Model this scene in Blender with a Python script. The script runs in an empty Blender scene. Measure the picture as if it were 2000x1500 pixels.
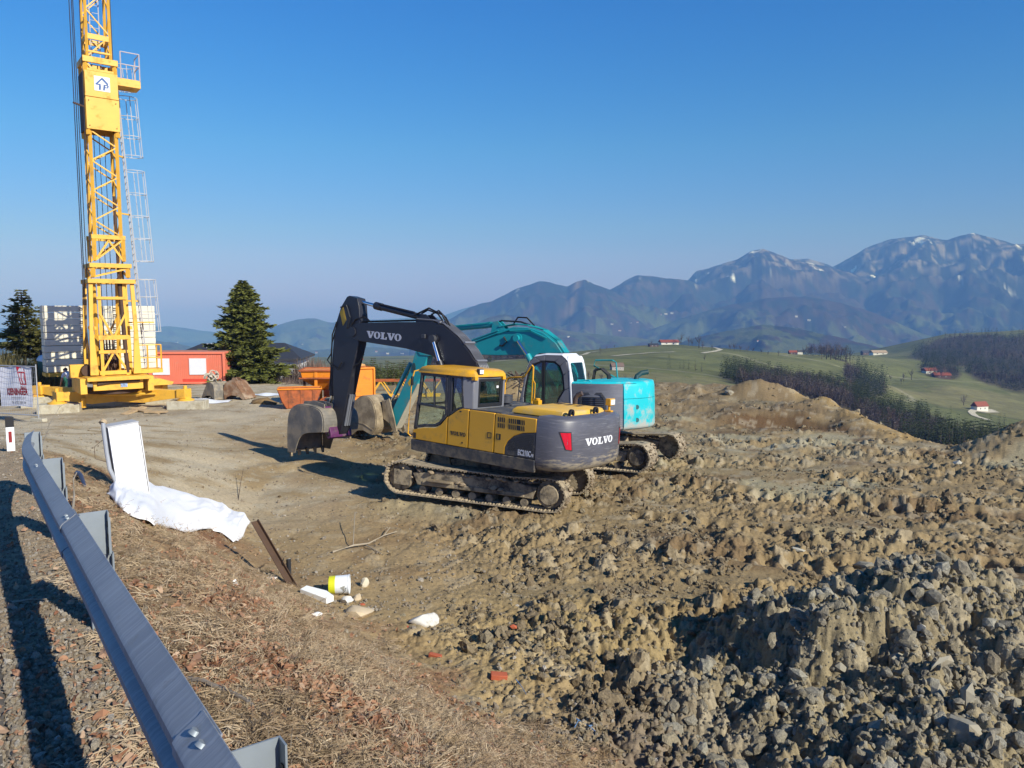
import bpy, bmesh, math, random
import numpy as np
from mathutils import Vector, Matrix, Euler
from mathutils.geometry import tessellate_polygon

# ------------------------------------------------------------------ camera, sky, sun, exposure
scene = bpy.context.scene
COL = scene.collection
CAMH, PITCH, FPX = 4.2, math.radians(5.4), 1502.0
cam_data = bpy.data.cameras.new('camera')
cam = bpy.data.objects.new('camera', cam_data); COL.objects.link(cam)
cam.location = (0, 0, CAMH); cam.rotation_euler = (math.pi / 2 - PITCH, 0, 0)
cam_data.sensor_width = 36; cam_data.lens = 36 * FPX / 2000
cam_data.clip_start = 0.05; cam_data.clip_end = 40000
scene.camera = cam

SUN_AZ, SUN_EL = math.radians(-42), math.radians(30.5)      # azimuth from +X, counter-clockwise
sun_dir = Vector((math.cos(SUN_AZ) * math.cos(SUN_EL), math.sin(SUN_AZ) * math.cos(SUN_EL), math.sin(SUN_EL)))
world = bpy.data.worlds.new('World'); scene.world = world; world.use_nodes = True
wn = world.node_tree; bg = wn.nodes['Background']
sky = wn.nodes.new('ShaderNodeTexSky'); sky.sky_type = 'NISHITA'; sky.sun_disc = False
sky.sun_elevation = SUN_EL; sky.sun_rotation = math.pi / 2 - SUN_AZ
sky.altitude = 900; sky.air_density = 1.0; sky.dust_density = 0.25; sky.ozone_density = 4.0
hs = wn.nodes.new('ShaderNodeHueSaturation'); hs.inputs['Saturation'].default_value = 1.15
tn = wn.nodes.new('ShaderNodeMix'); tn.data_type = 'RGBA'; tn.blend_type = 'MULTIPLY'; tn.inputs['Factor'].default_value = 1; tn.inputs['B'].default_value = (.66, .97, 1.36, 1)
wn.links.new(sky.outputs[0], tn.inputs['A']); wn.links.new(tn.outputs['Result'], hs.inputs['Color']); 
tc = wn.nodes.new('ShaderNodeTexCoord'); sz = wn.nodes.new('ShaderNodeSeparateXYZ'); wn.links.new(tc.outputs['Generated'], sz.inputs[0])
cr = wn.nodes.new('ShaderNodeValToRGB'); wn.links.new(sz.outputs['Z'], cr.inputs[0]); el = cr.color_ramp.elements      # clear air: paler low down, deeper blue above, the same all round
SKY_STEPS = ((0.0, (.30, .18, .53)), (.07, (1.0, .41, .61)), (.2, (1.15, .61, .565)), (.36, (.65, .58, .62)), (.65, (.46, .44, .44)), (1.0, (.36, .34, .33)))
while len(el) < len(SKY_STEPS): el.new(.5)
for e_, (p_, c_) in zip(el, SKY_STEPS): e_.position = p_; e_.color = (*c_, 1)
t2 = wn.nodes.new('ShaderNodeMix'); t2.data_type = 'RGBA'; t2.blend_type = 'MULTIPLY'; t2.inputs['Factor'].default_value = 1
wn.links.new(hs.outputs[0], t2.inputs['A']); wn.links.new(cr.outputs[0], t2.inputs['B']); wn.links.new(t2.outputs['Result'], bg.inputs[0]); bg.inputs[1].default_value = 0.15
sun_data = bpy.data.lights.new('sun', 'SUN'); sun_data.energy = 5.0; sun_data.angle = math.radians(0.53)
sun_data.color = (1.0, 0.975, 0.935)
sun = bpy.data.objects.new('sun', sun_data); COL.objects.link(sun)
sun.rotation_euler = (-sun_dir).to_track_quat('-Z', 'Y').to_euler(); sun.location = (20, -20, 40)
scene.view_settings.view_transform = 'Standard'; scene.view_settings.look = 'None'
scene.view_settings.exposure = 0.35; scene.view_settings.gamma = 1.0; scene.view_settings.use_curve_mapping = False
scene.cycles.max_bounces = 8; scene.cycles.diffuse_bounces = 3; scene.cycles.glossy_bounces = 3
scene.cycles.transparent_max_bounces = 16; scene.cycles.caustics_reflective = False; scene.cycles.caustics_refractive = False
scene.cycles.use_denoising = True

RNG = np.random.default_rng(7); random.seed(7)
HAZE_DENSITY = 1.55e-4
# ------------------------------------------------------------------ materials
def _nodes(m):
    m.use_nodes = True; nt = m.node_tree; return nt, nt.nodes['Principled BSDF']
def ramp(nt, fac, stops):
    r = nt.nodes.new('ShaderNodeValToRGB'); el = r.color_ramp.elements
    while len(el) < len(stops): el.new(0.5)
    for e, (p, c) in zip(el, stops): e.position = p; e.color = (*c, 1) if len(c) == 3 else c
    nt.links.new(fac, r.inputs[0]); return r.outputs[0]
def noise(nt, scale, detail=4, rough=0.55, vec=None, dist=0.0):
    n = nt.nodes.new('ShaderNodeTexNoise'); n.inputs['Scale'].default_value = scale
    n.inputs['Detail'].default_value = detail; n.inputs['Roughness'].default_value = rough; n.inputs['Distortion'].default_value = dist
    if vec is not None: nt.links.new(vec, n.inputs['Vector'])
    return n.outputs['Fac']
def mixc(nt, fac, a, b, mode='MIX'):
    m = nt.nodes.new('ShaderNodeMix'); m.data_type = 'RGBA'; m.blend_type = mode
    for s, v in ((m.inputs['Factor'], fac), (m.inputs['A'], a), (m.inputs['B'], b)):
        if hasattr(v, 'node'): nt.links.new(v, s)
        elif isinstance(v, (int, float)): s.default_value = v
        else: s.default_value = (*v, 1)
    return m.outputs['Result']
def geo_pos(nt): return nt.nodes.new('ShaderNodeNewGeometry').outputs['Position']
def obj_co(nt): return nt.nodes.new('ShaderNodeTexCoord').outputs['Object']
def bump(nt, p, h, strength=0.4, dist=0.02):
    b = nt.nodes.new('ShaderNodeBump'); b.inputs['Strength'].default_value = strength; b.inputs['Distance'].default_value = dist
    nt.links.new(h, b.inputs['Height']); nt.links.new(b.outputs[0], p.inputs['Normal'])
MATS = {}
def pmat(name, col, rough=0.5, metal=0.0, var=0.15, vscale=3.0, dirt=None, dscale=2.5, damt=0.5, bscale=None, bstr=0.2, bdist=0.01, spec=0.5, coat=0.0, low=None):
    """painted or plain surface: base colour with uneven tone, and a second colour (mud, rust, dust) in noise-shaped patches;
    low=(z0,z1): patches grow denser below z1 (splashed mud)"""
    if name in MATS: return MATS[name]
    m = bpy.data.materials.new(name); nt, p = _nodes(m); L = nt.links
    co = obj_co(nt)
    n = noise(nt, vscale, 5, 0.6, co)
    c = ramp(nt, n, [(0.3, tuple(v * (1 - var) for v in col)), (0.7, tuple(min(1, v * (1 + var)) for v in col))])
    if dirt is not None:
        d = noise(nt, dscale, 8, 0.68, co)
        if low:
            z = nt.nodes.new('ShaderNodeSeparateXYZ'); L.new(geo_pos(nt), z.inputs[0])
            mr = nt.nodes.new('ShaderNodeMapRange'); mr.inputs['From Min'].default_value = low[0]; mr.inputs['From Max'].default_value = low[1]
            mr.inputs['To Min'].default_value = 0.22; mr.inputs['To Max'].default_value = 0.0; L.new(z.outputs['Z'], mr.inputs['Value'])
            ad = nt.nodes.new('ShaderNodeMath'); ad.operation = 'ADD'; L.new(d, ad.inputs[0]); L.new(mr.outputs[0], ad.inputs[1]); d = ad.outputs[0]
        t = 1 - damt
        f = ramp(nt, d, [(max(0, t * 0.55 + 0.2), (0, 0, 0)), (min(1, t * 0.55 + 0.38), (1, 1, 1))])
        c = mixc(nt, f, c, dirt)
        r = nt.nodes.new('ShaderNodeMapRange'); r.inputs['To Min'].default_value = rough; r.inputs['To Max'].default_value = 0.9
        L.new(f, r.inputs['Value']); L.new(r.outputs[0], p.inputs['Roughness'])
    else: p.inputs['Roughness'].default_value = rough
    L.new(c, p.inputs['Base Color'])
    p.inputs['Metallic'].default_value = metal; p.inputs['Specular IOR Level'].default_value = spec
    if coat: p.inputs['Coat Weight'].default_value = coat; p.inputs['Coat Roughness'].default_value = 0.08
    if bscale: bump(nt, p, noise(nt, bscale, 6, 0.65, co), bstr, bdist)
    MATS[name] = m; return m
def glass_mat(name, tint, refl=0.12, opacity=0.0):
    m = bpy.data.materials.new(name); m.use_nodes = True; nt = m.node_tree; nt.nodes.clear()
    o = nt.nodes.new('ShaderNodeOutputMaterial'); t = nt.nodes.new('ShaderNodeBsdfTransparent'); t.inputs[0].default_value = (*tint, 1)
    g = nt.nodes.new('ShaderNodeBsdfGlossy'); g.inputs['Roughness'].default_value = 0.03; g.inputs['Color'].default_value = (.9, .95, 1, 1)
    mx = nt.nodes.new('ShaderNodeMixShader'); mx.inputs[0].default_value = refl; nt.links.new(t.outputs[0], mx.inputs[1]); nt.links.new(g.outputs[0], mx.inputs[2])
    nt.links.new(mx.outputs[0], o.inputs[0]); return m
def attr_mat(name, bscale=30, bstr=0.5, bdist=0.02, rough=0.95, fine=(12.0, 0.45), fine2=None, spec=0.25):
    """colour from the mesh attribute 'col' broken up by fine noise"""
    m = bpy.data.materials.new(name); nt, p = _nodes(m); L = nt.links
    a = nt.nodes.new('ShaderNodeAttribute'); a.attribute_name = 'col'
    co = geo_pos(nt)
    n = noise(nt, fine[0], 8, 0.7, co)
    f = ramp(nt, n, [(0.28, (1 - fine[1],) * 3), (0.72, (1 + fine[1],) * 3)])
    c = mixc(nt, 1.0, a.outputs['Color'], f, 'MULTIPLY')
    if fine2:
        f2 = ramp(nt, noise(nt, fine2[0], 6, 0.6, co), [(0.3, (1 - fine2[1],) * 3), (0.7, (1 + fine2[1],) * 3)])
        c = mixc(nt, 1.0, c, f2, 'MULTIPLY')
    L.new(c, p.inputs['Base Color']); p.inputs['Roughness'].default_value = rough; p.inputs['Specular IOR Level'].default_value = spec
    if bscale: bump(nt, p, noise(nt, bscale, 8, 0.7, co), bstr, bdist)
    return m

# ------------------------------------------------------------------ mesh building
def smooth(P, k=4):
    """open outline rounded through its points"""
    out = []; n = len(P)
    for i in range(n - 1):
        p0, p1, p2, p3 = (Vector(P[max(0, i - 1)]), Vector(P[i]), Vector(P[i + 1]), Vector(P[min(n - 1, i + 2)]))
        for j in range(k):
            t = j / k; out.append(tuple(.5 * (2 * p1 + (p2 - p0) * t + (2 * p0 - 5 * p1 + 4 * p2 - p3) * t * t + (3 * p1 - p0 - 3 * p2 + p3) * t ** 3)))
    out.append(tuple(P[-1])); return out
class MB:
    def __init__(s): s.v = []; s.f = []; s.M = Matrix.Identity(4)
    def _add(s, vs, fs):
        o = len(s.v); M = s.M
        s.v += [tuple(M @ Vector(p)) for p in vs]; s.f += [tuple(i + o for i in f) for f in fs]; return s
    def box(s, c, d, rz=0.0, rx=0.0, ry=0.0):
        R = Euler((rx, ry, rz)).to_matrix(); c = Vector(c); h = Vector(d) / 2
        vs = [c + R @ Vector((sx * h.x, sy * h.y, sz * h.z)) for sz in (-1, 1) for sx, sy in ((-1, -1), (1, -1), (1, 1), (-1, 1))]
        return s._add(vs, [(3, 2, 1, 0), (4, 5, 6, 7), (0, 1, 5, 4), (1, 2, 6, 5), (2, 3, 7, 6), (3, 0, 4, 7)])
    def prism(s, pts, a, b, axis='y'):
        """polygon pts extruded from a to b along axis; pts are (x,z) for y, (x,y) for z, (y,z) for x"""
        def P(p, t): return {'y': (p[0], t, p[1]), 'z': (p[0], p[1], t), 'x': (t, p[0], p[1])}[axis]
        n = len(pts); ar = sum(pts[i][0] * pts[(i + 1) % n][1] - pts[(i + 1) % n][0] * pts[i][1] for i in range(n))
        vs = [P(p, a) for p in pts] + [P(p, b) for p in pts]
        flip = (ar > 0) != (axis == 'y')
        if b < a: flip = not flip
        fs = [tuple(range(n)), tuple(range(2 * n - 1, n - 1, -1))] + [(i, i + n, (i + 1) % n + n, (i + 1) % n) for i in range(n)]
        if flip: fs = [tuple(reversed(f)) for f in fs]
        return s._add(vs, fs)
    def strip(s, pts, a, b, t, axis='y'):
        """thin shell of thickness t following an open outline (t>0 towards the left of travel)"""
        n = len(pts); off = []
        for i in range(n):
            p0 = Vector(pts[max(0, i - 1)]); p1 = Vector(pts[min(n - 1, i + 1)]); d = (p1 - p0).normalized()
            off.append((pts[i][0] - d.y * t, pts[i][1] + d.x * t))
        for i in range(n - 1):
            s.prism([pts[i], pts[i + 1], off[i + 1], off[i]], a, b, axis)
        return s
    def cyl(s, p0, p1, r0, r1=None, n=12, caps=True):
        p0, p1 = Vector(p0), Vector(p1); r1 = r0 if r1 is None else r1
        d = p1 - p0; q = d.to_track_quat('Z', 'Y').to_matrix() if d.length else Matrix.Identity(3)
        ring = lambda p, r: [p + q @ Vector((r * math.cos(2 * math.pi * i / n), r * math.sin(2 * math.pi * i / n), 0)) for i in range(n)]
        fs = [(i, (i + 1) % n, (i + 1) % n + n, i + n) for i in range(n)]
        if caps: fs += [tuple(range(n - 1, -1, -1)), tuple(range(n, 2 * n))]
        return s._add(ring(p0, r0) + ring(p1, r1), fs)
    def tube(s, pts, r, n=8, closed=False):
        pts = [Vector(p) for p in pts]; k = len(pts); vs = []; fs = []
        for i, p in enumerate(pts):
            a = pts[(i - 1) % k] if (closed or i > 0) else p; b = pts[(i + 1) % k] if (closed or i < k - 1) else p
            q = (b - a).to_track_quat('Z', 'Y').to_matrix()
            if i and not closed or i:
                # keep the ring from twisting
                pass
            rr = r[i] if isinstance(r, (list, tuple)) else r
            vs += [p + q @ Vector((rr * math.cos(2 * math.pi * j / n), rr * math.sin(2 * math.pi * j / n), 0)) for j in range(n)]
        for i in range(k if closed else k - 1):
            i2 = (i + 1) % k
            a0 = vs[i * n]; best = min(range(n), key=lambda j: (vs[i2 * n + j] - a0).length)
            fs += [(i * n + j, i * n + (j + 1) % n, i2 * n + (j + 1 + best) % n, i2 * n + (j + best) % n) for j in range(n)]
        if not closed: fs += [tuple(range(n - 1, -1, -1)), tuple(range((k - 1) * n, k * n))]
        return s._add(vs, fs)
    def bar(s, p0, p1, w, h=None):
        """square section bar"""
        p0, p1 = Vector(p0), Vector(p1); h = w if h is None else h; d = p1 - p0
        q = d.to_track_quat('Z', 'Y').to_matrix()
        c = [(-w / 2, -h / 2), (w / 2, -h / 2), (w / 2, h / 2), (-w / 2, h / 2)]
        vs = [p + q @ Vector((x, y, 0)) for p in (p0, p1) for x, y in c]
        return s._add(vs, [(3, 2, 1, 0), (4, 5, 6, 7), (0, 1, 5, 4), (1, 2, 6, 5), (2, 3, 7, 6), (3, 0, 4, 7)])
    def loft(s, rings, cap=True):
        n = len(rings[0]); vs = [p for r in rings for p in r]; fs = []
        for i in range(len(rings) - 1):
            fs += [(i * n + j, i * n + (j + 1) % n, (i + 1) * n + (j + 1) % n, (i + 1) * n + j) for j in range(n)]
        if cap: fs += [tuple(range(n - 1, -1, -1)), tuple(range((len(rings) - 1) * n, len(rings) * n))]
        return s._add(vs, fs)
    def quad(s, a, b, c, d): return s._add([a, b, c, d], [(0, 1, 2, 3)])
    def rock(s, c, r, seed=0, sub=1, squash=(1, 1, 0.75), rough=0.25):
        rs = random.Random(seed); bm = bmesh.new(); bmesh.ops.create_icosphere(bm, subdivisions=sub, radius=1)
        off = [Vector((rs.uniform(-1, 1), rs.uniform(-1, 1), rs.uniform(-1, 1))).normalized() for _ in range(7)]
        cut = [rs.uniform(0.55, 0.85) for _ in off]
        vs = []
        for v in bm.verts:
            p = v.co.copy()
            for o_, k in zip(off, cut):
                d = p.dot(o_)
                if d > k: p -= o_ * (d - k)
            p *= 1 + rs.uniform(-rough, rough) * 0.5
            vs.append(Vector(c) + Vector((p.x * squash[0], p.y * squash[1], p.z * squash[2])) * r)
        fs = [tuple(v.index for v in f.verts) for f in bm.faces]; bm.free()
        return s._add(vs, fs)
    def mesh(s, name, mat=None, sharp=35):
        me = bpy.data.meshes.new(name); me.from_pydata(s.v, [], s.f); me.validate()
        if mat: me.materials.append(mat)
        if sharp:
            me.polygons.foreach_set('use_smooth', [True] * len(me.polygons)); me.set_sharp_from_angle(angle=math.radians(sharp))
        return me
    def build(s, name, mat, parent=None, bevel=0.0, sharp=35, seg=2, **props):
        o = bpy.data.objects.new(name, s.mesh(name, mat, sharp)); COL.objects.link(o)
        if parent: o.parent = parent
        if bevel:
            b = o.modifiers.new('Bevel', 'BEVEL'); b.width = bevel; b.segments = seg; b.limit_method = 'ANGLE'; b.angle_limit = math.radians(38)
        for k, v in props.items(): o[k] = v
        return o
def tag(o, label=None, cat=None, group=None, kind=None):
    if label: o['label'] = label
    if cat: o['category'] = cat
    if group: o['group'] = group
    if kind: o['kind'] = kind
    return o
def thing(name, label, cat, loc=(0, 0, 0), rot=(0, 0, 0), group=None):
    o = bpy.data.objects.new(name, None); COL.objects.link(o); o.location = loc; o.rotation_euler = rot; o.empty_display_size = 0.2
    return tag(o, label, cat, group)
def link(name, me, parent=None, loc=(0, 0, 0), rot=(0, 0, 0), scale=None):
    o = bpy.data.objects.new(name, me); COL.objects.link(o); o.location = loc; o.rotation_euler = rot
    if scale: o.scale = scale if hasattr(scale, '__len__') else (scale,) * 3
    if parent: o.parent = parent
    return o
def np_mesh(name, V, F, mat=None, col=None, smooth=True):
    me = bpy.data.meshes.new(name); V = np.asarray(V, np.float32); F = np.asarray(F, np.int32); k = F.shape[1]
    me.vertices.add(len(V)); me.vertices.foreach_set('co', V.ravel())
    me.loops.add(F.size); me.loops.foreach_set('vertex_index', F.ravel())
    me.polygons.add(len(F)); me.polygons.foreach_set('loop_start', np.arange(0, F.size, k, dtype=np.int32))
    me.polygons.foreach_set('use_smooth', np.full(len(F), smooth))
    me.update(calc_edges=True)
    if col is not None:
        at = me.attributes.new('col', 'FLOAT_COLOR', 'POINT')
        at.data.foreach_set('color', np.c_[col, np.ones(len(V))].astype(np.float32).ravel())
    if mat: me.materials.append(mat)
    return me
def text_mesh(body, size, mat, bold=0.0, shear=0.0, xs=1.0, depth=0.004, align='CENTER', spacing=1.0):
    c = bpy.data.curves.new('text', 'FONT'); c.body = body; c.size = size; c.offset = bold; c.shear = shear; c.extrude = depth
    c.align_x = align; c.align_y = 'CENTER'; c.space_character = spacing; c.resolution_u = 3
    o = bpy.data.objects.new('text', c); COL.objects.link(o); o.scale = (xs, 1, 1)
    bpy.context.view_layer.update(); dg = bpy.context.evaluated_depsgraph_get()
    me = bpy.data.meshes.new_from_object(o.evaluated_get(dg)); me.transform(Matrix.Diagonal((xs, 1, 1, 1)))
    bpy.data.objects.remove(o); bpy.data.curves.remove(c)
    me.materials.clear(); me.materials.append(mat); return me
def frame_mat(origin, right, up):
    """matrix that lays lettering (x right, y up) on a surface"""
    r = Vector(right).normalized(); u = Vector(up); u = (u - r * u.dot(r)).normalized(); n = r.cross(u)
    M = Matrix((r, u, n)).transposed().to_4x4(); M.translation = Vector(origin); return M
def slab_word(word, h, mat, depth=0.004):
    """bold slab-serif capitals built from outlines (letters V, O, L)"""
    mb = MB(); x = 0.0
    Vp = [(0, 1), (.54, 1), (.54, .87), (.45, .87), (.66, .33), (.84, .87), (.73, .87), (.73, 1), (1.16, 1), (1.16, .87), (1.07, .87), (.73, 0), (.45, 0), (.09, .87), (0, .87)]
    Lp = [(0, 0), (.92, 0), (.92, .38), (.80, .38), (.76, .14), (.47, .14), (.47, .87), (.60, .87), (.60, 1), (0, 1), (0, .87), (.13, .87), (.13, .13), (0, .13)]
    for ch in word:
        if ch == 'O':
            n = 28; ro = [(x + .5 + .5 * math.cos(2 * math.pi * i / n), .5 + .52 * math.sin(2 * math.pi * i / n)) for i in range(n)]
            ri = [(x + .5 + .2 * math.cos(2 * math.pi * i / n), .5 + .40 * math.sin(2 * math.pi * i / n)) for i in range(n)]
            for i in range(n):
                j = (i + 1) % n; mb.prism([(p[0] * h, p[1] * h) for p in (ro[i], ro[j], ri[j], ri[i])], 0, depth, 'z')
            x += 1.06
        else:
            P = Vp if ch == 'V' else Lp; mb.prism([((p[0] + x) * h, p[1] * h) for p in P], 0, depth, 'z'); x += 1.12 if ch == 'V' else .98
    return mb, x * h

# ------------------------------------------------------------------ numpy noise
def _hash(ix, iy, seed):
    h = (ix.astype(np.int64) * 374761393 + iy.astype(np.int64) * 668265263 + seed * 1442695041) & 0xffffffff
    h = ((h ^ (h >> 13)) * 1274126177) & 0xffffffff
    return (h ^ (h >> 16)) & 0xffffffff
def perlin(x, y, seed=0):
    ix = np.floor(x); iy = np.floor(y); fx = x - ix; fy = y - iy; ix = ix.astype(np.int64); iy = iy.astype(np.int64)
    u = fx * fx * fx * (fx * (fx * 6 - 15) + 10); v = fy * fy * fy * (fy * (fy * 6 - 15) + 10)
    def g(dx, dy):
        a = _hash(ix + dx, iy + dy, seed) * (2 * np.pi / 4294967296.0)
        return np.cos(a) * (fx - dx) + np.sin(a) * (fy - dy)
    n0 = g(0, 0) * (1 - u) + g(1, 0) * u; n1 = g(0, 1) * (1 - u) + g(1, 1) * u
    return (n0 * (1 - v) + n1 * v) * 1.5
def fbm(x, y, oct=4, seed=0, gain=0.5, lac=2.03):
    r = 0; a = 1.0; t = 0
    for i in range(oct):
        r = r + a * perlin(x, y, seed + i * 17); t += a; x = x * lac + 11.3; y = y * lac - 7.1; a *= gain
    return r / t
def billow(x, y, oct=4, seed=0, gain=0.5):
    r = 0; a = 1.0; t = 0
    for i in range(oct):
        r = r + a * (np.abs(perlin(x, y, seed + i * 31)) * 2 - 0.6); t += a; x = x * 2.07 + 3.1; y = y * 2.07 + 5.7; a *= gain
    return r / t
def worley(x, y, seed=0):
    """distance to the nearest cell point, and that cell's random number"""
    ix = np.floor(x).astype(np.int64); iy = np.floor(y).astype(np.int64); best = np.full(x.shape, 9.0); cid = np.zeros(x.shape)
    for dx in (-1, 0, 1):
        for dy in (-1, 0, 1):
            h = _hash(ix + dx, iy + dy, seed); px = ix + dx + (h & 0xffff) / 65536.0; py = iy + dy + (h >> 16) / 65536.0
            d = (px - x) ** 2 + (py - y) ** 2; c = d < best
            best = np.where(c, d, best); cid = np.where(c, (h % 1009) / 1009.0, cid)
    return np.sqrt(best), cid
def slabs(x, y, seed=0):
    """broken clay: tilted faceted lumps with gaps between them"""
    ix = np.floor(x).astype(np.int64); iy = np.floor(y).astype(np.int64); f1 = np.full(x.shape, 9.0); f2 = np.full(x.shape, 9.0); ox = np.zeros(x.shape); oy = np.zeros(x.shape); cid = np.zeros(x.shape)
    for dx in (-1, 0, 1):
        for dy in (-1, 0, 1):
            h = _hash(ix + dx, iy + dy, seed); px = ix + dx + (h & 0xffff) / 65536.0; py = iy + dy + (h >> 16) / 65536.0
            ax, ay = x - px, y - py; d = ax * ax + ay * ay; c = d < f1
            f2 = np.where(c, f1, np.minimum(f2, d)); f1 = np.where(c, d, f1); ox = np.where(c, ax, ox); oy = np.where(c, ay, oy); cid = np.where(c, (h % 1009) / 1009.0, cid)
    f1 = np.sqrt(f1); f2 = np.sqrt(f2); a = cid * 40.0; gap = np.clip((f2 - f1) / .22, 0, 1)
    return (.35 + .65 * cid) * (np.clip(1.45 - 1.7 * f1, 0, 1) ** .7 + .75 * (np.cos(a) * ox + np.sin(a) * oy)) * gap ** .7, cid
def sstep(a, b, x):
    t = np.clip((x - a) / (b - a), 0, 1); return t * t * (3 - 2 * t)

# points in the photograph turned into rays (camera above), used only to find where things stand
_fw = np.array([0, math.cos(PITCH), -math.sin(PITCH)]); _up = np.array([0, math.sin(PITCH), math.cos(PITCH)])
def ray(px, py): return _fw + np.array([1.0, 0, 0]) * (px - 1000) / FPX + _up * (750 - py) / FPX
def at(px, py, Y):
    r = ray(px, py); return Vector((r[0] * Y / r[1], Y, CAMH + r[2] * Y / r[1]))
# ------------------------------------------------------------------ the building site: one sheet of ground
RA = np.array([-0.774, 1.9]); RT = np.array([-0.5796, 0.8149]); RN = np.array([0.8149, 0.5796])   # guardrail line, its direction, site side
def sn(x, y): return (x - RA[0]) * RT[0] + (y - RA[1]) * RT[1], (x - RA[0]) * RN[0] + (y - RA[1]) * RN[1]
def rail_xy(s, n=0.0): return RA[0] + RT[0] * s + RN[0] * n, RA[1] + RT[1] * s + RN[1] * n
def zroad(s): return np.interp(s, [-40, 0, 12, 17, 24, 31, 40, 60], [3.6, 2.40, 1.99, 1.55, .75, .15, -.2, -1.5])
EDGE = np.array([(-90, -40), (60, -40), (34, -5), (24, 19), (19.5, 23.0), (13.9, 24.7), (14.0, 28.5), (14.2, 31), (12.9, 40), (8, 44), (2, 46), (-2.5, 62), (-8, 70), (-25, 74), (-90, 74)])
def poly_dist(x, y, P):
    d = np.full(x.shape, 1e9); inside = np.zeros(x.shape, bool)
    for i in range(len(P)):
        a = P[i]; b = P[(i + 1) % len(P)]; ab = b - a
        t = np.clip(((x - a[0]) * ab[0] + (y - a[1]) * ab[1]) / (ab @ ab), 0, 1)
        d = np.minimum(d, np.hypot(x - a[0] - t * ab[0], y - a[1] - t * ab[1]))
        c = ((a[1] > y) != (b[1] > y)) & (x < (b[0] - a[0]) * (y - a[1]) / (b[1] - a[1] + 1e-12) + a[0]); inside ^= c
    return np.where(inside, d, -d)
def heap(x, y, cx, cy, rx, ry, rot, h, p=1.5):
    c, s = math.cos(rot), math.sin(rot); u = ((x - cx) * c + (y - cy) * s) / rx; v = (-(x - cx) * s + (y - cy) * c) / ry
    return h * np.clip(1 - (u * u + v * v) ** (p / 2), 0, 1) ** 1.15
def bank_w(s): return np.interp(s, [-6, 3, 10, 14, 20, 30], [4.6, 4.1, 3.5, 4.2, 7.0, 9.0])
def site_masks(x, y):
    s, n = sn(x, y)
    w1 = fbm(x * .35, y * .35, 3, 5); w2 = fbm(x * .9, y * .9, 3, 9)
    bank = sstep(0.0, .35, n + .15 * w2) * (1 - sstep(.80, 1.06, n / bank_w(s) + .22 * w2)) * (1 - sstep(12.0, 14.0, s + 1.2 * w1))
    verge = (1 - sstep(.0, .45, n + .12 * w2)) * (1 - sstep(15, 18, s))
    edge = -3.0 + (17.8 - y) * .33
    mud = sstep(edge - 1.2, edge + 1.6, x + 1.3 * w1 + .5 * w2) * (1 - bank) * (1 - verge)
    return s, n, bank, verge, mud, w1, w2
def base_height(x, y):
    x = np.asarray(x, float); y = np.asarray(y, float); s, n = sn(x, y); w = bank_w(s)
    t = np.clip((n - .3) / (w - .3), 0, 1); prof = 1 - (t * t * (3 - 2 * t) * .55 + t * .45)
    wb = fbm(x * .5, y * .5, 3, 3)
    z = zroad(s) * np.where(n < .3, 1, prof) + .10 * wb * sstep(.3, 1.2, n)
    z = np.where(n < -.4, zroad(s) - .02, z)
    # the yard falls gently to the container on the left
    z = z - .066 * np.maximum(0, y - 37) * (1 - sstep(-6, 1, x)) - .03 * np.maximum(0, y - 40) * sstep(-6, 1, x)
    # raised bench of spoil behind the excavators on the right
    wx = x + .9 * wb; wy = y + 1.4 * fbm(x * .3, y * .3, 3, 21)
    foot = np.interp(x, [0, 4, 8, 11, 13], [31.5, 28.6, 27.0, 26.8, 26.6])
    B = sstep(0.5, 4.0, wx) * sstep(0, 1, (wy - foot) / np.interp(x, [2, 7, 10, 13], [7, 5.0, 3.0, 2.6])) * (1 - sstep(13.1, 14.3, x + .15 * w_small(x, y)))
    z = z + .32 * B + .15 * B * wb
    # dug face in front of the bench
    z = z - heap(x, y, 10.0, 28.3, 3.2, 1.3, .1, .35)
    # heaps
    z = z + heap(x, y, 11.35, 35.2, 2.1, 1.7, 0, .80, 1.2) + heap(x, y, 13.0, 32.0, 1.1, .9, 0, .4) + heap(x, y, 8.7, 36.5, .8, .7, 0, .3)
    z = z + heap(x, y, 15.9, 22.6, 2.9, 1.9, .15, 1.15, 1.3) + heap(x, y, 19.0, 21.2, 4.0, 2.6, .3, 1.6, 1.4)
    hn = .28 * fbm(x * 1.1, y * 1.1, 3, 41)
    z = z + heap(x + hn, y + hn, 4.7, 8.9, 2.1, 1.8, .2, 1.15, 1.35) + heap(x + hn, y - hn, 7.3, 8.4, 2.7, 2.2, -.1, .80, 1.4) + heap(x, y + hn, 5.3, 6.5, 2.3, 1.9, .2, .42, 1.5) + heap(x, y, 3.5, 6.9, 1.2, 1.4, .2, .25, 1.6)
    z = z + heap(x + hn, y, 3.0, 9.2, .95, .7, -.15, .30, 1.5) + heap(x, y + hn, 3.5, 8.4, .9, .6, .2, .26) - heap(x, y, 2.1, 9.15, .6, .35, -.1, .22) - heap(x, y, 3.7, 10.0, .9, .5, .1, .22)
    z = z + heap(x + hn, y + hn, -5.75, 20.75, 1.3, .8, .4, .16) + heap(x, y, .4, 38.8, 2.6, 1.4, 0, .85, 1.3)
    t_ = np.clip(((x + 2.79) * 3.574 + (y - 16.37) * -1.29) / 14.44, 0, 1); dd = np.hypot(x + 2.79 - 3.574 * t_, y - 16.37 + 1.29 * t_); z = z + .16 * np.exp(-(dd / .26) ** 2) * (.7 + .6 * fbm(x * 2.2, y * 2.2, 2, 45))   # mud squeezed up beside the near track
    d = poly_dist(x, y, EDGE)
    return z - np.where(d < 0, -d * .62, 0) - .12 * np.exp(-np.maximum(d, 0) ** 2 / .4)
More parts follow.
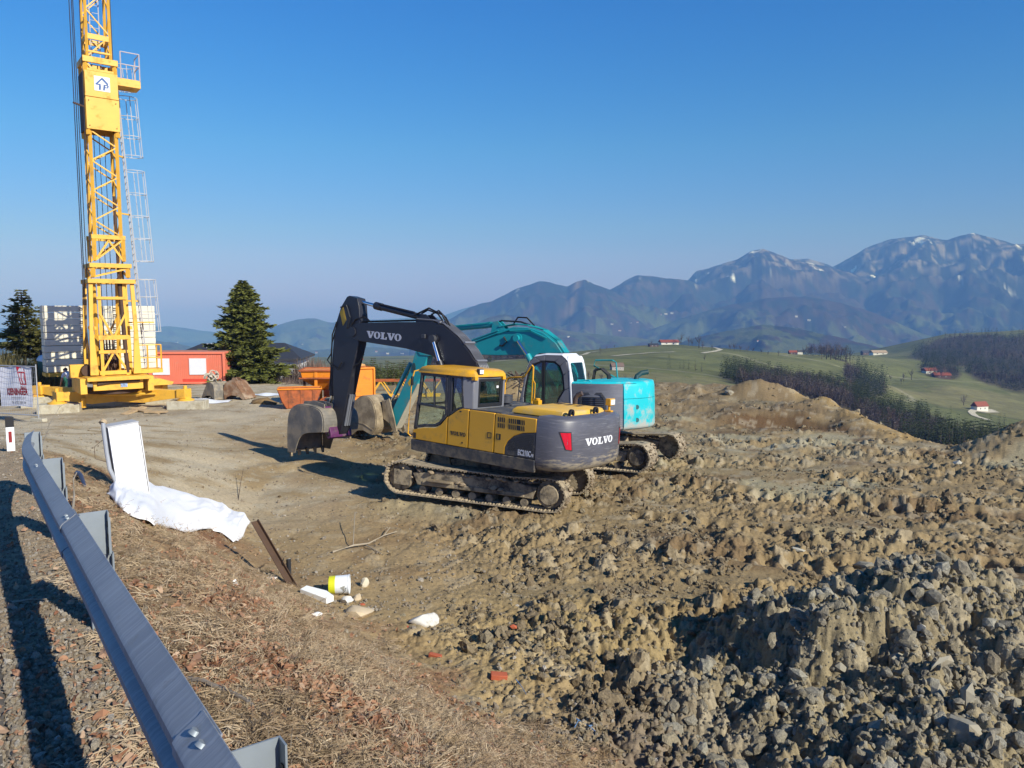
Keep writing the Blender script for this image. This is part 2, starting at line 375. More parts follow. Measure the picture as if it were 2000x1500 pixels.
def w_small(x, y): return fbm(x * 1.7, y * 1.7, 3, 77)
def ruts(x, y):
    """cleat prints left by the crawler tracks"""
    z = 0; k = 0
    for (px, py, ang, L, wd) in ((2.2, 15.6, -.33, 6.5, .55), (1.3, 13.9, -.36, 5.0, .55), (3.6, 18.9, -.5, 8, .6), (2.6, 13.1, -.1, 6.5, .5)):
        c, s = math.cos(ang), math.sin(ang); u = (x - px) * c + (y - py) * s + .0; v = -(x - px) * s + (y - py) * c + .25 * np.sin(u * .5)
        m = sstep(0, .5, u) * (1 - sstep(L - .8, L, u)) * (1 - sstep(wd * .42, wd * .6, np.abs(v)))
        z = z + m * (-.07 - .07 * np.cos(2 * np.pi * u / .36)) + .06 * sstep(0, .5, u) * (1 - sstep(L - .8, L, u)) * np.exp(-((np.abs(v) - wd * .68) / .12) ** 2); k += 1
    return z
def clod_amp(x, y, s, n, bank, verge, mud):
    near_mach = np.exp(-(((x + 1.0) / 3.2) ** 2 + ((y - 14.6) / 1.3) ** 2))
    a = .020 + .112 * mud + .02 * near_mach
    smooth = np.exp(-(((x + 6) / 4.5) ** 2 + ((y - 20) / 6.0) ** 2)); a = a * (1 - .75 * smooth * (1 - mud))
    a = a * (1 - .35 * sstep(22, 27, y)); a = a * (1 - .42 * sstep(9.5, 12, y - .1 * x)); a = np.where(y > 31, a * .7, a)
    st = fbm(x * .20 + 4 + y * .06, y * .75 - x * .1, 4, 63); a = a * (1 + mud * (np.clip(1.0 - 3.2 * st, .12, 1.7) - 1) * sstep(9.5, 11.5, y))
    hp = heap(x, y, 5.6, 7.8, 4.6, 3.2, 0, 1, 2.5) + heap(x, y, 17, 22, 5, 3.4, 0, 1, 2)
    a = a + .004 * np.clip(hp * 2, 0, 1) - bank * (a - .022) - verge * (a - .012)
    return np.clip(a, .008, .2), hp
def full_height(x, y):
    z = base_height(x, y); s, n, bank, verge, mud, w1, w2 = site_masks(x, y); a, hp = clod_amp(x, y, s, n, bank, verge, mud)
    wx = x + .06 * fbm(x * 3, y * 3, 2, 91); wy = y + .06 * fbm(x * 3 + 9, y * 3, 2, 92)
    s1, c1 = slabs(wx / .62, wy / .62, 1); s2, c2 = slabs(wx / .27, wy / .27, 2); d3, c3 = worley(wx / .115, wy / .115, 3); big_ = np.clip(hp * 2.2, 0, 1)
    l1 = s1 * (c1 > .35); l2 = s2; l3 = np.clip(1 - d3 * 1.15, 0, 1) ** .7 * (.3 + .7 * c3)
    det = 1.15 * billow(x / 1.15, y / 1.15, 4, 7) + .8 * np.clip(billow(x / 2.6 + 3, y / 1.6, 2, 17), -.3, 1) + .8 * l1 * (1 + .35 * big_) + .75 * l2 * (1 + .2 * big_) + .55 * l3 - .6
    fine = fbm(x * 14, y * 14, 2, 55)
    gr = billow(x / .34 + 5, y / .34, 4, 57, .6)
    z = z + a * (.85 * det + .5 * gr) * 1.1 + .45 * a * fine
    z = z + ruts(x, y) * np.clip(mud + .3, 0, 1)
    return z, (s, n, bank, verge, mud, w1, w2, a, hp, d3, c2, l2, c1)
def gz(x, y): return float(base_height(np.array([float(x)]), np.array([float(y)]))[0])
def hit(px, py):
    """where the line of sight through a point of the photograph meets the ground"""
    r = ray(px, py); t = np.concatenate([np.linspace(1.2, 20, 1200), np.linspace(20, 75, 900)])
    X, Y, Z = r[0] * t, r[1] * t, CAMH + r[2] * t; below = np.nonzero(Z < base_height(X, Y))[0]
    i = below[0] if len(below) else len(t) - 1
    return Vector((X[i], Y[i], float(base_height(X[i:i + 1], Y[i:i + 1])[0])))

def build_ground():
    u = np.concatenate([np.linspace(1 / 80, 1 / 6.0, 640), np.linspace(1 / 6.0, 1 / 2.0, 260)[1:], np.linspace(.5, 1.1, 24)[1:]]); r = 1 / u
    th = np.concatenate([np.radians(np.linspace(-110, -41, 50))[:-1], np.radians(np.linspace(-41, 39, 880)), np.radians(np.linspace(39, 110, 50))[1:]])
    R, T = np.meshgrid(r, th, indexing='ij'); x = (R * np.sin(T)).ravel(); y = (R * np.cos(T)).ravel()
    z, (s, n, bank, verge, mud, w1, w2, a, hp, d2, c2, l2, c1) = full_height(x, y)
    def L(a_, b_, t): return a_ + (np.asarray(b_) - a_) * np.clip(t, 0, 1)[:, None]
    C = np.tile(np.array([.335, .255, .155]), (len(x), 1))                                        # smooth tan mud
    big = fbm(x * .18, y * .18, 3, 101); med = fbm(x * .7, y * .7, 4, 102)
    C = L(C, (.22, .145, .08), sstep(-.05, .35, med) * .55)                                     # damp brown streaks
    C = L(C, (.30, .235, .145), mud * .85)                                                        # drier loam on the churned part
    C = L(C, (.185, .13, .082), mud * sstep(.05, .35, fbm(x * .4 + 3, y * .55, 4, 104)) * .8)      # browner loam
    C = L(C, (.37, .355, .27), mud * sstep(.12, .32, fbm(x * .25, y * .3 + 2, 4, 105)) * .7 * sstep(12, 17, y))
    C = L(C, (.42, .40, .32), np.exp(-(((x - 8.5) / 4.5) ** 2 + ((y - 23.6) / 2.2) ** 2)) * sstep(-.25, .25, med) * .85)   # pale greenish shale
    C = L(C, (.37, .295, .165), np.exp(-(((x - .9) / 2.0) ** 2 + ((y - 9.6) / 1.6) ** 2)) * .8)    # yellow clay
    C = L(C, (.235, .20, .18), np.exp(-(((x - 1.75) / 1.0) ** 2 + ((y - 7.2) / 1.1) ** 2)) * sstep(-.4, .1, med + .3) * .95)   # purple-grey grit
    C = L(C, (.30, .27, .195), np.clip(hp * 1.6, 0, 1) * .7 * (y < 14))                          # grey-green heap
    pale = np.clip(np.exp(-(((x + 15) / 6.5) ** 2 + ((y - 30.5) / 4.2) ** 2)) * 1.3 + .9 * sstep(29.5, 33, y + 2 * w1) * (x < 2) + .9 * sstep(11.5, 14.5, s + w1) * (1 - sstep(3, 8, n + 2.5 * w1)), 0, 1) * (1 - mud)
    C = L(C, (.50, .45, .37), pale * sstep(-.35, .15, med + .25 * big + .1))                      # pale gravel drive
    C = L(C, (.30, .275, .24), np.exp(-(((x + 15.5) / 5) ** 2 + ((y - 32) / 2.6) ** 2)) * .8)      # greyer under the crane
    strip = np.exp(-((y - (29.0 + .1 * (x + 6))) / 1.6) ** 2) * (x < -3) * sstep(-.2, .2, fbm(x * .6, y * 1.5, 4, 107)); C = L(C, (.49, .44, .36), strip * .6)
    bm_ = sstep(2, 4, x) * sstep(26.2, 27.2, y + .6 * w1) * (1 - sstep(29.2, 31.5, y + .8 * w1)) * sstep(.35, .8, 1 - np.abs(x - 10.0) / 4.5 + .4 * w2)
    C = L(C, (.125, .075, .042), bm_ * .9)                                                       # dark topsoil in the dug face
    C = L(C, (.34, .245, .12), sstep(12.3, 13.2, x + .3 * w2) * (y > 25) * (y < 36) * .95)          # sandy end of the bench
    C = L(C, (.235, .18, .115), (y > 29.5) * (x > 1) * (x < 12.5) * (.55 + .3 * sstep(-.2, .2, med)))
    C = L(C, (.30, .22, .14), bank); C = L(C, (.235, .13, .075), bank * sstep(.0, .3, fbm(x * .8, y * .8 + 4, 4, 108)) * .85); C = L(C, (.36, .275, .17), bank * sstep(.05, .3, fbm(x * 1.1 + 8, y * 1.1, 3, 109)) * .8)
    for px_, py_, r_ in ((640, 1330, .8), (560, 1240, .6), (760, 1400, .6), (420, 1045, .7), (330, 1020, .5)):
        q_ = hit(px_, py_); C = L(C, (.20, .10, .06), bank * np.exp(-((x - q_.x) ** 2 + (y - q_.y) ** 2) / r_ ** 2) * .8)
    C = L(C, (.33, .265, .20), verge)
    st = (c2 > .80) & (l2 > .25); wst = np.clip(.35 + pale + mud * .3, 0, 1) * st * (1 - bank)
    C = L(C, (.46, .42, .35), wst * .6)                                                          # single pale stones
    C = np.clip(C * np.where(mud > .5, .86, .97)[:, None] * (1 + .10 * med[:, None]), .02, .66)
    C = C * np.array([1.03, .965, .82])
    V = np.c_[x, y, z]; nr, nc = R.shape
    i = (np.arange(nr - 1)[:, None] * nc + np.arange(nc - 1)[None, :]).ravel()
    F = np.c_[i, i + 1, i + nc + 1, i + nc][:, ::-1]
    m = attr_mat('earth', bscale=26, bstr=.55, bdist=.035, fine=(16, .30), fine2=(85, .22))
    return tag(link('ground', np_mesh('ground', V, F, m, C)), kind='structure')
ground_obj = build_ground()

def build_road():
    s = np.linspace(-14, 40, 110); nn = np.array([-7.2, -6, -4.5, -3, -1.6, -.9, -.55, -.42])
    S, N = np.meshgrid(s, nn, indexing='ij'); S = S.ravel(); N = N.ravel()
    N = N + np.where(N > -.5, .035 * perlin(S * 1.4, S * 0 + .3, 3) + .02 * perlin(S * 5, S * 0 + 2.3, 4), 0)
    x, y = rail_xy(S, N); z = zroad(S) + .012 - .02 * sstep(-.6, -.42, N) + .01 * fbm(S, N, 2, 8)
    nc = len(nn); i = (np.arange(len(s) - 1)[:, None] * nc + np.arange(nc - 1)[None, :]).ravel()
    m = pmat('old_asphalt', (.12, .105, .088), rough=.9, var=.25, vscale=9, dirt=(.26, .21, .155), dscale=3.0, damt=.5, bscale=120, bstr=.35, bdist=.006, spec=.25)
    return tag(link('road', np_mesh('road', np.c_[x, y, z], np.c_[i, i + 1, i + nc + 1, i + nc], m)), kind='structure')
build_road()
# ------------------------------------------------------------------ the country beyond: meadows, wooded hills, mountains
def _cp(px, py, r):
    d = ray(px, py); k = r / math.hypot(d[0], d[1]); return (math.atan2(d[0], d[1]), r, CAMH + d[2] * k)
CPS = [_cp(*p) for p in ((1150, 688, 700), (1230, 676, 780), (1310, 672, 850), (1430, 682, 830), (1530, 693, 800), (1620, 698, 790), (1700, 694, 1050), (1000, 706, 480), (940, 735, 380),
    (1160, 716, 430), (1240, 742, 330), (1330, 735, 380), (1450, 775, 280), (1400, 700, 620), (1310, 692, 600), (1470, 735, 470), (1560, 720, 620), (1560, 790, 330), (1640, 770, 450), (1700, 815, 360),
    (1680, 730, 700), (1730, 755, 760), (1790, 738, 830), (1850, 752, 770), (1920, 782, 720), (2000, 815, 660), (2150, 850, 600), (1720, 790, 560), (1800, 805, 560), (1900, 822, 560), (2000, 845, 520),
    (1750, 870, 330), (1850, 880, 300), (2000, 900, 300), (2200, 940, 280), (1800, 700, 1250), (1900, 680, 1400), (2000, 660, 1500), (1850, 652, 1750), (2000, 644, 1800), (2200, 620, 1800), (1740, 690, 1500), (1950, 745, 950),
    (1800, 668, 1560), (1720, 700, 1250), (2100, 720, 1200),
    (640, 745, 260), (560, 735, 300), (760, 745, 260), (700, 720, 700), (500, 720, 500), (300, 720, 500), (100, 712, 400), (-200, 700, 400), (300, 690, 1900), (600, 696, 1900), (900, 690, 1900), (1150, 695, 1900), (1400, 695, 1900), (1600, 700, 1900), (-200, 690, 1900), (100, 690, 1900), (850, 705, 900))]
CPS += [(a, 62.0, -17.0) for a in np.radians([-60, -40, -20, 0, 15, 30, 45, 60])] + [(a, 130.0, -26.0) for a in np.radians([-60, -30, -10, 0])] + [(a, 130.0, -30.0) for a in np.radians([10, 20, 30, 45, 60])] + [(a, 2100.0, -170.0) for a in np.radians([-70, 60, 75])]
CP = np.array(CPS); _q = np.c_[CP[:, 0] * 2.2, np.log(CP[:, 1])]
def _phi(d): return d
_K = _phi(np.hypot(_q[:, None, 0] - _q[None, :, 0], _q[:, None, 1] - _q[None, :, 1])); _w = np.linalg.solve(_K - 1e-3 * np.eye(len(_K)), CP[:, 2] - CP[:, 2].mean())
def mid_h(th, r):
    z = np.full(th.shape, CP[:, 2].mean())
    for (a, b), w in zip(_q, _w): z = z + w * _phi(np.hypot(th * 2.2 - a, np.log(r) - b))
    return z
def _prof(R, pts):
    """skyline through the listed points at about distance R"""
    q = [_cp(px, py, R) for px, py in pts]; return np.array([p[0] for p in q]), np.array([p[2] for p in q])
RIDGES = [  # distance, crest points, steepness toward the viewer, roughness
    (9500, ((1380, 560), (1480, 520), (1540, 505), (1580, 502), (1620, 517), (1700, 560)), .42, 1.0),
    (8600, ((1480, 600), (1560, 560), (1610, 528), (1640, 513), (1690, 482), (1740, 466), (1800, 459), (1850, 468), (1900, 455), (1960, 469), (1980, 477), (2050, 480), (2200, 500), (2500, 540)), .36, 1.0),
    (7600, ((1150, 600), (1240, 575), (1330, 560), (1360, 530), (1400, 518), (1440, 507), (1465, 492), (1490, 486), (1515, 495), (1545, 507), (1620, 520), (1700, 545), (1800, 600)), .36, 1.0),
    (6900, ((1120, 600), (1190, 566), (1220, 548), (1245, 537), (1290, 541), (1350, 548), (1400, 570), (1500, 600)), .36, 1.0),
    (6100, ((800, 650), (880, 622), (915, 600), (940, 592), (960, 588), (1010, 563), (1050, 550), (1075, 551), (1108, 560), (1125, 550), (1142, 545), (1165, 556), (1192, 566), (1240, 590), (1300, 625), (1400, 650)), .38, .9),
    (10800, ((400, 655), (520, 640), (700, 625), (860, 618), (900, 603), (925, 597), (1000, 610)), .3, .3),
    (5600, ((1180, 665), (1260, 645), (1340, 618), (1420, 596), (1500, 582), (1570, 578), (1640, 590), (1720, 615), (1800, 650), (1900, 675)), .30, 1.0),
    (4300, ((800, 680), (900, 645), (960, 618), (985, 612), (1030, 628), (1100, 645), (1180, 655), (1260, 660), (1330, 668)), .26, .7),
    (3400, ((1200, 690), (1330, 668), (1420, 645), (1490, 634), (1540, 640), (1620, 655), (1680, 668), (1760, 690)), .25, .7),
    (9800, ((-300, 640), (0, 640), (200, 637), (330, 636), (430, 650), (520, 660)), .2, .5),
    (7200, ((430, 680), (500, 655), (545, 633), (580, 624), (600, 622), (617, 622), (640, 629), (700, 640), (780, 655), (850, 668), (950, 685)), .2, .7),
    (5200, ((-300, 665), (0, 668), (200, 672), (290, 664), (340, 668), (420, 690), (500, 700)), .18, .6),
    (4600, ((450, 705), (560, 690), (680, 676), (760, 678), (850, 686), (950, 700)), .16, .6),
]
RCURVES = [(R, *_prof(R, pts), sl, ro) for R, pts, sl, ro in RIDGES]
def far_h(th, r):
    x = r * np.sin(th); y = r * np.cos(th)
    z = np.full(th.shape, -330.0) + 40 * fbm(x / 900, y / 900, 3, 301); rid = 1 - np.abs(fbm(x / 750, y / 750, 5, 303)) * 2.6; sp = fbm(x / 1900, y / 1900, 3, 305); fi = fbm(x / 150, y / 150, 4, 306, .6)
    for k, (R, ta, za, sl, ro) in enumerate(RCURVES):
        crest = np.interp(th, ta, za, left=-900, right=-900); d = r - R - 260 * ro * sp
        side = np.where(d < 0, -d * sl, d * .55); amt = np.clip(side / 140, 0, 1)
        h = crest - side + ro * amt * (150 * (rid - .6)) + np.clip(side / 60, 0, 1) * 30 * fi * ro + 7 * fi
        z = np.maximum(z, h)
    return z
def country_h(th, r):
    b = sstep(1750, 2250, r); return mid_h(th, np.minimum(r, 2300)) * (1 - b) + far_h(th, np.maximum(r, 1500)) * b + .8 * fbm(r * np.sin(th) / 60, r * np.cos(th) / 60, 3, 310) * sstep(150, 400, r)
def ch(x, y): return float(country_h(np.array([math.atan2(x, y)]), np.array([math.hypot(x, y)]))[0])
def chit(px, py, r0=150, r1=2200):
    d = ray(px, py); d = d / math.hypot(d[0], d[1]); r = np.geomspace(r0, r1, 900); z = CAMH + d[2] * r
    h = country_h(np.full(r.shape, math.atan2(d[0], d[1])), r); b = np.nonzero(z < h)[0]; i = b[0] if len(b) else len(r) - 1
    return Vector((d[0] * r[i], d[1] * r[i], float(h[i]))), float(r[i])

def build_country():
    r = np.concatenate([np.geomspace(44, 300, 70), np.geomspace(300, 2000, 230)[1:], np.geomspace(2000, 12000, 310)[1:]])
    th = np.concatenate([np.radians(np.linspace(-80, -42, 60))[:-1], np.radians(np.linspace(-42, 42, 760)), np.radians(np.linspace(42, 80, 60))[1:]])
    R, T = np.meshgrid(r, th, indexing='ij'); shp = R.shape; R = R.ravel(); T = T.ravel(); z = country_h(T, R); x = R * np.sin(T); y = R * np.cos(T)
    def L(a_, b_, t): return a_ + (np.asarray(b_) - a_) * np.clip(t, 0, 1)[:, None]
    n1 = fbm(x / 420, y / 420, 4, 320); n2 = fbm(x / 110, y / 110, 4, 321); n3 = fbm(x / 35, y / 35, 3, 322); big = fbm(x / 1600, y / 1600, 3, 323)
    zz = z.reshape(shp); gr = np.abs(np.gradient(zz, axis=0) / np.gradient(R.reshape(shp), axis=0)).ravel()
    C = np.tile(np.array([.150, .158, .060]), (len(x), 1))                                     # winter meadow
    C = L(C, (.21, .20, .09), sstep(-.1, .35, n2) * .6); C = L(C, (.115, .135, .052), sstep(.05, .4, n1) * .5)
    fd, fc = worley(x / 190 + .4 * n2, y / 130 + .4 * n3, 77); C = C * (.86 + .30 * fc)[:, None]; C = L(C, (.19, .165, .085), (fc > .8) * .5); C = L(C, (.07, .085, .035), sstep(.62, .75, fd) * .5)
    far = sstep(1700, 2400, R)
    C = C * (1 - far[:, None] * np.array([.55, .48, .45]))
    alt = sstep(-250, 250, z)
    wood = sstep(-.03, .06, .08 + n1 + .55 * n2 + .25 * n3 + .85 * (alt - .35) + .5 * np.clip(gr - .22, -.2, .35) + .12 * big) * far
    wcol = L(np.tile(np.array([.022, .030, .025]), (len(x), 1)), (.050, .038, .032), sstep(-.15, .2, n2 + .6 * big))
    C = C * (1 - wood[:, None]) + wcol * wood[:, None]
    rock = sstep(.28, .42, n2 + .3 * n3 + .25 * alt) * sstep(150, 500, z) * far; C = L(C, (.30, .26, .22), rock * .7)
    scar = np.exp(-(((np.degrees(T) - 4.4 - (R - 5600) / 900) / .32) ** 2)) * sstep(-80, 10, z) * (R > 5000) * (R < 6200); C = L(C, (.24, .17, .11), scar * .85)
    snow = sstep(.27, .34, fbm(x / 200, y / 280, 4, 330) + .3 * n3 - .20 + .00016 * z) * sstep(60, 300, z) * far; C = L(C, (.85, .87, .92), snow * .95)
    # pale bare fields and farm tracks on the nearer hills
    trk = np.exp(-((np.abs(fbm(x / 300 + 7, y / 300, 2, 340))) / .012) ** 2) * (R > 300) * (R < 1500); C = L(C, (.36, .33, .24), trk * .5)
    # ground under the woods is brown with leaves
    C = L(C, (.085, .07, .045), wood_zone(np.degrees(T), R) * (1 - far))
    V = np.c_[x, y, z]; nc = shp[1]; i = (np.arange(shp[0] - 1)[:, None] * nc + np.arange(nc - 1)[None, :]).ravel()
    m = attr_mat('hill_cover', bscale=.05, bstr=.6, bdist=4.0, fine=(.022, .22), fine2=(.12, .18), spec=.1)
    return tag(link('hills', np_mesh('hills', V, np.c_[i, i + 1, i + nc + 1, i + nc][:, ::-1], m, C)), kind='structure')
def pxth(px): return math.degrees(math.atan2((px - 1000) / FPX, 1.0))
def wood_zone(t, R):
    """the belts of wood on the nearer hills: bearing in degrees against distance"""
    n = .5 * fbm(t * .9, np.log(R) * 6, 3, 350); z = np.zeros(np.shape(t))
    for (t0, r0, wt, wr) in ((18.5, 420, 4.2, .20), (22.5, 440, 3.5, .28), (26.5, 380, 4.0, .22), (31.5, 300, 6.0, .22), (24.8, 640, 1.8, .14), (30.5, 1330, 4.0, .28), (35.5, 1250, 5.0, .36), (36, 900, 2.2, .18), (29.2, 960, 1.6, .15), (22.2, 840, 2.0, .05), (34, 1050, 4.5, .30), (38, 1500, 5, .3), (1.0, 640, 3.6, .22), (-4, 560, 3.5, .25)):
        z = np.maximum(z, np.exp(-(((t - t0) / wt) ** 2 + (np.log(R / r0) / wr) ** 2) * 1.2 ))
    return sstep(.42, .62, z + .25 * n)
build_country()
hz = MB().box((0, 5900, 250), (25600, 13400, 2200)); HZM = bpy.data.materials.new('valley_air'); HZM.use_nodes = True; HZM.node_tree.nodes.clear()
_o = HZM.node_tree.nodes.new('ShaderNodeOutputMaterial'); _p = HZM.node_tree.nodes.new('ShaderNodeVolumePrincipled')
_p.inputs['Color'].default_value = (.17, .38, 1.0, 1); _p.inputs['Density'].default_value = HAZE_DENSITY; _p.inputs['Anisotropy'].default_value = -.15; _p.inputs['Absorption Color'].default_value = (.58, .72, 1, 1)
HZM.node_tree.links.new(_p.outputs[0], _o.inputs['Volume'])
tag(hz.build('haze', HZM, sharp=0), kind='stuff')
# ------------------------------------------------------------------ crawler excavators
MUD = (.30, .225, .135)
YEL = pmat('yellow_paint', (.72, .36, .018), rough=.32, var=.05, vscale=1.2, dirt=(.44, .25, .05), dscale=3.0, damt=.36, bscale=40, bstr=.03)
YELT = pmat('dusty_yellow_paint', (.74, .42, .045), rough=.5, var=.06, dirt=(.52, .38, .17), dscale=2.2, damt=.5)  # paler yellow with dust patches, for the engine hood
CHAR = pmat('charcoal_paint', (.030, .032, .040), rough=.42, var=.12, vscale=2, dirt=(.17, .14, .10), dscale=5, damt=.38, low=(1.0, 1.4))
BOOMM = pmat('black_boom_paint', (.018, .019, .027), rough=.42, var=.12, vscale=1.5, dirt=(.08, .075, .07), dscale=3.5, damt=.3)
BLK = pmat('black_rubber', (.012, .012, .014), rough=.55, var=.2)
DGREY = pmat('dark_grey_plastic', (.05, .052, .06), rough=.5, var=.12, dirt=(.16, .14, .11), dscale=6, damt=.25)
LGREY = pmat('light_grey_paint', (.16, .165, .185), rough=.38, var=.08, dirt=(.24, .20, .15), dscale=4, damt=.25)
CHROME = pmat('chrome_rod', (.75, .77, .8), rough=.12, metal=1.0, var=.03)
MUDSTEEL = pmat('mud_caked_steel', (.06, .05, .04), rough=.75, var=.3, dirt=(.33, .265, .175), dscale=4.0, damt=.66, bscale=22, bstr=.6, bdist=.02)
SHOE = pmat('worn_track_steel', (.14, .115, .085), rough=.7, var=.35, vscale=7, dirt=(.36, .29, .195), dscale=6, damt=.75, bscale=30, bstr=.6, bdist=.012)
MUDM = pmat('dried_mud', (.30, .23, .15), rough=.95, var=.3, vscale=6, bscale=30, bstr=.7, bdist=.02)
BUCK = pmat('muddy_bucket_steel', (.165, .15, .128), rough=.6, var=.25, vscale=2.5, dirt=(.33, .27, .19), dscale=2.2, damt=.55, bscale=12, bstr=.25)
BUCK2 = pmat('dusty_bucket_steel', (.20, .155, .10), rough=.7, var=.25, vscale=2.5, dirt=(.40, .32, .21), dscale=2.0, damt=.55, bscale=12, bstr=.25)
PURP = pmat('purple_coupler_paint', (.10, .014, .085), rough=.5, var=.2, dirt=(.12, .09, .08), dscale=5, damt=.4)
TEAL = pmat('teal_paint', (.012, .30, .335), rough=.35, var=.06, dirt=(.16, .24, .22), dscale=2.6, damt=.4)
TEALW = pmat('scraped_teal_paint', (.015, .50, .56), rough=.4, var=.05, dirt=(.40, .42, .38), dscale=3.2, damt=.36, low=(1.0, 1.9))
WHITEP = pmat('white_cab_paint', (.72, .73, .75), rough=.35, var=.04)
RED = pmat('red_reflector', (.55, .012, .03), rough=.25, var=.1)
LETW = pmat('white_lettering', (.78, .78, .80), rough=.5, var=.04)
LETG = pmat('grey_lettering', (.58, .59, .63), rough=.5, var=.1)
LETD = pmat('dark_lettering', (.02, .016, .014), rough=.5)
LAMPG = pmat('lamp_glass', (.75, .77, .8), rough=.1, var=.05)
GLS = glass_mat('cab_glass', (.86, .93, .90), .06)
GLSR = glass_mat('tinted_rear_glass', (.42, .62, .60), .22)
GLST = glass_mat('green_cab_glass', (.38, .74, .71), .10)
def scratched(name, col, sc):
    """grey counterweight coat with long level scrapes of paler primer and mud along its foot"""
    m = bpy.data.materials.new(name); nt, p = _nodes(m); L = nt.links; co = obj_co(nt)
    mp = nt.nodes.new('ShaderNodeMapping'); L.new(co, mp.inputs[0]); mp.inputs['Scale'].default_value = (1.6, 1.6, 34)
    s = ramp(nt, noise(nt, 1.5, 6, .7, mp.outputs[0], .35), [(.54, (0, 0, 0)), (.68, (1, 1, 1))])
    c = ramp(nt, noise(nt, 2.0, 4, .6, co), [(.3, tuple(v * .85 for v in col)), (.7, tuple(v * 1.15 for v in col))])
    c = mixc(nt, s, c, sc)
    z = nt.nodes.new('ShaderNodeSeparateXYZ'); L.new(geo_pos(nt), z.inputs[0]); mr = nt.nodes.new('ShaderNodeMapRange')
    mr.inputs['From Min'].default_value = 1.02; mr.inputs['From Max'].default_value = 1.5; mr.inputs['To Min'].default_value = .26; mr.inputs['To Max'].default_value = -.06; L.new(z.outputs['Z'], mr.inputs['Value'])
    ad = nt.nodes.new('ShaderNodeMath'); mp2 = nt.nodes.new('ShaderNodeMapping'); L.new(co, mp2.inputs[0]); mp2.inputs['Scale'].default_value = (1, 1, 5)
    L.new(noise(nt, 3.2, 8, .7, mp2.outputs[0]), ad.inputs[0]); L.new(mr.outputs[0], ad.inputs[1])
    c = mixc(nt, ramp(nt, ad.outputs[0], [(.60, (0, 0, 0)), (.74, (.85, .85, .85))]), c, (.37, .31, .22))
    L.new(c, p.inputs['Base Color']); p.inputs['Roughness'].default_value = .42
    return m
CWM = scratched('scraped_counterweight_paint', (.095, .095, .115), (.20, .20, .22))
SIDEM = scratched('scraped_grey_panel', (.155, .16, .185), (.24, .24, .26))
DECKM = pmat('anti_slip_deck', (.06, .062, .07), rough=.7, var=.3, vscale=20, dirt=(.22, .18, .13), dscale=4, damt=.4, bscale=60, bstr=.4)

def part(mb, name, mat, root, slew=0.0, bevel=0.0, **kw):
    o = mb.build(name, mat, root, bevel=bevel, **kw)
    if slew: o.rotation_euler.z = slew
    return o
def ring(mb, outer, inner, a, b):
    n = len(outer)
    for i in range(n):
        j = (i + 1) % n; mb.prism([outer[i], outer[j], inner[j], inner[i]], a, b)
    return mb
def inset(P, d):
    c = Vector((sum(p[0] for p in P) / len(P), sum(p[1] for p in P) / len(P))); out = []
    n = len(P)
    for i in range(n):
        p = Vector(P[i]); a = (Vector(P[i - 1]) - p).normalized(); b = (Vector(P[(i + 1) % n]) - p).normalized()
        bis = (a + b)
        if bis.length < 1e-4: bis = c - p
        bis.normalize()
        if bis.dot(c - p) < 0: bis = -bis
        k = d / max(.35, math.sqrt(max(0, (1 - a.dot(b)) / 2)))
        out.append(tuple(p + bis * k))
    return out
def lay(me, name, parent, M, slew_owner=None):
    o = link(name, me, parent); o.matrix_basis = M; return o
_shoe = None
def shoe_mesh(w):
    mb = MB(); P = [(-.088, 0), (.088, 0), (.088, .02), (.080, .052), (.066, .052), (.058, .022), (.016, .022), (.008, .046), (-.008, .046), (-.016, .022), (-.058, .022), (-.066, .046), (-.080, .046), (-.088, .02)]
    mb.prism([(x, z) for x, z in P], -w / 2, w / 2); return mb.mesh('track_shoe', SHOE, 30)
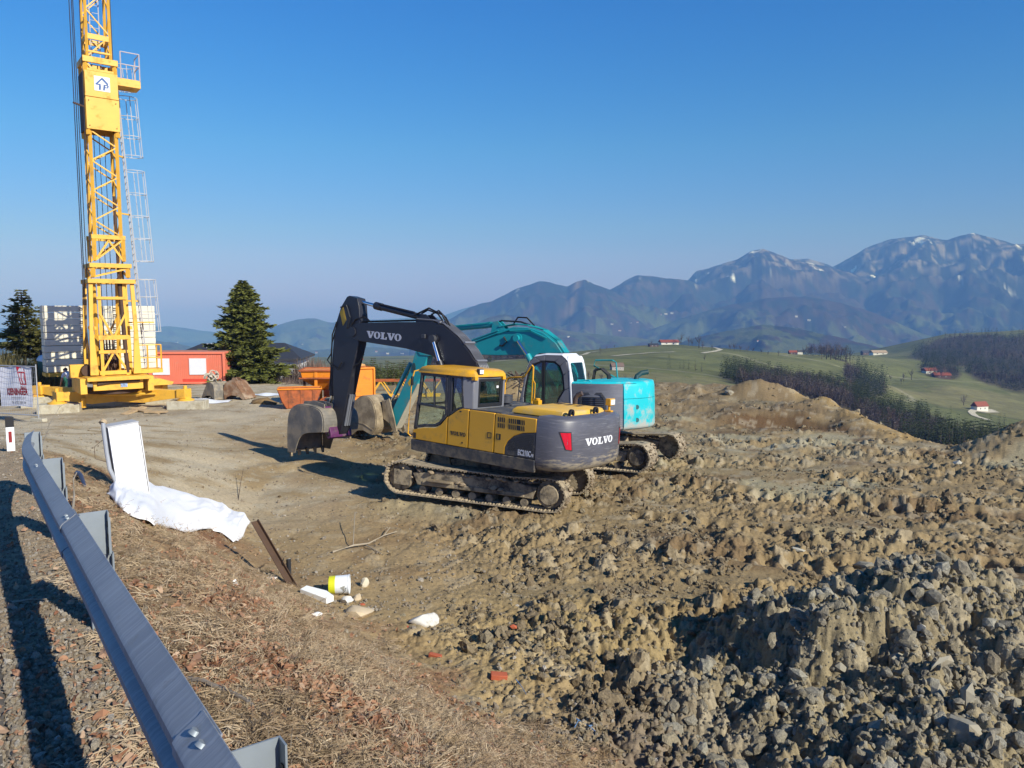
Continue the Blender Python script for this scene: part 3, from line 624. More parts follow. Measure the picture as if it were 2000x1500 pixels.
def undercarriage(root, yc, w, wb, R, seed, step=True):
    rs = random.Random(seed); sm = shoe_mesh(w); zc = R + .075; zt = zc + R
    for sd in (1, -1):
        y0 = sd * yc
        path = []
        nb = 19
        for i in range(nb): path.append((wb - 2 * wb * i / (nb - 1), zc - R))
        for i in range(1, 9): a = -math.pi / 2 - math.pi * i / 9; path.append((-wb + R * math.cos(a), zc + R * math.sin(a)))
        for i in range(nb):
            t = i / (nb - 1); path.append((-wb + 2 * wb * t, zt - .055 * math.sin(math.pi * t) * (1 + .35 * math.sin(t * 9))))
        for i in range(1, 9): a = math.pi / 2 - math.pi * i / 9; path.append((wb + R * math.cos(a), zc + R * math.sin(a)))
        inner = []
        n = len(path)
        for i in range(n):
            d = Vector(path[(i + 1) % n]) - Vector(path[i - 1]); d.normalize(); inner.append((path[i][0] + d.y * .07, path[i][1] - d.x * .07))
        tr = part(ring(MB(), path, inner, y0 - .09, y0 + .09), 'track', MUDSTEEL, root)
        # shoes at an even pitch
        L = [0]
        for i in range(n): L.append(L[-1] + (Vector(path[(i + 1) % n]) - Vector(path[i])).length)
        k = int(L[-1] / .186)
        for q in range(k):
            s_ = L[-1] * q / k; i = max(j for j in range(n) if L[j] <= s_); a = Vector(path[i]); b = Vector(path[(i + 1) % n]); t = (s_ - L[i]) / (L[i + 1] - L[i]); p = a.lerp(b, t); d = (b - a).normalized()
            o = link('track_shoe', sm, tr); ang = math.atan2(d.y, d.x)
            M = Matrix.Translation((p.x, y0, p.y)) @ Matrix.Rotation(-ang + math.pi, 4, 'Y'); M = M @ Matrix.Rotation(rs.uniform(-.03, .03), 4, 'Y'); o.matrix_basis = M
        fo = MB().prism([(-wb + .28, zc + .12), (-wb + .35, zc - .13), (wb - .42, zc - .13), (wb - .3, zc + .12), (wb - .9, zc + .2), (-wb + .9, zc + .2)], y0 - .15, y0 + .17 * 1)
        fo.box((0, y0 + sd * .17, zc - .07), (2 * wb - 1.1, .05, .10))
        fr = part(fo, 'track_frame', MUDSTEEL, root, bevel=.015)
        sp = MB().cyl((-wb, y0 - .13, zc), (-wb, y0 + .13, zc), R - .07, n=24)
        sp.cyl((-wb, y0 + sd * .12, zc), (-wb, y0 + sd * .235, zc), R * .60, R * .56, n=24)
        part(sp, 'drive_sprocket', MUDSTEEL, fr, bevel=.01)
        idl = MB().cyl((wb, y0 - .12, zc), (wb, y0 + .12, zc), R - .07, n=24); idl.box((wb - .06, y0 + sd * .17, zc), (.42, .05, .34))
        part(idl, 'idler_wheel', MUDSTEEL, fr, bevel=.01)
        for i in range(7):
            x = -wb + .55 + i * (2 * wb - 1.1) / 6
            part(MB().cyl((x, y0 - .15, zc - R + .13), (x, y0 + .15, zc - R + .13), .085, n=14), 'track_roller', MUDSTEEL, fr)
        for x in (-.55, .6): part(MB().cyl((x, y0 - .1, zt - .13), (x, y0 + sd * .16, zt - .13), .065, n=12), 'carrier_roller', MUDSTEEL, fr)
        if step:
            st = MB().box((wb - 1.0, y0 + sd * .23, zc + .02), (.55, .16, .03)); st.prism([(wb - 1.28, zc + .01), (wb - .72, zc + .01), (wb - .85, zc - .1), (wb - 1.3, zc - .1)], y0 + sd * .15, y0 + sd * .22)
            part(st, 'step', BUCK2, fr)
        cm = MB()
        for i in range(70):
            x = rs.uniform(-wb, wb); cm.rock((x, y0 + sd * rs.uniform(-.15, .22), zc + rs.choice((.17, .17, -.02)) + rs.uniform(0, .05)), rs.uniform(.03, .09), rs.randrange(9999), 1, (1.3, 1, .7))
        for i in range(60):
            a = rs.uniform(-.9, .9); x = (-wb if i % 2 else wb); sg = -1 if i % 2 else 1
            cm.rock((x + sg * (R + .03) * math.cos(a), y0 + rs.uniform(-w / 2, w / 2), zc + (R + .03) * math.sin(a)), rs.uniform(.02, .05), rs.randrange(9999), 1)
        part(cm, 'caked_mud', MUDM, root, kind='stuff')
    part(MB().box((0, 0, R + .12), (1.3, 2 * yc - .3, .42)), 'car_body', MUDSTEEL, root, bevel=.03)
    part(MB().cyl((0, 0, R + .3), (0, 0, 1.02), .62, n=32), 'slewing_ring', MUDSTEEL, root)
def boom_hoses(root, slew, paths, r, mat, name='hydraulic_hose'):
    for p in paths: part(MB().tube(p, r, 8), name, mat, root, slew)
def bucket(root, slew, side, shell, y0, y1, mat, teeth=None, lip=None):
    b = MB(); b.prism(side, y0, y0 + .03); b.prism(side, y1 - .03, y1); b.strip(shell, y0 + .03, y1 - .03, .025)
    o = part(b, 'bucket', mat, root, slew, bevel=.006, sharp=50)
    if teeth:
        (x, z), (dx, dz) = teeth; n = 5
        for i in range(n):
            y = y0 + .08 + (y1 - y0 - .16) * i / (n - 1); t = MB()
            t.loft([[(x - .05, y - .045, z + .06), (x + .03, y - .045, z + .06), (x + .03, y + .045, z + .06), (x - .05, y + .045, z + .06)], [(x + dx - .012, y - .035, z + dz), (x + dx + .012, y - .035, z + dz), (x + dx + .012, y + .035, z + dz), (x + dx - .012, y + .035, z + dz)]])
            part(t, 'bucket_tooth', MUDSTEEL, o)
    return o

def cab_interior(root, slew, x0, y0, z0):
    s = MB().box((x0, y0, z0 + .32), (.48, .46, .14)); s.prism([(x0 - .26, z0 + .35), (x0 - .1, z0 + .35), (x0 - .2, z0 + 1.0), (x0 - .33, z0 + 1.0)], y0 - .22, y0 + .22); s.box((x0 - .27, y0, z0 + 1.1), (.08, .26, .18)); s.box((x0, y0, z0 + .13), (.34, .34, .26))
    part(s, 'driver_seat', DGREY, root, slew, bevel=.03)
    c = MB()
    for sy in (-.33, .33): c.box((x0 + .08, y0 + sy, z0 + .42), (.55, .14, .34)); c.tube([(x0 + .3, y0 + sy, z0 + .55), (x0 + .36, y0 + sy, z0 + .85)], .018, 6); c.rock((x0 + .37, y0 + sy, z0 + .88), .04, 3)
    for sy in (-.08, .08): c.tube([(x0 + .75, y0 + sy, z0 + .05), (x0 + .62, y0 + sy, z0 + .62)], .015, 6)
    part(c, 'control_console', BLK, root, slew, bevel=.01)

# ---- the yellow and black excavator in front
def yellow_excavator():
    R = Matrix.Rotation(2.795, 4, 'Z') @ Matrix.Rotation(-.037, 4, 'Y') @ Matrix.Rotation(.036, 4, 'X')
    root = thing('excavator', 'yellow and charcoal crawler excavator with a black boom, standing nearest', 'excavator', (-.472, 17.187, .03), R.to_euler(), 'crawler excavators')
    S = 2.485 - 2.795; rt = lambda mb, nm, m, **k: part(mb, nm, m, root, S, **k)
    undercarriage(root, 1.0, .5, 1.72, .36, 1)
    # house core, deck and skirt
    hb = MB().prism([(-.34, -1.2), (-2.05, -1.2), (-2.05, 1.2), (-.34, 1.2)], 1.04, 2.045, 'z'); hb.box((.45, -.82, 1.42), (1.6, .78, .76)); hb.box((.5, 0, 1.06), (1.7, 2.3, .1))
    rt(hb, 'machine_house', DGREY, bevel=.02)
    rt(MB().box((-.72, 0, 2.06), (.78, 2.36, .03)), 'deck', DECKM)
    sk = MB().prism([(1.37, 1.235), (1.36, 1.0), (1.2, .985), (-2.045, .985), (-2.045, 1.235)], 1.2, 1.262); rt(sk, 'side_skirt', CHAR, bevel=.012)
    rt(MB().box((-.35, -1.23, 1.11), (3.4, .05, .25)), 'side_skirt', CHAR, bevel=.012)
    # side panels
    g = .011
    P1 = [(1.345, 1.245), (1.325, 1.455), (1.0, 1.53), (.66, 1.565), (.5, 1.65), (.30 + g, 1.845), (.30 + g, 1.245)]
    p = rt(MB().prism(P1, 1.2, 1.25), 'cab_lower_panel', YEL, bevel=.012)
    part(MB().box((1.27, 1.25, 1.33), (.085, .012, .12)), 'vent', BLK, p)
    P2 = [(.3 - g, 1.245), (.3 - g, 1.85), (.02, 2.02), (-.1, 2.06), (-.3 + g, 2.06), (-.3 + g, 1.245)]
    p = rt(MB().prism(P2, 1.2, 1.25), 'side_door', YEL, bevel=.012)
    mb, w = slab_word('VOLVO', .082, LETD); lay(mb.mesh('lettering', LETD), 'lettering', p, frame_mat((.205, 1.2505, 1.475), (-1, 0, 0), (0, 0, 1)))
    part(MB().cyl((-.14, 1.249, 1.34), (-.14, 1.256, 1.34), .02), 'lock', BLK, p); part(MB().box((-.06, 1.25, 2.0), (.05, .008, .03)), 'lock', BLK, p)
    p = rt(MB().prism([(-.3 - g, 1.245), (-.3 - g, 2.06), (-1.0 + g, 2.06), (-1.0 + g, 1.245)], 1.2, 1.25), 'side_door', YEL, bevel=.012)
    dh = MB(); ring(dh, [(-.82, 1.53), (-.93, 1.53), (-.93, 1.65), (-.82, 1.65)], [(-.835, 1.545), (-.915, 1.545), (-.915, 1.635), (-.835, 1.635)], 1.25, 1.256); part(dh, 'door_catch', LETD, p)
    arc = [(-1.28, 1.245), (-1.285, 1.40), (-1.36, 1.54), (-1.5, 1.65), (-1.72, 1.735), (-2.045, 1.785)]
    p = rt(MB().prism([(-1.0 - g, 1.245), (-1.0 - g, 2.06)] + [(-2.045, 2.055)] + list(reversed(arc)), 1.2, 1.25), 'side_door', YEL, bevel=.012)
    dh = MB(); ring(dh, [(-1.06, 1.53), (-1.17, 1.53), (-1.17, 1.65), (-1.06, 1.65)], [(-1.075, 1.545), (-1.13, 1.545), (-1.13, 1.635), (-1.075, 1.635)], 1.25, 1.256); part(dh, 'door_catch', LETD, p)
    for x0, n in ((-1.08, 4), (-1.36, 6), (-1.58, 4)):
        for i in range(n):
            for z0, z1 in ((1.90, 1.995), (1.78, 1.875)):
                x = x0 - .05 * i; part(MB().prism([(x, z1), (x - .026, z1), (x - .036, z0), (x - .01, z0)], 1.249, 1.2535), 'dark_louvre_slot', BLK, p)  # raised black prisms: shade inside the openings painted as solid dark
    gp = rt(MB().prism(arc + [(-2.045, 1.245)], 1.2, 1.247), 'grille_panel', CHAR, bevel=.01)
    gm = MB()
    for i in range(11):
        for j in range(15):
            x = -1.38 - j * .042 - (i % 2) * .021; z = 1.37 + i * .034
            zt = np.interp(-x, [1.3, 1.36, 1.5, 1.72, 2.045], [1.40, 1.52, 1.62, 1.70, 1.75])
            if z < zt and x > -1.99: gm.box((x, 1.248, z), (.024, .004, .02))
    part(gm, 'mesh_grille', BLK, gp, sharp=0, kind='stuff')
    lay(text_mesh('EC210CN'[:6], .16, LETG, bold=.005, xs=.60, depth=.003, align='LEFT'), 'lettering', gp, frame_mat((-1.62, 1.249, 1.335), (-1, 0, 0), (0, 0, 1)))
    lay(text_mesh('N', .085, LETG, bold=.003, xs=.75, depth=.003, align='LEFT'), 'lettering', gp, frame_mat((-1.955, 1.249, 1.315), (-1, 0, 0), (0, 0, 1)))
    # counterweight
    cwy = np.array([1.25, 1.235, 1.17, 1.02, .8, .5, 0, -.5, -.8, -1.02, -1.17, -1.235, -1.25]); cwx = np.array([-2.05, -2.3, -2.5, -2.65, -2.74, -2.79, -2.82, -2.79, -2.74, -2.65, -2.5, -2.3, -2.05])
    cx = lambda y: float(np.interp(-y, -cwy, cwx)) if abs(y) < 1.24 else -2.2
    def cring(z, d): return [(min(-2.055, x + d * (1 if x < -2.1 else 0) * .9), y * (1 - d * .55), z) for x, y in zip(cwx, cwy)]
    c = MB().loft([cring(1.01, .32), cring(1.03, .18), cring(1.085, .07), cring(1.17, .015), cring(1.25, 0), cring(1.75, 0), cring(2.03, .015), cring(2.085, .045), cring(2.115, .11)])
    cw = rt(c, 'counterweight', CWM, sharp=50)
    mb, w = slab_word('VOLVO', .145, LETW); k = 1.04 / w
    mb.v = [(cx(.585 - p_[0] * k) - .004 - p_[2], .585 - p_[0] * k, 1.555 + p_[1] + .0) for p_ in mb.v]
    part(mb, 'lettering', LETW, cw, sharp=0)
    for pts in ([(1.13, 1.83), (.965, 1.83), (.93, 1.49), (1.04, 1.51)], [(-.86, 1.80), (-.985, 1.80), (-.93, 1.46), (-.84, 1.46)]):
        r_ = MB(); d_ = MB()
        def quadc(mbb, P, off):
            n_ = 8; top = [(P[0][0] + (P[1][0] - P[0][0]) * i / n_, P[0][1] + (P[1][1] - P[0][1]) * i / n_) for i in range(n_ + 1)]; bot = [(P[3][0] + (P[2][0] - P[3][0]) * i / n_, P[3][1] + (P[2][1] - P[3][1]) * i / n_) for i in range(n_ + 1)]
            def nrm(y): return Vector((cx(y + .01) - cx(y - .01), -.02 * 1, 0))
            def S3(y, z, o): 
                t_ = Vector((cx(y + .02) - cx(y - .02), .04, 0)).normalized(); nn = Vector((-t_.y, t_.x, 0)); q = Vector((cx(y), y, z)) + nn * o; return tuple(q)
            for i in range(n_): mbb.quad(S3(*top[i], off), S3(*bot[i], off), S3(*bot[i + 1], off), S3(*top[i + 1], off))
        quadc(d_, inset(pts, -.018), .004); quadc(r_, pts, .008)
        h_ = part(d_, 'reflector_recess', BLK, cw, sharp=0); part(r_, 'tail_reflector', RED, cw)
    for y in (.70, -.22):
        e = MB(); o_ = [(.0 + .085 * math.cos(a), .07 + .085 * math.sin(a)) for a in np.linspace(-.6, math.pi + .6, 12)]; i_ = [(.04 * math.cos(a), .075 + .04 * math.sin(a)) for a in np.linspace(-.6, math.pi + .6, 12)]
        for q in range(11): e.prism([(y + o_[q][0], 2.11 + o_[q][1]), (y + o_[q + 1][0], 2.11 + o_[q + 1][1]), (y + i_[q + 1][0], 2.11 + i_[q + 1][1]), (y + i_[q][0], 2.11 + i_[q][1])], -2.52, -2.47, 'x')
        part(e, 'lifting_eye', BLK, cw)
    # engine hood
    def hr(z, d): return [(-1.05 - d * 1.6, .78 - d, z), (-1.05 - d * 1.6, -.95 + d, z), (-2.30 + d * .4, -.95 + d, z), (-2.42 + d * .4, -.5, z), (-2.42 + d * .4, .5, z), (-2.33 + d * .4, .78 - d, z)]
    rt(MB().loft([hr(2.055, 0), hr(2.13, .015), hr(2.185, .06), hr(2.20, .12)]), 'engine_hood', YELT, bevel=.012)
    hv = MB()
    for i in range(7):
        for j in range(3): hv.box((-1.35 - j * .25, -.62 + i * .045 - .1, 2.202), (.14, .016, .004))
    rt(hv, 'hood_slots', DGREY, sharp=0, kind='stuff')
    rt(MB().tube([(-1.55, -.9, 2.05), (-1.55, -.9, 2.32), (-1.60, -.91, 2.40), (-1.70, -.93, 2.45)], .055, 12), 'exhaust_pipe', pmat('rusty_exhaust', (.07, .05, .045), rough=.7, var=.3))
    ac = MB().cyl((-.2, -.1, 2.14), (-.2, -.1, 2.30), .165, n=28); ac.cyl((-.2, -.1, 2.295), (-.2, -.1, 2.315), .175, .16, n=28); ac.cyl((-.2, -.1, 2.05), (-.2, -.1, 2.15), .1, n=20)
    rt(ac, 'air_precleaner', DGREY, bevel=.008)
    rt(MB().tube([(.62, -1.1, 2.02), (.60, -1.1, 2.5), (.54, -1.1, 2.6), (.45, -1.1, 2.63), (.10, -1.1, 2.67), (.02, -1.1, 2.71), (-.14, -1.1, 2.93), (-.18, -1.1, 2.96), (-.21, -1.1, 2.93), (-.21, -1.1, 2.05)], .022, 8), 'handrail', YEL)
    rt(MB().tube([(-.22, -1.1, 2.62), (-.28, -1.1, 2.55), (-.28, -1.1, 2.2), (-.21, -1.1, 2.12)], .016, 8), 'handrail', YEL)
    rt(MB().box((.35, -.8, 1.95), (1.0, .74, .25)), 'tool_box', DECKM, bevel=.02)
    fc = MB().box((-.45, -1.0, 2.12), (.16, .14, .12)); fc.cyl((-.45, -1.0, 2.18), (-.45, -1.0, 2.22), .06); rt(fc, 'filler_cap', YEL, bevel=.01)
    wl = MB().box((-2.42, -.9, 2.13), (.16, .1, .04)); wl.box((-2.42, -.9, 2.2), (.04, .05, .12)); wl.box((-2.44, -.9, 2.33), (.12, .2, .15)); q = rt(wl, 'work_lamp', YEL, bevel=.01)
    part(MB().box((-2.505, -.9, 2.33), (.012, .16, .11)), 'lamp_glass', LAMPG, q)
    # cab
    zt = 2.745; D = [(1.335, 1.475), (1.165, zt), (.365, zt), (.345, 1.86), (.52, 1.665), (.68, 1.58), (1.0, 1.545)]
    fr = MB(); Di = inset(D, .065); ring(fr, D, Di, 1.16, 1.235)
    fr.prism([(.345, 1.86), (.365, zt), (.285, zt), (.29, 1.86)], 1.15, 1.228)
    Q = [(.285, zt), (-.06, zt), (-.12, 2.06), (.02, 2.03), (.29, 1.87)]; ring(fr, Q, inset(Q, .05), 1.15, 1.225)
    fr.prism([(.345, 1.99), (1.275, 2.02), (1.27, 2.075), (.345, 2.045)], 1.16, 1.232)          # bar across the door
    fr.prism([(.735, 2.05), (.765, 2.05), (.80, 2.70), (.77, 2.70)], 1.17, 1.225)              # sliding pane frame
    # far side, front and floor
    W = [(1.335, 1.3), (1.165, zt), (-.2, zt), (-.24, 1.3)]; ring(fr, W, inset(W, .08), .09, .15)
    for y in (.09, 1.17): fr.bar((1.31, y + .02, 1.4), (1.155, y + .02, zt), .06)
    fr.box((1.25, .64, 2.02), (.05, 1.0, .05)); fr.box((.5, .64, 1.2), (1.6, 1.1, .12)); fr.box((1.16, .64, 2.7), (.06, 1.1, .07)); fr.box((.45, .64, 2.72), (1.45, 1.12, .06))
    cabf = rt(fr, 'cab_frame', CHAR, bevel=.012)
    rp = MB().prism([(-.06, 1.225), (-.30, 1.14), (-.33, 1.0), (-.27, .98), (-.06, 1.12)], 2.055, zt, 'z'); rp.prism([(-.30, .2), (-.33, .1), (-.25, .08), (-.2, .2)], 2.055, zt, 'z'); rp.box((-.26, .6, 2.085), (.07, 1.0, .07)); rp.box((-.26, .6, 2.71), (.07, 1.0, .07))
    rt(rp, 'rear_pillar', LGREY, bevel=.02)
    bz = MB(); Wp = [(.16, 2.1), (1.03, 2.1), (1.03, 2.70), (.16, 2.70)]; Wi = [(.26, 2.17), (.94, 2.17), (.94, 2.645), (.26, 2.645)]
    for i in range(4): bz.prism([Wp[i], Wp[(i + 1) % 4], Wi[(i + 1) % 4], Wi[i]], -.315, -.295, 'x')
    rt(bz, 'rear_window_frame', BLK)
    rt(MB().prism(Wi, -.306, -.302, 'x'), 'rear_window', GLSR, sharp=0)
    rt(MB().box((-.311, .345, 2.52), (.004, .07, .05)), 'window_sticker', LETW)
    rt(MB().prism(Di, 1.195, 1.2), 'door_window', GLS, sharp=0); rt(MB().prism(inset(Q, .05), 1.185, 1.19), 'quarter_window', GLS, sharp=0); rt(MB().prism(inset(W, .08), .11, .115), 'side_window', GLS, sharp=0)
    rt(MB()._add([(1.32, .12, 1.45), (1.32, 1.16, 1.45), (1.165, 1.16, 2.7), (1.165, .12, 2.7)], [(0, 1, 2, 3)]), 'windscreen', GLS, sharp=0)
    rt(MB().tube([(.93, 1.24, 2.42), (.95, 1.28, 2.38), (.93, 1.28, 2.2), (.90, 1.24, 2.17)], .016, 6), 'door_handle', BLK)
    rt(MB().tube([(1.22, 1.2, 2.8), (1.30, 1.3, 2.76), (1.34, 1.33, 2.55), (1.40, 1.33, 1.36), (1.36, 1.27, 1.30)], .017, 8), 'grab_rail', YEL)
    mr = MB().box((1.30, 1.36, 2.55), (.05, .05, .2)); rt(mr, 'mirror', BLK, bevel=.01)
    cab_interior(root, S, .28, .64, 1.26)
    def rr(z, d): return [(1.28 - d, 1.15 - d * .6, z), (1.22 - d, 1.245 - d, z), (-.2 + d, 1.245 - d, z), (-.34 + d, 1.16 - d * .6, z), (-.36 + d, .62, z), (-.34 + d, .11 + d * .6, z), (-.2 + d, .05 + d, z), (1.22 - d, .05 + d, z), (1.28 - d, .14 + d * .6, z)]
    rf = MB().loft([rr(2.735, .03), rr(2.75, 0), rr(2.80, .005), rr(2.865, .05), rr(2.90, .14), rr(2.91, .24)])
    for y in (1.12, .17): rf.box((-.3, y, 2.715), (.12, .1, .07))
    roof = rt(rf, 'cab_roof', YEL, sharp=45)
    wl = MB().box((-.33, .98, 2.86), (.07, .16, .12)); q = rt(wl, 'roof_lamp', BLK, bevel=.01); part(MB().box((-.37, .98, 2.86), (.012, .12, .09)), 'lamp_glass', LAMPG, q)
    # boom, stick and bucket
    y0, y1 = -.29, .05
    B = [(.15, 1.62), (.62, 1.55), (1.12, 2.3), (1.55, 2.82), (1.95, 3.06), (2.87, 3.19), (4.57, 3.29), (4.86, 3.36), (4.97, 3.45), (4.96, 3.58), (4.86, 3.68), (4.59, 3.76), (3.2, 3.83), (2.0, 3.87), (1.66, 3.80), (1.2, 3.55), (.82, 3.24), (.52, 2.9), (.25, 2.3), (.08, 1.8)]
    bo = rt(MB().prism(B, y0, y1), 'boom', BOOMM, bevel=.012)
    mb, w = slab_word('VOLVO', .175, LETG); kx = 1.28 / w
    M_ = frame_mat((4.30, y1 + .0012, 3.395), (-1, 0, -.03), (0, 0, 1)) @ Matrix.Diagonal((kx, 1, 1, 1)); lay(mb.mesh('lettering', LETG), 'lettering', bo, M_)
    for y in (y1, y0 - .03):
        part(MB().cyl((4.86, y, 3.52), (4.86, y + .03, 3.52), .14, n=20), 'pin_boss', BOOMM, bo); part(MB().cyl((1.9, y, 3.47), (1.9, y + .03, 3.47), .12, n=20), 'pin_boss', BOOMM, bo)
    part(MB().box((2.25, .075, 3.52), (.12, .05, .1)), 'boom_lamp', DGREY, bo, bevel=.01)
    for y in (.12, -.36):
        cy = MB().cyl((1.9, y, 3.47), (1.62, y, 2.86), .045, n=14); rt(cy, 'boom_cylinder_rod', CHROME)
        c2 = MB().cyl((1.66, y, 2.95), (.95, y, 1.38), .085, n=16); rt(c2, 'boom_cylinder', BOOMM)
        rt(MB().cyl((1.9, y - .05, 3.47), (1.9, y + .05, 3.47), .095, n=16), 'rod_eye', DGREY)
    rt(MB().cyl((4.86, -.12, 4.33), (4.12, -.12, 4.215), .045, n=14), 'stick_cylinder_rod', CHROME)
    sc = MB().cyl((4.16, -.12, 4.22), (2.35, -.12, 3.95), .082, n=18); sc.cyl((4.18, -.12, 4.225), (3.95, -.12, 4.19), .1, n=18); sc.tube([(4.0, -.05, 4.28), (2.7, -.05, 4.09)], .017, 6)
    rt(sc, 'stick_cylinder', BOOMM)
    bk = MB()
    for y in (-.26, -.02): bk.prism([(2.0, 3.85), (2.62, 3.84), (2.42, 4.04), (2.3, 4.05)], y - .02, y + .02)
    rt(bk, 'cylinder_bracket', BOOMM)
    A = [(5.14, 4.43), (5.05, 4.46), (4.74, 4.40), (4.66, 4.2), (4.60, 3.76), (4.64, 3.2), (4.82, 2.6), (5.02, 1.78), (5.19, .9), (5.30, .74), (5.45, .78), (5.52, 1.1), (5.60, 2.1), (5.62, 3.1), (5.56, 3.7), (5.36, 4.17)]
    st = rt(MB().prism(A, -.26, .03), 'stick', BOOMM, bevel=.012)
    part(MB().prism([(5.40, 4.02), (5.27, 4.16), (5.13, 3.82), (5.26, 3.66)], .03, .033), 'warning_label', pmat('yellow_label', (.6, .36, .02), rough=.5), st, sharp=0)
    for y in (-.2, -.12, -.05): part(MB().tube([(5.15, y, 1.0), (5.0, y, 1.72), (4.96, y, 1.85)], .03, 8), 'lit_underside_rib', LGREY, st)  # added pale ribs: sun on the stick's underside put into their colour
    rt(MB().cyl((5.66, -.12, 3.55), (5.80, -.12, 1.75), .075, n=14), 'bucket_cylinder', BOOMM)
    rt(MB().cyl((5.80, -.12, 1.8), (5.86, -.12, 1.5), .045, n=12), 'bucket_cylinder_rod', CHROME)
    lk = MB()
    for y in (-.33, .1): lk.prism([(5.80, 1.58), (5.92, 1.5), (5.50, .98), (5.40, 1.05)], y - .02, y + .02); lk.prism([(5.92, 1.55), (5.8, 1.45), (5.95, 1.2), (6.05, 1.3)], y - .02, y + .02)
    rt(lk, 'bucket_link', DGREY, bevel=.01)
    rt(MB().prism([(5.84, 1.46), (5.66, 1.48), (5.42, 1.05), (5.30, .82), (5.28, .69), (5.40, .63), (5.54, .78), (5.82, 1.3)], -.42, .30), 'quick_coupler', PURP, bevel=.015)
    pn = MB()
    for x, z in ((5.70, 1.32), (5.57, 1.08), (5.40, .76)): pn.cyl((x, .30, z), (x, .325, z), .05, n=14)
    rt(pn, 'coupler_pin', BLK)
    shell = smooth([(5.42, .83), (5.40, 1.1), (5.58, 1.40), (6.25, 1.47), (6.6, 1.41), (6.84, 1.2), (6.90, .7), (6.86, .12)], 4)
    side = shell + [(6.55, .12)] + smooth([(6.47, .34), (6.36, .55), (6.16, .70), (5.9, .76)], 3)
    bucket(root, S, side, shell, -.74, .5, BUCK, ((6.83, .12), (-.05, -.12)))
    rb = MB()
    for y in (-.5, .02, .28): rb.prism([(5.6, 1.44), (6.3, 1.49), (6.5, 1.45), (6.45, 1.56), (6.0, 1.6), (5.6, 1.55)], y - .015, y + .015)
    rt(rb, 'bucket_ear', BUCK)
    # hoses
    hz_ = []
    for i in range(6):
        y = y0 + .03 + i * .056
        hz_.append([(2.55, y, 3.93), (2.0, y, 3.915), (1.66, y, 3.845), (1.2, y, 3.59), (.80, y, 3.27), (.5, y, 2.93), (.22, y, 2.3)])
    boom_hoses(root, S, hz_, .017, LGREY, 'hydraulic_pipe')
    boom_hoses(root, S, [[(2.75, -.2, 4.0), (2.4, -.2, 4.16), (2.05, -.18, 4.08), (1.9, -.2, 3.92)], [(2.7, -.05, 4.02), (2.2, -.02, 4.2), (1.75, -.02, 4.05), (1.6, -.05, 3.82)], [(2.2, -.12, 4.05), (1.95, -.1, 4.15), (1.7, -.1, 3.98), (1.55, -.1, 3.78)]], .022, BLK)
    for x, z in ((1.78, 3.87), (.95, 3.42), (.56, 3.02)):
        rt(MB().box((x, -.12, z), (.06, .36, .05), ry=.7 if x < 1.5 else .2), 'pipe_clamp', LGREY)
    boom_hoses(root, S, [[(4.6, -.22, 3.80), (3.6, -.22, 3.85), (2.6, -.22, 3.9)], [(4.6, -.05, 3.80), (3.6, -.05, 3.85), (2.6, -.05, 3.9)],
        [(4.35, -.1, 3.8), (4.55, -.1, 3.95), (4.85, -.1, 3.9), (4.95, -.08, 3.7)], [(4.2, 0, 3.8), (4.45, .02, 3.92), (4.75, .05, 3.85), (5.0, .07, 3.6)],
        [(5.35, .05, 4.15), (5.1, .07, 4.2), (4.95, .07, 3.9), (5.05, .07, 3.6)], [(5.5, .05, 3.75), (5.66, .05, 3.4), (5.68, .05, 2.9), (5.82, .06, 2.72), (5.66, .06, 2.6), (5.35, .08, 2.5), (5.2, .08, 2.7)],
        [(5.62, -.02, 3.5), (5.72, 0, 3.2), (5.74, 0, 2.2), (5.78, 0, 1.9)], [(4.6, -.02, 3.2), (4.45, 0, 2.95), (4.62, 0, 2.7), (4.75, 0, 2.65)]], .02, BLK)
    return root
yellow_excavator()

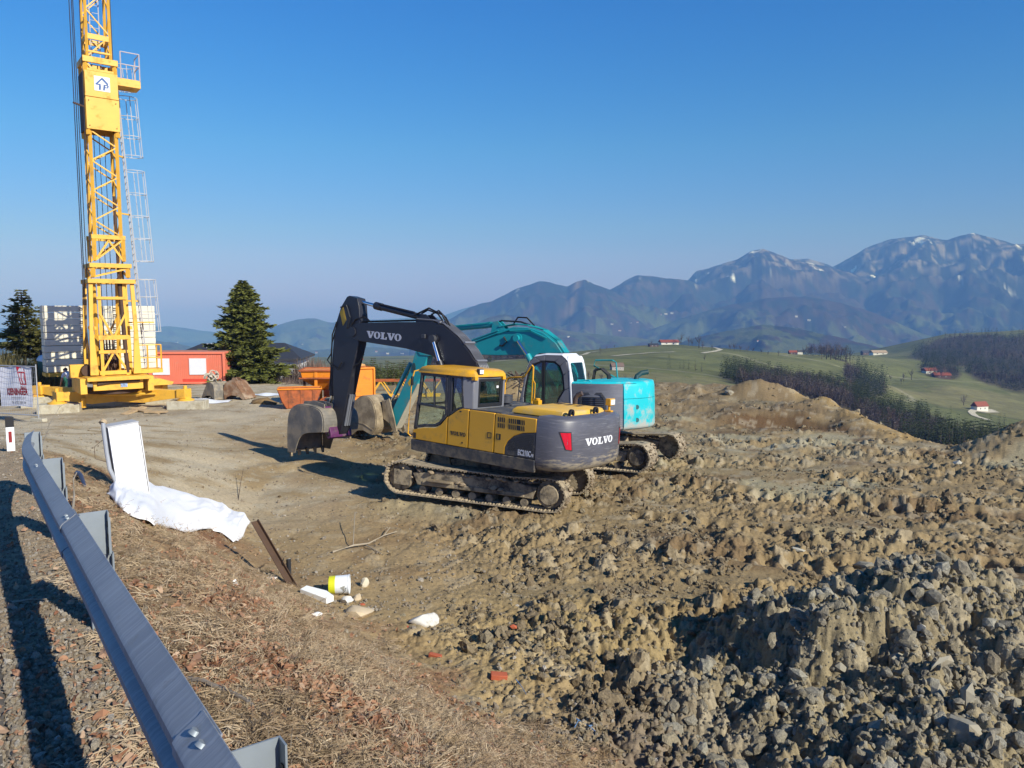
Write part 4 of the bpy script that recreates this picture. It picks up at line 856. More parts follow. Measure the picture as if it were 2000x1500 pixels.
# ---- the teal excavator behind it
def teal_excavator():
    R = Matrix.Rotation(2.62, 4, 'Z') @ Matrix.Rotation(.028, 4, 'Y') @ Matrix.Rotation(.035, 4, 'X')
    root = thing('excavator', 'teal crawler excavator with a white and grey cab, standing behind the yellow one', 'excavator', (2.295, 21.24, -.02), R.to_euler(), 'crawler excavators')
    S = math.radians(151) - 2.62; rt = lambda mb, nm, m, **k: part(mb, nm, m, root, S, **k)
    undercarriage(root, 1.2, .6, 1.80, .37, 2, step=False)
    a_ = [(math.cos(t), math.sin(t)) for t in np.linspace(math.radians(122), math.radians(238), 17)]
    arc = [(-.18 + 1.50 * c, 1.46 * s_) for c, s_ in a_]
    full = [(1.55, 1.42), (-.55, 1.42), (-.9, 1.33)] + [p for p in arc if abs(p[1]) < 1.27] + [(-.9, -1.33), (-.55, -1.42), (1.55, -1.42)]
    rt(MB().prism([(x * .985, y * .985) for x, y in full if x < .1] + [(.05, -1.38), (.05, 1.38)], 1.08, 2.20, 'z'), 'machine_house', DGREY, bevel=.02)
    rt(MB().box((.7, -.8, 1.5), (1.5, 1.1, .8)), 'tank', TEAL, bevel=.03); rt(MB().box((.7, .3, 1.12), (1.7, 2.2, .1)), 'floor_frame', CHAR)
    # grey side panel wraps round to the counterweight
    pan = [(.02, 1.425), (-.55, 1.425), (-.9, 1.345), (-1.10, 1.23), (-1.27, 1.08)]; inn = [(x + .04, y - .05) for x, y in pan]
    sp = rt(MB().prism(pan + list(reversed(inn)), 1.10, 2.28, 'z'), 'side_panel', SIDEM, bevel=.015, sharp=50)
    lf = MB(); ring(lf, [(-.20, 1.60), (-.92, 1.60), (-.92, 1.88), (-.80, 2.06), (-.24, 2.06), (-.2, 2.0)], [(-.26, 1.66), (-.86, 1.66), (-.86, 1.86), (-.77, 2.0), (-.28, 2.0), (-.26, 1.96)], 1.40, 1.45)
    lf.v = [(x, y - .11 * max(0, (-x - .55) / .37) ** 1.3, z) for x, y, z in lf.v]; part(lf, 'louvre_frame', DGREY, sp)
    for i in range(6):
        z = 1.69 + i * .047; l_ = MB().box((-.36, 1.432, z), (.19, .012, .024)); l_.box((-.565, 1.425, z), (.21, .012, .024), rz=.06); l_.box((-.755, 1.385, z), (.19, .012, .024), rz=.22); part(l_, 'dark_louvre_slot', BLK, sp)
    hp = [(.02, 1.42), (-.55, 1.42), (-.9, 1.335), (-1.27, 1.07), (-1.5, .7), (-1.5, -.7), (-1.1, -1.2), (-.55, -1.4), (.02, -1.4)]
    rt(MB().loft([[(x, y, 2.285) for x, y in hp], [(x * .985, y * .985, 2.32) for x, y in hp], [(x * .94 - .01, y * .95, 2.335) for x, y in hp]]), 'engine_hood', TEALW, sharp=50)
    out = [p for p in arc if p[1] < 1.0 and p[1] > -1.3]; out = [(-1.285, 1.06)] + out
    def cr(z, d): return [(x * (1 - d) - .01, y * (1 - d), z) for x, y in out] + [(-.6, -1.2, z), (-.6, .9, z)]
    cw = rt(MB().loft([cr(1.07, .05), cr(1.10, .015), cr(1.16, 0), cr(1.88, 0)]), 'counterweight', TEALW, sharp=50)
    part(MB().loft([cr(1.89, .003), cr(2.2, .008), cr(2.29, .02), cr(2.33, .06)]), 'counterweight_cap', TEALW, cw, sharp=50)
    for z in (1.32, 1.66):
        c_, s_ = math.cos(math.radians(152)), math.sin(math.radians(152)); x, y = -.18 + 1.50 * c_, 1.46 * s_
        part(MB().cyl((x + .02, y - .02, z), (x - .012, y + .008, z), .06, n=18), 'bolt_hole', pmat('hole_shadow_teal', (.01, .10, .11), rough=.6), cw)
    rt(MB().tube([(-1.0, -.62, 2.3), (-1.03, -.66, 2.42), (-1.13, -.74, 2.5), (-1.28, -.85, 2.53)], .07, 12), 'exhaust_pipe', pmat('dark_teal_pipe', (.02, .06, .065), rough=.5))
    rt(MB().tube([(-.2, -1.3, 2.3), (.55, -1.3, 2.68), (.5, -1.3, 2.84), (-.05, -1.3, 2.84), (-.15, -1.3, 2.78), (-.2, -1.3, 2.3)], .022, 8), 'handrail', TEAL)
    rt(MB().tube([(-.05, 1.36, 2.1), (-.05, 1.36, 2.28), (-.12, 1.36, 2.37), (-.42, 1.3, 2.37), (-.5, 1.3, 2.31)], .02, 8), 'handrail', TEALW)
    for i in range(3): rt(MB().tube([(.15, -.2 - i * .07, 2.2), (.1, -.25 - i * .07, 2.55 + .03 * i), (-.1, -.3 - i * .07, 2.62), (-.28, -.33 - i * .07, 2.45), (-.3, -.35 - i * .07, 2.25)], .035, 8), 'hydraulic_hose', BLK)
    # cab
    O = [(1.62, 1.15), (1.60, 1.8), (1.50, 2.15), (1.42, 2.5), (1.27, 2.86), (1.12, 2.98), (.8, 3.03), (.30, 3.02), (.19, 2.93), (.12, 2.6), (.02, 2.2), (0, 1.6), (0, 1.15)]
    D = [(1.46, 1.25), (1.47, 1.9), (1.42, 2.2), (1.34, 2.55), (1.2, 2.78), (.95, 2.87), (.8, 2.88), (.52, 2.86), (.36, 2.74), (.27, 2.5), (.24, 2.1), (.4, 1.86), (.6, 1.25)]
    f = MB(); ring(f, O, D, 1.33, 1.42); rt(f, 'cab_side', LGREY, bevel=.015, sharp=50)
    df = MB(); Dd = inset(D, .045); ring(df, D, Dd, 1.36, 1.405); df.prism([(.86, 1.25), (.94, 1.25), (.90, 2.87), (.82, 2.87)], 1.35, 1.41); rt(df, 'door_frame', BLK)
    rt(MB().prism(Dd, 1.372, 1.376), 'door_window', GLST, sharp=0)
    Oi = [(x * .99, z) for x, z in O]
    f2 = MB(); ring(f2, O, D, .42, .47); rt(f2, 'cab_far_side', LGREY); rt(MB().prism(Dd, .44, .444), 'far_window', GLST, sharp=0)
    top = [(1.36, 2.66), (1.27, 2.86), (1.12, 2.985), (.8, 3.03), (.30, 3.02), (.19, 2.93), (.13, 2.86)]
    rfm = MB(); n = len(top)
    def rring(d, dz): return [[(x, 1.425 - d, z + dz) for x, z in top], [(x, .415 + d, z + dz) for x, z in top]]
    L1, L2 = rring(0, .004); M1, M2 = rring(.10, .05)
    for A_, B_ in ((L1, M1), (M1, M2), (M2, L2)):
        for i in range(n - 1): rfm.quad(A_[i], A_[i + 1], B_[i + 1], B_[i])
    rt(rfm, 'cab_roof', WHITEP, sharp=60)
    rt(MB().prism([(1.15, 3.03), (.45, 3.06), (.45, 3.09), (1.1, 3.08)], .55, 1.2), 'roof_hatch', BLK, bevel=.01)
    bk = MB(); Ro = [(.40, 1.15), (1.43, 1.15), (1.43, 2.6), (1.41, 2.9), (1.33, 3.0), (.5, 3.0), (.42, 2.9), (.40, 2.6)]; Ri = [(.52, 2.24), (1.33, 2.24), (1.33, 2.6), (1.32, 2.78), (1.28, 2.82), (.56, 2.82), (.52, 2.78), (.52, 2.6)]
    for i in range(8): bk.prism([Ro[i], Ro[(i + 1) % 8], Ri[(i + 1) % 8], Ri[i]], -.02, .03, 'x')
    bk.v = [(x + .16 * max(0, (z - 2.2)) / .8, y, z) for x, y, z in bk.v]; rt(bk, 'cab_rear', WHITEP, bevel=.012, sharp=45)
    rw = MB().prism(Ri, 0, .006, 'x'); rw.v = [(x + .16 * max(0, (z - 2.2)) / .8, y, z) for x, y, z in rw.v]; rt(rw, 'rear_window', GLST, sharp=0)
    rt(MB().box((.8, .92, 1.2), (1.5, 1.0, .1)), 'cab_floor', DGREY)
    rt(MB()._add([(1.58, .46, 1.4), (1.58, 1.36, 1.4), (1.42, 1.36, 2.5), (1.2, 1.36, 2.92), (1.2, .46, 2.92), (1.42, .46, 2.5)], [(0, 1, 2, 5), (5, 2, 3, 4)]), 'windscreen', GLST, sharp=0)
    cab_interior(root, S, .75, .92, 1.25)
    rt(MB().tube([(1.66, 1.4, 1.2), (1.63, 1.46, 1.7), (1.55, 1.46, 2.4), (1.5, 1.46, 2.52), (1.38, 1.42, 2.56)], .016, 8), 'grab_rail', CHAR)
    # boom, stick, bucket
    y0, y1 = -.26, .10
    B = [(.2, 1.75), (.75, 1.7), (1.15, 2.4), (1.7, 2.92), (2.2, 3.02), (2.98, 3.0), (3.87, 3.03), (5.5, 2.98), (5.85, 3.0), (5.95, 3.12), (5.85, 3.26), (5.5, 3.32), (3.87, 3.46), (3.06, 3.72), (2.5, 3.83), (2.03, 3.81), (1.53, 3.66), (1.13, 3.36), (.92, 3.07), (.5, 2.5), (.15, 1.95)]
    bo = rt(MB().prism(B, y0, y1), 'boom', TEAL, bevel=.015)
    for r_ in (.15, .11, .07): part(MB().cyl((2.36, y1, 3.5), (2.36, y1 + .06 - r_ * .25, 3.5), r_, n=22), 'pin_boss', TEAL, bo)
    for y in (.17, -.33):
        rt(MB().cyl((2.36, y, 3.5), (1.93, y, 2.93), .048, n=14), 'boom_cylinder_rod', CHROME); rt(MB().cyl((2.0, y, 3.02), (1.2, y, 1.7), .09, n=16), 'boom_cylinder', TEAL); rt(MB().cyl((2.36, y - .05, 3.5), (2.36, y + .05, 3.5), .095, n=14), 'rod_eye', TEAL)
    rt(MB().cyl((5.6, -.08, 3.72), (4.7, -.08, 3.83), .05, n=14), 'stick_cylinder_rod', CHROME)
    sc = MB().cyl((4.75, -.08, 3.83), (3.1, -.08, 3.93), .09, n=18); sc.tube([(4.6, .03, 3.9), (3.5, .03, 3.97), (3.3, .03, 4.0)], .018, 6); rt(sc, 'stick_cylinder', TEAL)
    b2 = MB()
    for y in (-.2, .03): b2.prism([(2.75, 3.74), (3.3, 3.66), (3.22, 4.0), (3.05, 4.02)], y - .02, y + .02)
    rt(b2, 'cylinder_bracket', TEAL)
    pz = [[(3.0, y, 3.86), (2.45, y, 3.92), (2.03, y, 3.88), (1.53, y, 3.73), (1.1, y, 3.42), (.86, y, 3.08), (.6, y, 2.7)] for y in (-.22, -.15, -.08, 0, .06)]
    boom_hoses(root, S, pz, .02, TEAL, 'hydraulic_pipe')
    boom_hoses(root, S, [[(5.4, y1 + .03, 3.25), (3.9, y1 + .03, 3.40), (3.0, y1 + .03, 3.66), (2.6, y1 + .03, 3.74), (1.9, y1 + .03, 3.72), (1.4, y1 + .03, 3.5)], [(3.9, y1 + .02, 3.47), (3.0, y1 + .02, 3.74)]], .018, TEAL, 'hydraulic_pipe')
    boom_hoses(root, S, [[(3.15, -.05, 3.98), (2.95, -.02, 4.03), (2.3, .0, 3.98), (2.0, 0, 3.88)], [(2.6, -.1, 3.92), (2.45, -.1, 4.12), (2.15, -.1, 4.10), (1.9, -.1, 3.86)], [(2.8, y1 + .02, 3.55), (2.7, y1 + .04, 3.4), (2.85, y1 + .04, 3.28), (2.95, y1 + .03, 3.3)]], .024, BLK)
    A = [(5.35, 3.55), (5.6, 3.78), (5.75, 3.7), (5.98, 3.4), (6.05, 3.1), (6.25, 2.55), (6.55, 2.0), (6.95, 1.3), (7.14, .8), (7.02, .64), (6.84, .66), (6.6, 1.1), (6.2, 1.75), (5.86, 2.3), (5.58, 2.95)]
    st = rt(MB().prism(A, -.24, .08), 'stick', TEAL, bevel=.015)
    part(MB().prism([(6.25, 2.28), (6.18, 2.18), (6.29, 2.02), (6.36, 2.12)], .08, .083), 'warning_label', pmat('yellow_label', (.6, .36, .02), rough=.5), st, sharp=0)
    ov = [(6.10 + .07 * math.cos(t), 2.62 + .15 * math.sin(t)) for t in np.linspace(0, 2 * math.pi, 16)[:-1]]; part(MB().prism(ov, .08, .1), 'stick_plate', pmat('dark_teal_pipe', (.02, .06, .065)), st)
    part(MB().prism([(6.86, .66), (6.60, 1.10), (6.20, 1.75), (5.98, 2.1), (5.965, 2.09), (6.185, 1.74), (6.585, 1.09), (6.845, .65)], -.24, .083), 'lit_edge_strip', pmat('painted_edge_light', (.44, .40, .31), rough=.6), st)  # added pale strip: sunlight along the stick's edge painted as colour
    rt(MB().cyl((6.35, -.08, 2.75), (7.0, -.08, 1.75), .07, n=14), 'bucket_cylinder', TEAL); rt(MB().cyl((6.95, -.08, 1.8), (7.15, -.08, 1.5), .045, n=12), 'bucket_cylinder_rod', CHROME)
    lk = MB()
    for y in (-.3, .14): lk.prism([(7.05, 1.62), (7.2, 1.55), (7.0, .72), (6.85, .5), (6.76, .58), (6.86, 1.0)], y - .025, y + .025)
    rt(lk, 'bucket_link', BUCK2, bevel=.012)
    lk = MB().prism([(7.35, 1.55), (7.1, 1.5), (6.98, 1.1), (7.05, .8), (7.3, .95)], -.3, .16); rt(lk, 'quick_coupler', BUCK2, bevel=.012)
    shell = smooth([(7.55, .46), (7.36, .70), (7.36, 1.15), (7.5, 1.52), (7.75, 1.68), (8.0, 1.64), (8.25, 1.42), (8.42, 1.0), (8.52, .34)], 4)
    side = shell + smooth([(8.3, .42), (8.1, .56), (7.85, .58)], 3)
    b = bucket(root, S, side, shell, -.62, .5, BUCK2, ((8.5, .42), (-.02, -.2)))
    part(MB().strip([(8.42, .78), (8.1, .86), (7.8, .80), (7.45, .62)], .5, .515, .03), 'wear_rib', BUCK2, b)
    return root
teal_excavator()
# ------------------------------------------------------------------ tower crane with its ballast
CRY = pmat('crane_yellow', (.78, .425, .045), rough=.5, var=.08, vscale=1.5, dirt=(.42, .22, .05), dscale=2.2, damt=.38)
GALV = pmat('galvanised_ladder', (.55, .56, .58), rough=.5, metal=.1, var=.1)
CREAM = pmat('cream_concrete', (.74, .68, .52), rough=.85, var=.06, dirt=(.50, .46, .36), dscale=2.5, damt=.25, bscale=30, bstr=.15)
CONC = pmat('rough_concrete', (.48, .44, .34), rough=.9, var=.15, dirt=(.33, .28, .19), dscale=2.5, damt=.5, bscale=25, bstr=.4)
RUSTY = pmat('rusty_brown_steel', (.07, .035, .02), rough=.75, var=.3)
CABLE = pmat('steel_cable', (.03, .03, .045), rough=.6)
BLUEP = pmat('blue_paint', (.01, .075, .26), rough=.5, var=.05)
WHT = pmat('white_sign_paint', (.78, .78, .76), rough=.5, var=.04)
def tower_crane():
    cx, cy = -17.2, 33.0; g0 = gz(cx, cy)
    root = thing('tower_crane', 'yellow lattice tower crane on a cross base with cream ballast blocks and a caged ladder', 'crane', (cx, cy, 0))
    A = math.radians(38); ca, sa = math.cos(A), math.sin(A)
    W = lambda u, v, z: Vector((ca * u - sa * v, sa * u + ca * v, z))          # u along the front face, v to the back
    RZ = A
    def brace(a, b, w, h=None, nm='mast_brace', m=CRY, par=None):
        return MB().bar(a, b, w, h).build(nm, m, par or root)
    def section(z0, z1, hw, cw, bw, n, first=1, close=True, back=True):
        """four chords and zigzag bracing on every face"""
        for su in (-1, 1):
            for sv in (-1, 1): brace(W(su * hw, sv * hw, z0), W(su * hw, sv * hw, z1), cw, nm='mast_chord')
        dz = (z1 - z0) / n
        for f in range(4):
            for i in range(n):
                za, zb = z0 + i * dz, z0 + (i + 1) * dz; s = (1 if i % 2 else -1) * first
                a, b = s * hw, -s * hw
                P = {0: (W(a, -hw, za), W(b, -hw, zb)), 1: (W(a, hw, za), W(b, hw, zb)), 2: (W(-hw, a, za), W(-hw, b, zb)), 3: (W(hw, a, za), W(hw, b, zb))}[f]
                brace(*P, bw)
    def collar(z, hw, h, t=.14, over=0.0):
        m = MB()
        for f in range(4):
            c = [(0, -hw), (0, hw), (-hw, 0), (hw, 0)][f]; d = (2 * hw + t + over, t, h) if f < 2 else (t, 2 * hw - t, h)
            p = W(c[0], c[1], z); m.box(p, d, rz=RZ)
        return m.build('mast_collar', CRY, root, bevel=.01)
    # upper mast (runs out of the picture), with its inner ladder
    section(14.55, 22.0, .43, .085, .048, 8); collar(15.35, .43, .22, .05); collar(14.75, .43, .08, .08)
    for i in (-1, 1): MB().bar(W(.0 + i * .17, .2, 14.3), W(.0 + i * .17, .2, 22), .03).build('inner_ladder_rail', GALV, root)
    m = MB()
    for i in range(25): m.cyl(W(-.17, .2, 14.4 + i * .3), W(.17, .2, 14.4 + i * .3), .012, n=6)
    m.build('inner_ladder_rungs', GALV, root)
    collar(14.38, .60, .24, .10); collar(14.0, .55, .1, .06)
    for su in (-1, 1):
        for sv in (-1, 1): brace(W(su * .54, sv * .54, 11.4), W(su * .54, sv * .54, 14.3), .13, nm='mast_chord')
    brace(W(-.5, -.54, 14.25), W(-.1, -.54, 13.8), .07); brace(W(.5, .54, 14.25), W(-.4, .54, 13.7), .07)
    # cladding panels
    def panel(u0, u1, v, z0, z1, nm='cladding_panel'):
        o = MB().box(W((u0 + u1) / 2, v, (z0 + z1) / 2), (u1 - u0, .03, z1 - z0), rz=RZ).build(nm, CRY, root, bevel=.008); return o
    p1 = panel(-.61, .61, -.64, 12.98, 13.93); p2 = panel(-.61, .63, -.625, 11.62, 12.92)
    panel(-.6, .6, .63, 11.62, 13.9)
    for u, (z0, z1) in ((-.625, (11.62, 13.93)), (.63, (11.7, 13.9))):
        MB().box(W(u, .05, (z0 + z1) / 2), (.03, 1.05, z1 - z0), rz=RZ).build('cladding_panel', RUSTY if u < 0 else CRY, root)  # left panel in dark brown: shade on that face put into its colour
    MB().box(W(0, -.65, 12.95), (1.24, .05, .09), rz=RZ).build('panel_rail', CRY, root, bevel=.008)
    for su in (-.5, .5):
        for z in (11.75, 12.75): MB().cyl(W(su, -.63, z), W(su, -.66, z), .022, n=8).build('panel_bolt', RUSTY, p2)
    sg = MB().box(W(.02, -.662, 13.46), (.58, .012, .58), rz=RZ).build('sign_board', WHT, p1)
    # emblem: a roof-shaped arrow over the characters 1P
    def prismf(P, d=.006): 
        mb = MB(); mb.prism([(x, z) for x, z in P], -d, 0); mb.v = [tuple(W(x + .02, -.669 + y, z + 13.46)) for x, y, z in mb.v]; return mb
    em = MB()
    for P in ([(-.25, -.02), (-.02, .24), (-.02, .15), (-.16, -.02)], [(-.02, .24), (.04, .24), (.24, .03), (.19, -.03), (.01, .15), (-.02, .15)], [(-.25, -.02), (-.16, -.02), (-.05, .01), (-.06, -.06), (-.25, -.06)],
              [(-.12, -.06), (-.04, -.06), (-.06, -.25), (-.14, -.25)], [(.05, -.02), (.12, -.02), (.09, -.25), (.02, -.25)], [(.05, -.02), (.22, -.02), (.2, -.06), (.06, -.06)], [(.06, -.11), (.19, -.11), (.17, -.15), (.05, -.15)], [(.19, -.03), (.25, -.03), (.22, -.15), (.17, -.14)]):
        q = prismf(P); o = len(em.v); em.v += q.v; em.f += [tuple(i + o for i in f) for f in q.f]
    em.build('emblem', BLUEP, sg, sharp=0)
    # lower lattice mast
    section(7.35, 11.6, .49, .105, .052, 7, -1); collar(7.28, .54, .18, .11, .1)
    section(6.30, 7.2, .55, .12, .07, 1); brace(W(-.5, -.55, 6.35), W(0, -.55, 7.15), .075); brace(W(.5, -.55, 6.35), W(0, -.55, 7.15), .075)
    collar(6.1, .70, .18, .14, .05); section(5.62, 6.0, .66, .14, .07, 1); collar(5.45, .78, .18, .14, .1)
    for su in (-1, 1):
        for i in range(4): pass
    # splayed lower frame
    for su in (-1, 1):
        for sv in (-1, 1):
            m = MB(); a = W(su * .98, sv * .95, 5.4); 
            q = [W(su * .70, sv * .74, 5.4), W(su * .86, sv * .74, 5.4), W(su * .98, sv * .86, 1.55), W(su * .66, sv * .86, 1.55), W(su * .77, sv * .79, 3.4)]
            off = W(0, sv * -.10, 0)
            m._add([tuple(p) for p in q] + [tuple(p + off) for p in q], [(0, 1, 2, 3, 4), (9, 8, 7, 6, 5), (0, 5, 6, 1), (1, 6, 7, 2), (2, 7, 8, 3), (3, 8, 9, 4), (4, 9, 5, 0)]); m.build('splayed_leg', CRY, root, bevel=.01)
            brace(W(su * .46, sv * .58, 5.4), W(su * (.47 if sv < 0 else .4), sv * .64, 1.5), .12, nm='inner_leg')
            brace(W(su * .48, sv * .66, 4.1), W(su * 0, sv * .66, 3.1), .08)
            brace(W(su * .46, sv * .66, 1.7), W(su * 0.05, sv * .66, 2.45), .075)
    for z, h in ((4.75, .14), (3.1, .22), (2.5, .16), (1.62, .2)):
        for sv in (-1, 1): MB().box(W(0, sv * .66, z), (1.2, .1, h * .85), rz=RZ).build('cross_beam', CRY, root, bevel=.01)
    for z in (3.5, 1.7):
        for su in (-1, 1): MB().box(W(su * .68, 0, z), (.1, 1.4, .14), rz=RZ).build('cross_beam', CRY, root, bevel=.01)
    MB().cyl(W(.32, -.58, 5.6), W(.48, -.64, 1.6), .09, n=14).build('erecting_cylinder', RUSTY, root)
    MB().cyl(W(.30, -.42, 9.0), W(.32, -.5, 5.6), .05, n=12).build('erecting_cylinder', RUSTY, root)
    for i in range(4): brace(W(-.28 + i * .12, .1, 3.2), W(-.25 + i * .12, .1, 1.6), .06, nm='cable_guide', m=RUSTY)
    wd = MB().cyl(W(-.3, .45, 2.0), W(.3, .45, 2.0), .33, n=20); wd.box(W(-.05, .5, 1.75), (.5, .4, .8), rz=RZ); wd.build('winch_drum', RUSTY, root, bevel=.01)
    # cables
    for u0, v0, u1, z1 in ((-.80, -.1, -1.05, 22), (-.88, .2, -1.02, 22), (-.74, -.5, -.84, 22), (-.95, .0, -1.16, 22)): MB().cyl(W(u0, v0, 2.2), W(u1 + .25, v0, z1), .018, n=6).build('hoist_cable', CABLE, root)
    MB().cyl(W(.62, .1, 3.2), W(.58, .1, 22), .035, n=8).build('power_cable', CABLE, root)
    for i in range(3): MB().cyl(W(-.25 + i * .2, .1, 2.6), W(-.25 + i * .2, .1, 11.6), .015, n=6).build('hoist_cable', CABLE, root)
    MB().bar(W(-.7, -.7, 12.45), W(-1.1, -.9, 12.5), .06).build('cable_bracket', RUSTY, root)
    # ladder, cage, landings
    def LP(z): t = (z - 1.2) / 12.6; b = Vector((-16.28 - cx, 34.2 - cy, 0)); q = Vector((-17.05 - cx, 34.2 - cy, 0)); p = b.lerp(q, t); return Vector((p.x, p.y, z))
    du = W(0, .19, 0); dr = W(1, 0, 0)
    lad = MB()
    for s in (-1, 1): lad.bar(LP(1.0) + du * s, LP(13.9) + du * s, .035, .05)
    lad.build('ladder_rail', GALV, root)
    rg = MB()
    for i in range(46): rg.cyl(LP(1.1 + i * .28) - du, LP(1.1 + i * .28) + du, .013, n=6)
    rg.build('ladder_rungs', GALV, root)
    def hoop(z, R=.42):
        c = LP(z); pts = []
        for a in np.linspace(-1.0, 1.0, 13):
            t = a * math.pi * .5 * 1.25; pts.append(c + dr * (.36 + .42 * math.cos(t)) + W(0, .36 * math.sin(t), 0))
        return [c - du] + pts + [c + du]
    for z0, z1, n in ((13.75, 14.75, 2), (10.93, 13.42, 4), (6.4, 10.3, 5), (3.3, 5.6, 4)):
        cg = MB()
        for i in range(n): cg.tube(hoop(z0 + (z1 - z0) * i / (n - 1)), .016, 6)
        for a in (-.75, -.25, .25, .75):
            t = a * math.pi * .625; f = lambda z: LP(z) + dr * (.36 + .42 * math.cos(t)) + W(0, .36 * math.sin(t), 0); cg.bar(f(z0), f(z1), .03, .022)
        cg.build('ladder_cage', GALV, root)
    for z in (10.85, 8.4, 4.65): MB().bar(W(.5, .2, z), LP(z), .06).build('ladder_bracket', CRY, root)
    pl = MB().box(W(1.05, -.1, 13.72), (.95, .8, .32), rz=RZ); pl.build('top_landing', CRY, root, bevel=.01)
    rl = MB(); c = [W(.78, -.5, 0), W(1.5, -.5, 0), W(1.5, .3, 0)]
    for p in c: rl.bar(p + Vector((0, 0, 13.85)), p + Vector((0, 0, 14.95)), .035)
    for z in (14.45, 14.95): rl.tube([c[0] + Vector((0, 0, z)), c[1] + Vector((0, 0, z)), c[2] + Vector((0, 0, z))], .02, 6)
    rl.build('landing_railing', pmat('pale_pink_grey_rail', (.55, .47, .44), rough=.5), root)
    MB().box(W(1.15, .0, 3.72), (1.1, .5, .05), rz=RZ).build('rest_landing', CRY, root)
    lb = MB().box(W(1.3, -.2, 1.62), (1.2, .8, .18), rz=RZ)
    lb.build('lower_landing', CRY, root)
    rl = MB(); c = [W(.8, -.6, 0), W(1.85, -.6, 0), W(1.85, .2, 0)]
    for p in c + [W(1.3, -.6, 0)]: rl.bar(p + Vector((0, 0, 1.7)), p + Vector((0, 0, 2.75)), .05)
    for z in (2.2, 2.75): rl.tube([p + Vector((0, 0, z)) for p in c], .025, 6)
    rl.build('landing_railing', CRY, root)
    # slewing platform with machinery
    pf = MB().box(W(0, -.2, 1.42), (2.4, 2.5, .16), rz=RZ); pf.box(W(0, -1.1, 1.15), (1.9, .16, .45), rz=RZ); pf.box(W(-.6, 3.6, 1.2), (.3, 5.2, .3), rz=RZ); pf.box(W(1.0, 3.6, 1.2), (.3, 5.2, .3), rz=RZ)
    pf.build('slewing_platform', CRY, root, bevel=.015)
    for su in (-1.3, 1.25): MB().prism([(su * 1 - .12, -1.2), (su + .12, -1.2), (su + .12, .9), (su - .12, .9)], .82, 1.45, 'z').build('platform_bracket', CRY, root).rotation_euler.z = RZ
    MB().cyl((0, 0, .74), (0, 0, .92), 1.0, n=36).build('slew_ring', RUSTY, root)
    m = MB()
    for u, l in ((-.5, .6), (.35, .8), (.0, 1.6)): m.cyl(W(u - l / 2, -1.25, 1.25 + .1 * u), W(u + l / 2, -1.25, 1.27), .05, n=8)
    m.build('pin_bar', RUSTY, root)
    MB().box(W(.2, -1.2, 1.12), (.26, .012, .17), rz=RZ).build('maker_plate', pmat('blue_white_plate', (.25, .33, .5), rough=.5, var=.5, vscale=14), root)
    el = MB().box(W(-1.25, .1, 1.7), (.7, .4, .55), rz=RZ); el.build('switch_cabinet', CRY, root, bevel=.02)
    MB().cyl(W(-1.0, -.5, 1.72), W(-1.0, -.15, 1.72), .24, n=18).build('cable_reel', RUSTY, root)
    # ballast
    k = 0
    for u0, u1 in ((-1.81, -.11), (.74, 3.09)):
        for i in range(10):
            z0 = 1.30 + i * .318; j = random.uniform(-.015, .015)
            o = MB().box(W((u0 + u1) / 2 + j, 6.0 + j, z0 + .155), (u1 - u0, 1.0, .298), rz=RZ).build('ballast_block', CREAM, root, bevel=.02)
            h = MB(); ue = u1 - .18 if u0 < 0 else u0 + .42; h.tube([W(ue, 5.5 + j, z0 + .1), W(ue, 5.45, z0 + .1), W(ue + (.16 if u0 > 0 else .12), 5.45, z0 + .1), W(ue + (.16 if u0 > 0 else .12), 5.45, z0 + .2), W(ue, 5.45, z0 + .2)], .016, 6)
            h.build('lifting_loop', RUSTY, o)
    for u in (-.9, 1.9): MB().box(W(u, 5.9, 1.2), (1.9, 1.3, .16), rz=RZ).build('ballast_tray', CRY, root)
    # cross base
    cb = Vector((-17.45 - cx, 33.6 - cy, 0))
    ends = [Vector((at(112, 790, 31.9).x - cx, 31.9 - cy, 0)), Vector((at(362, 770, 33.1).x - cx, 33.1 - cy, 0)), Vector((at(78, 770, 34.7).x - cx, 34.7 - cy, 0)), Vector((at(318, 765, 35.6).x - cx, 35.6 - cy, 0))]
    for i, e in enumerate(ends):
        d = (e - cb); L = d.length; d.normalize(); sd = Vector((-d.y, d.x, 0)) * .19
        def sec(t, z0, z1, w=1.0): p = cb + d * L * t; return [tuple(p - sd * w + Vector((0, 0, z0))), tuple(p + sd * w + Vector((0, 0, z0))), tuple(p + sd * w + Vector((0, 0, z1))), tuple(p - sd * w + Vector((0, 0, z1)))]
        arm = MB().loft([sec(.0, .26, .84), sec(.45, .24, .84), sec(.62, .33, .83), sec(.97, .50, .80, .85)]).build('base_arm', CRY, root, bevel=.012, sharp=25)
        hd = MB().loft([sec(.92, .46, .86, 1.35), sec(1.04, .46, .86, 1.35)]); p = cb + d * L; hd.cyl(p + Vector((0, 0, .8)), p + Vector((0, 0, 1.0)), .08, n=12); hd.build('arm_head', CRY, root, bevel=.012)
        part(MB().cyl(p + Vector((0, 0, .3)), p + Vector((0, 0, .75)), .06, n=12), 'jack_screw', RUSTY, root)
        g = .36; pd = MB().cyl(p + Vector((0, 0, g)), p + Vector((0, 0, g + .05)), .36, n=24); pd.cyl(p + Vector((0, 0, g + .05)), p + Vector((0, 0, g + .2)), .30, .1, n=24); pd.build('foot_plate', CRY, root)
        lb = ('concrete block under the crane foot nearest the banner fence', 'concrete block under the crane foot nearest the excavator bucket', 'concrete block behind the mesh fence under the rear crane foot', 'concrete block under the rear crane foot in front of the red container')[i]
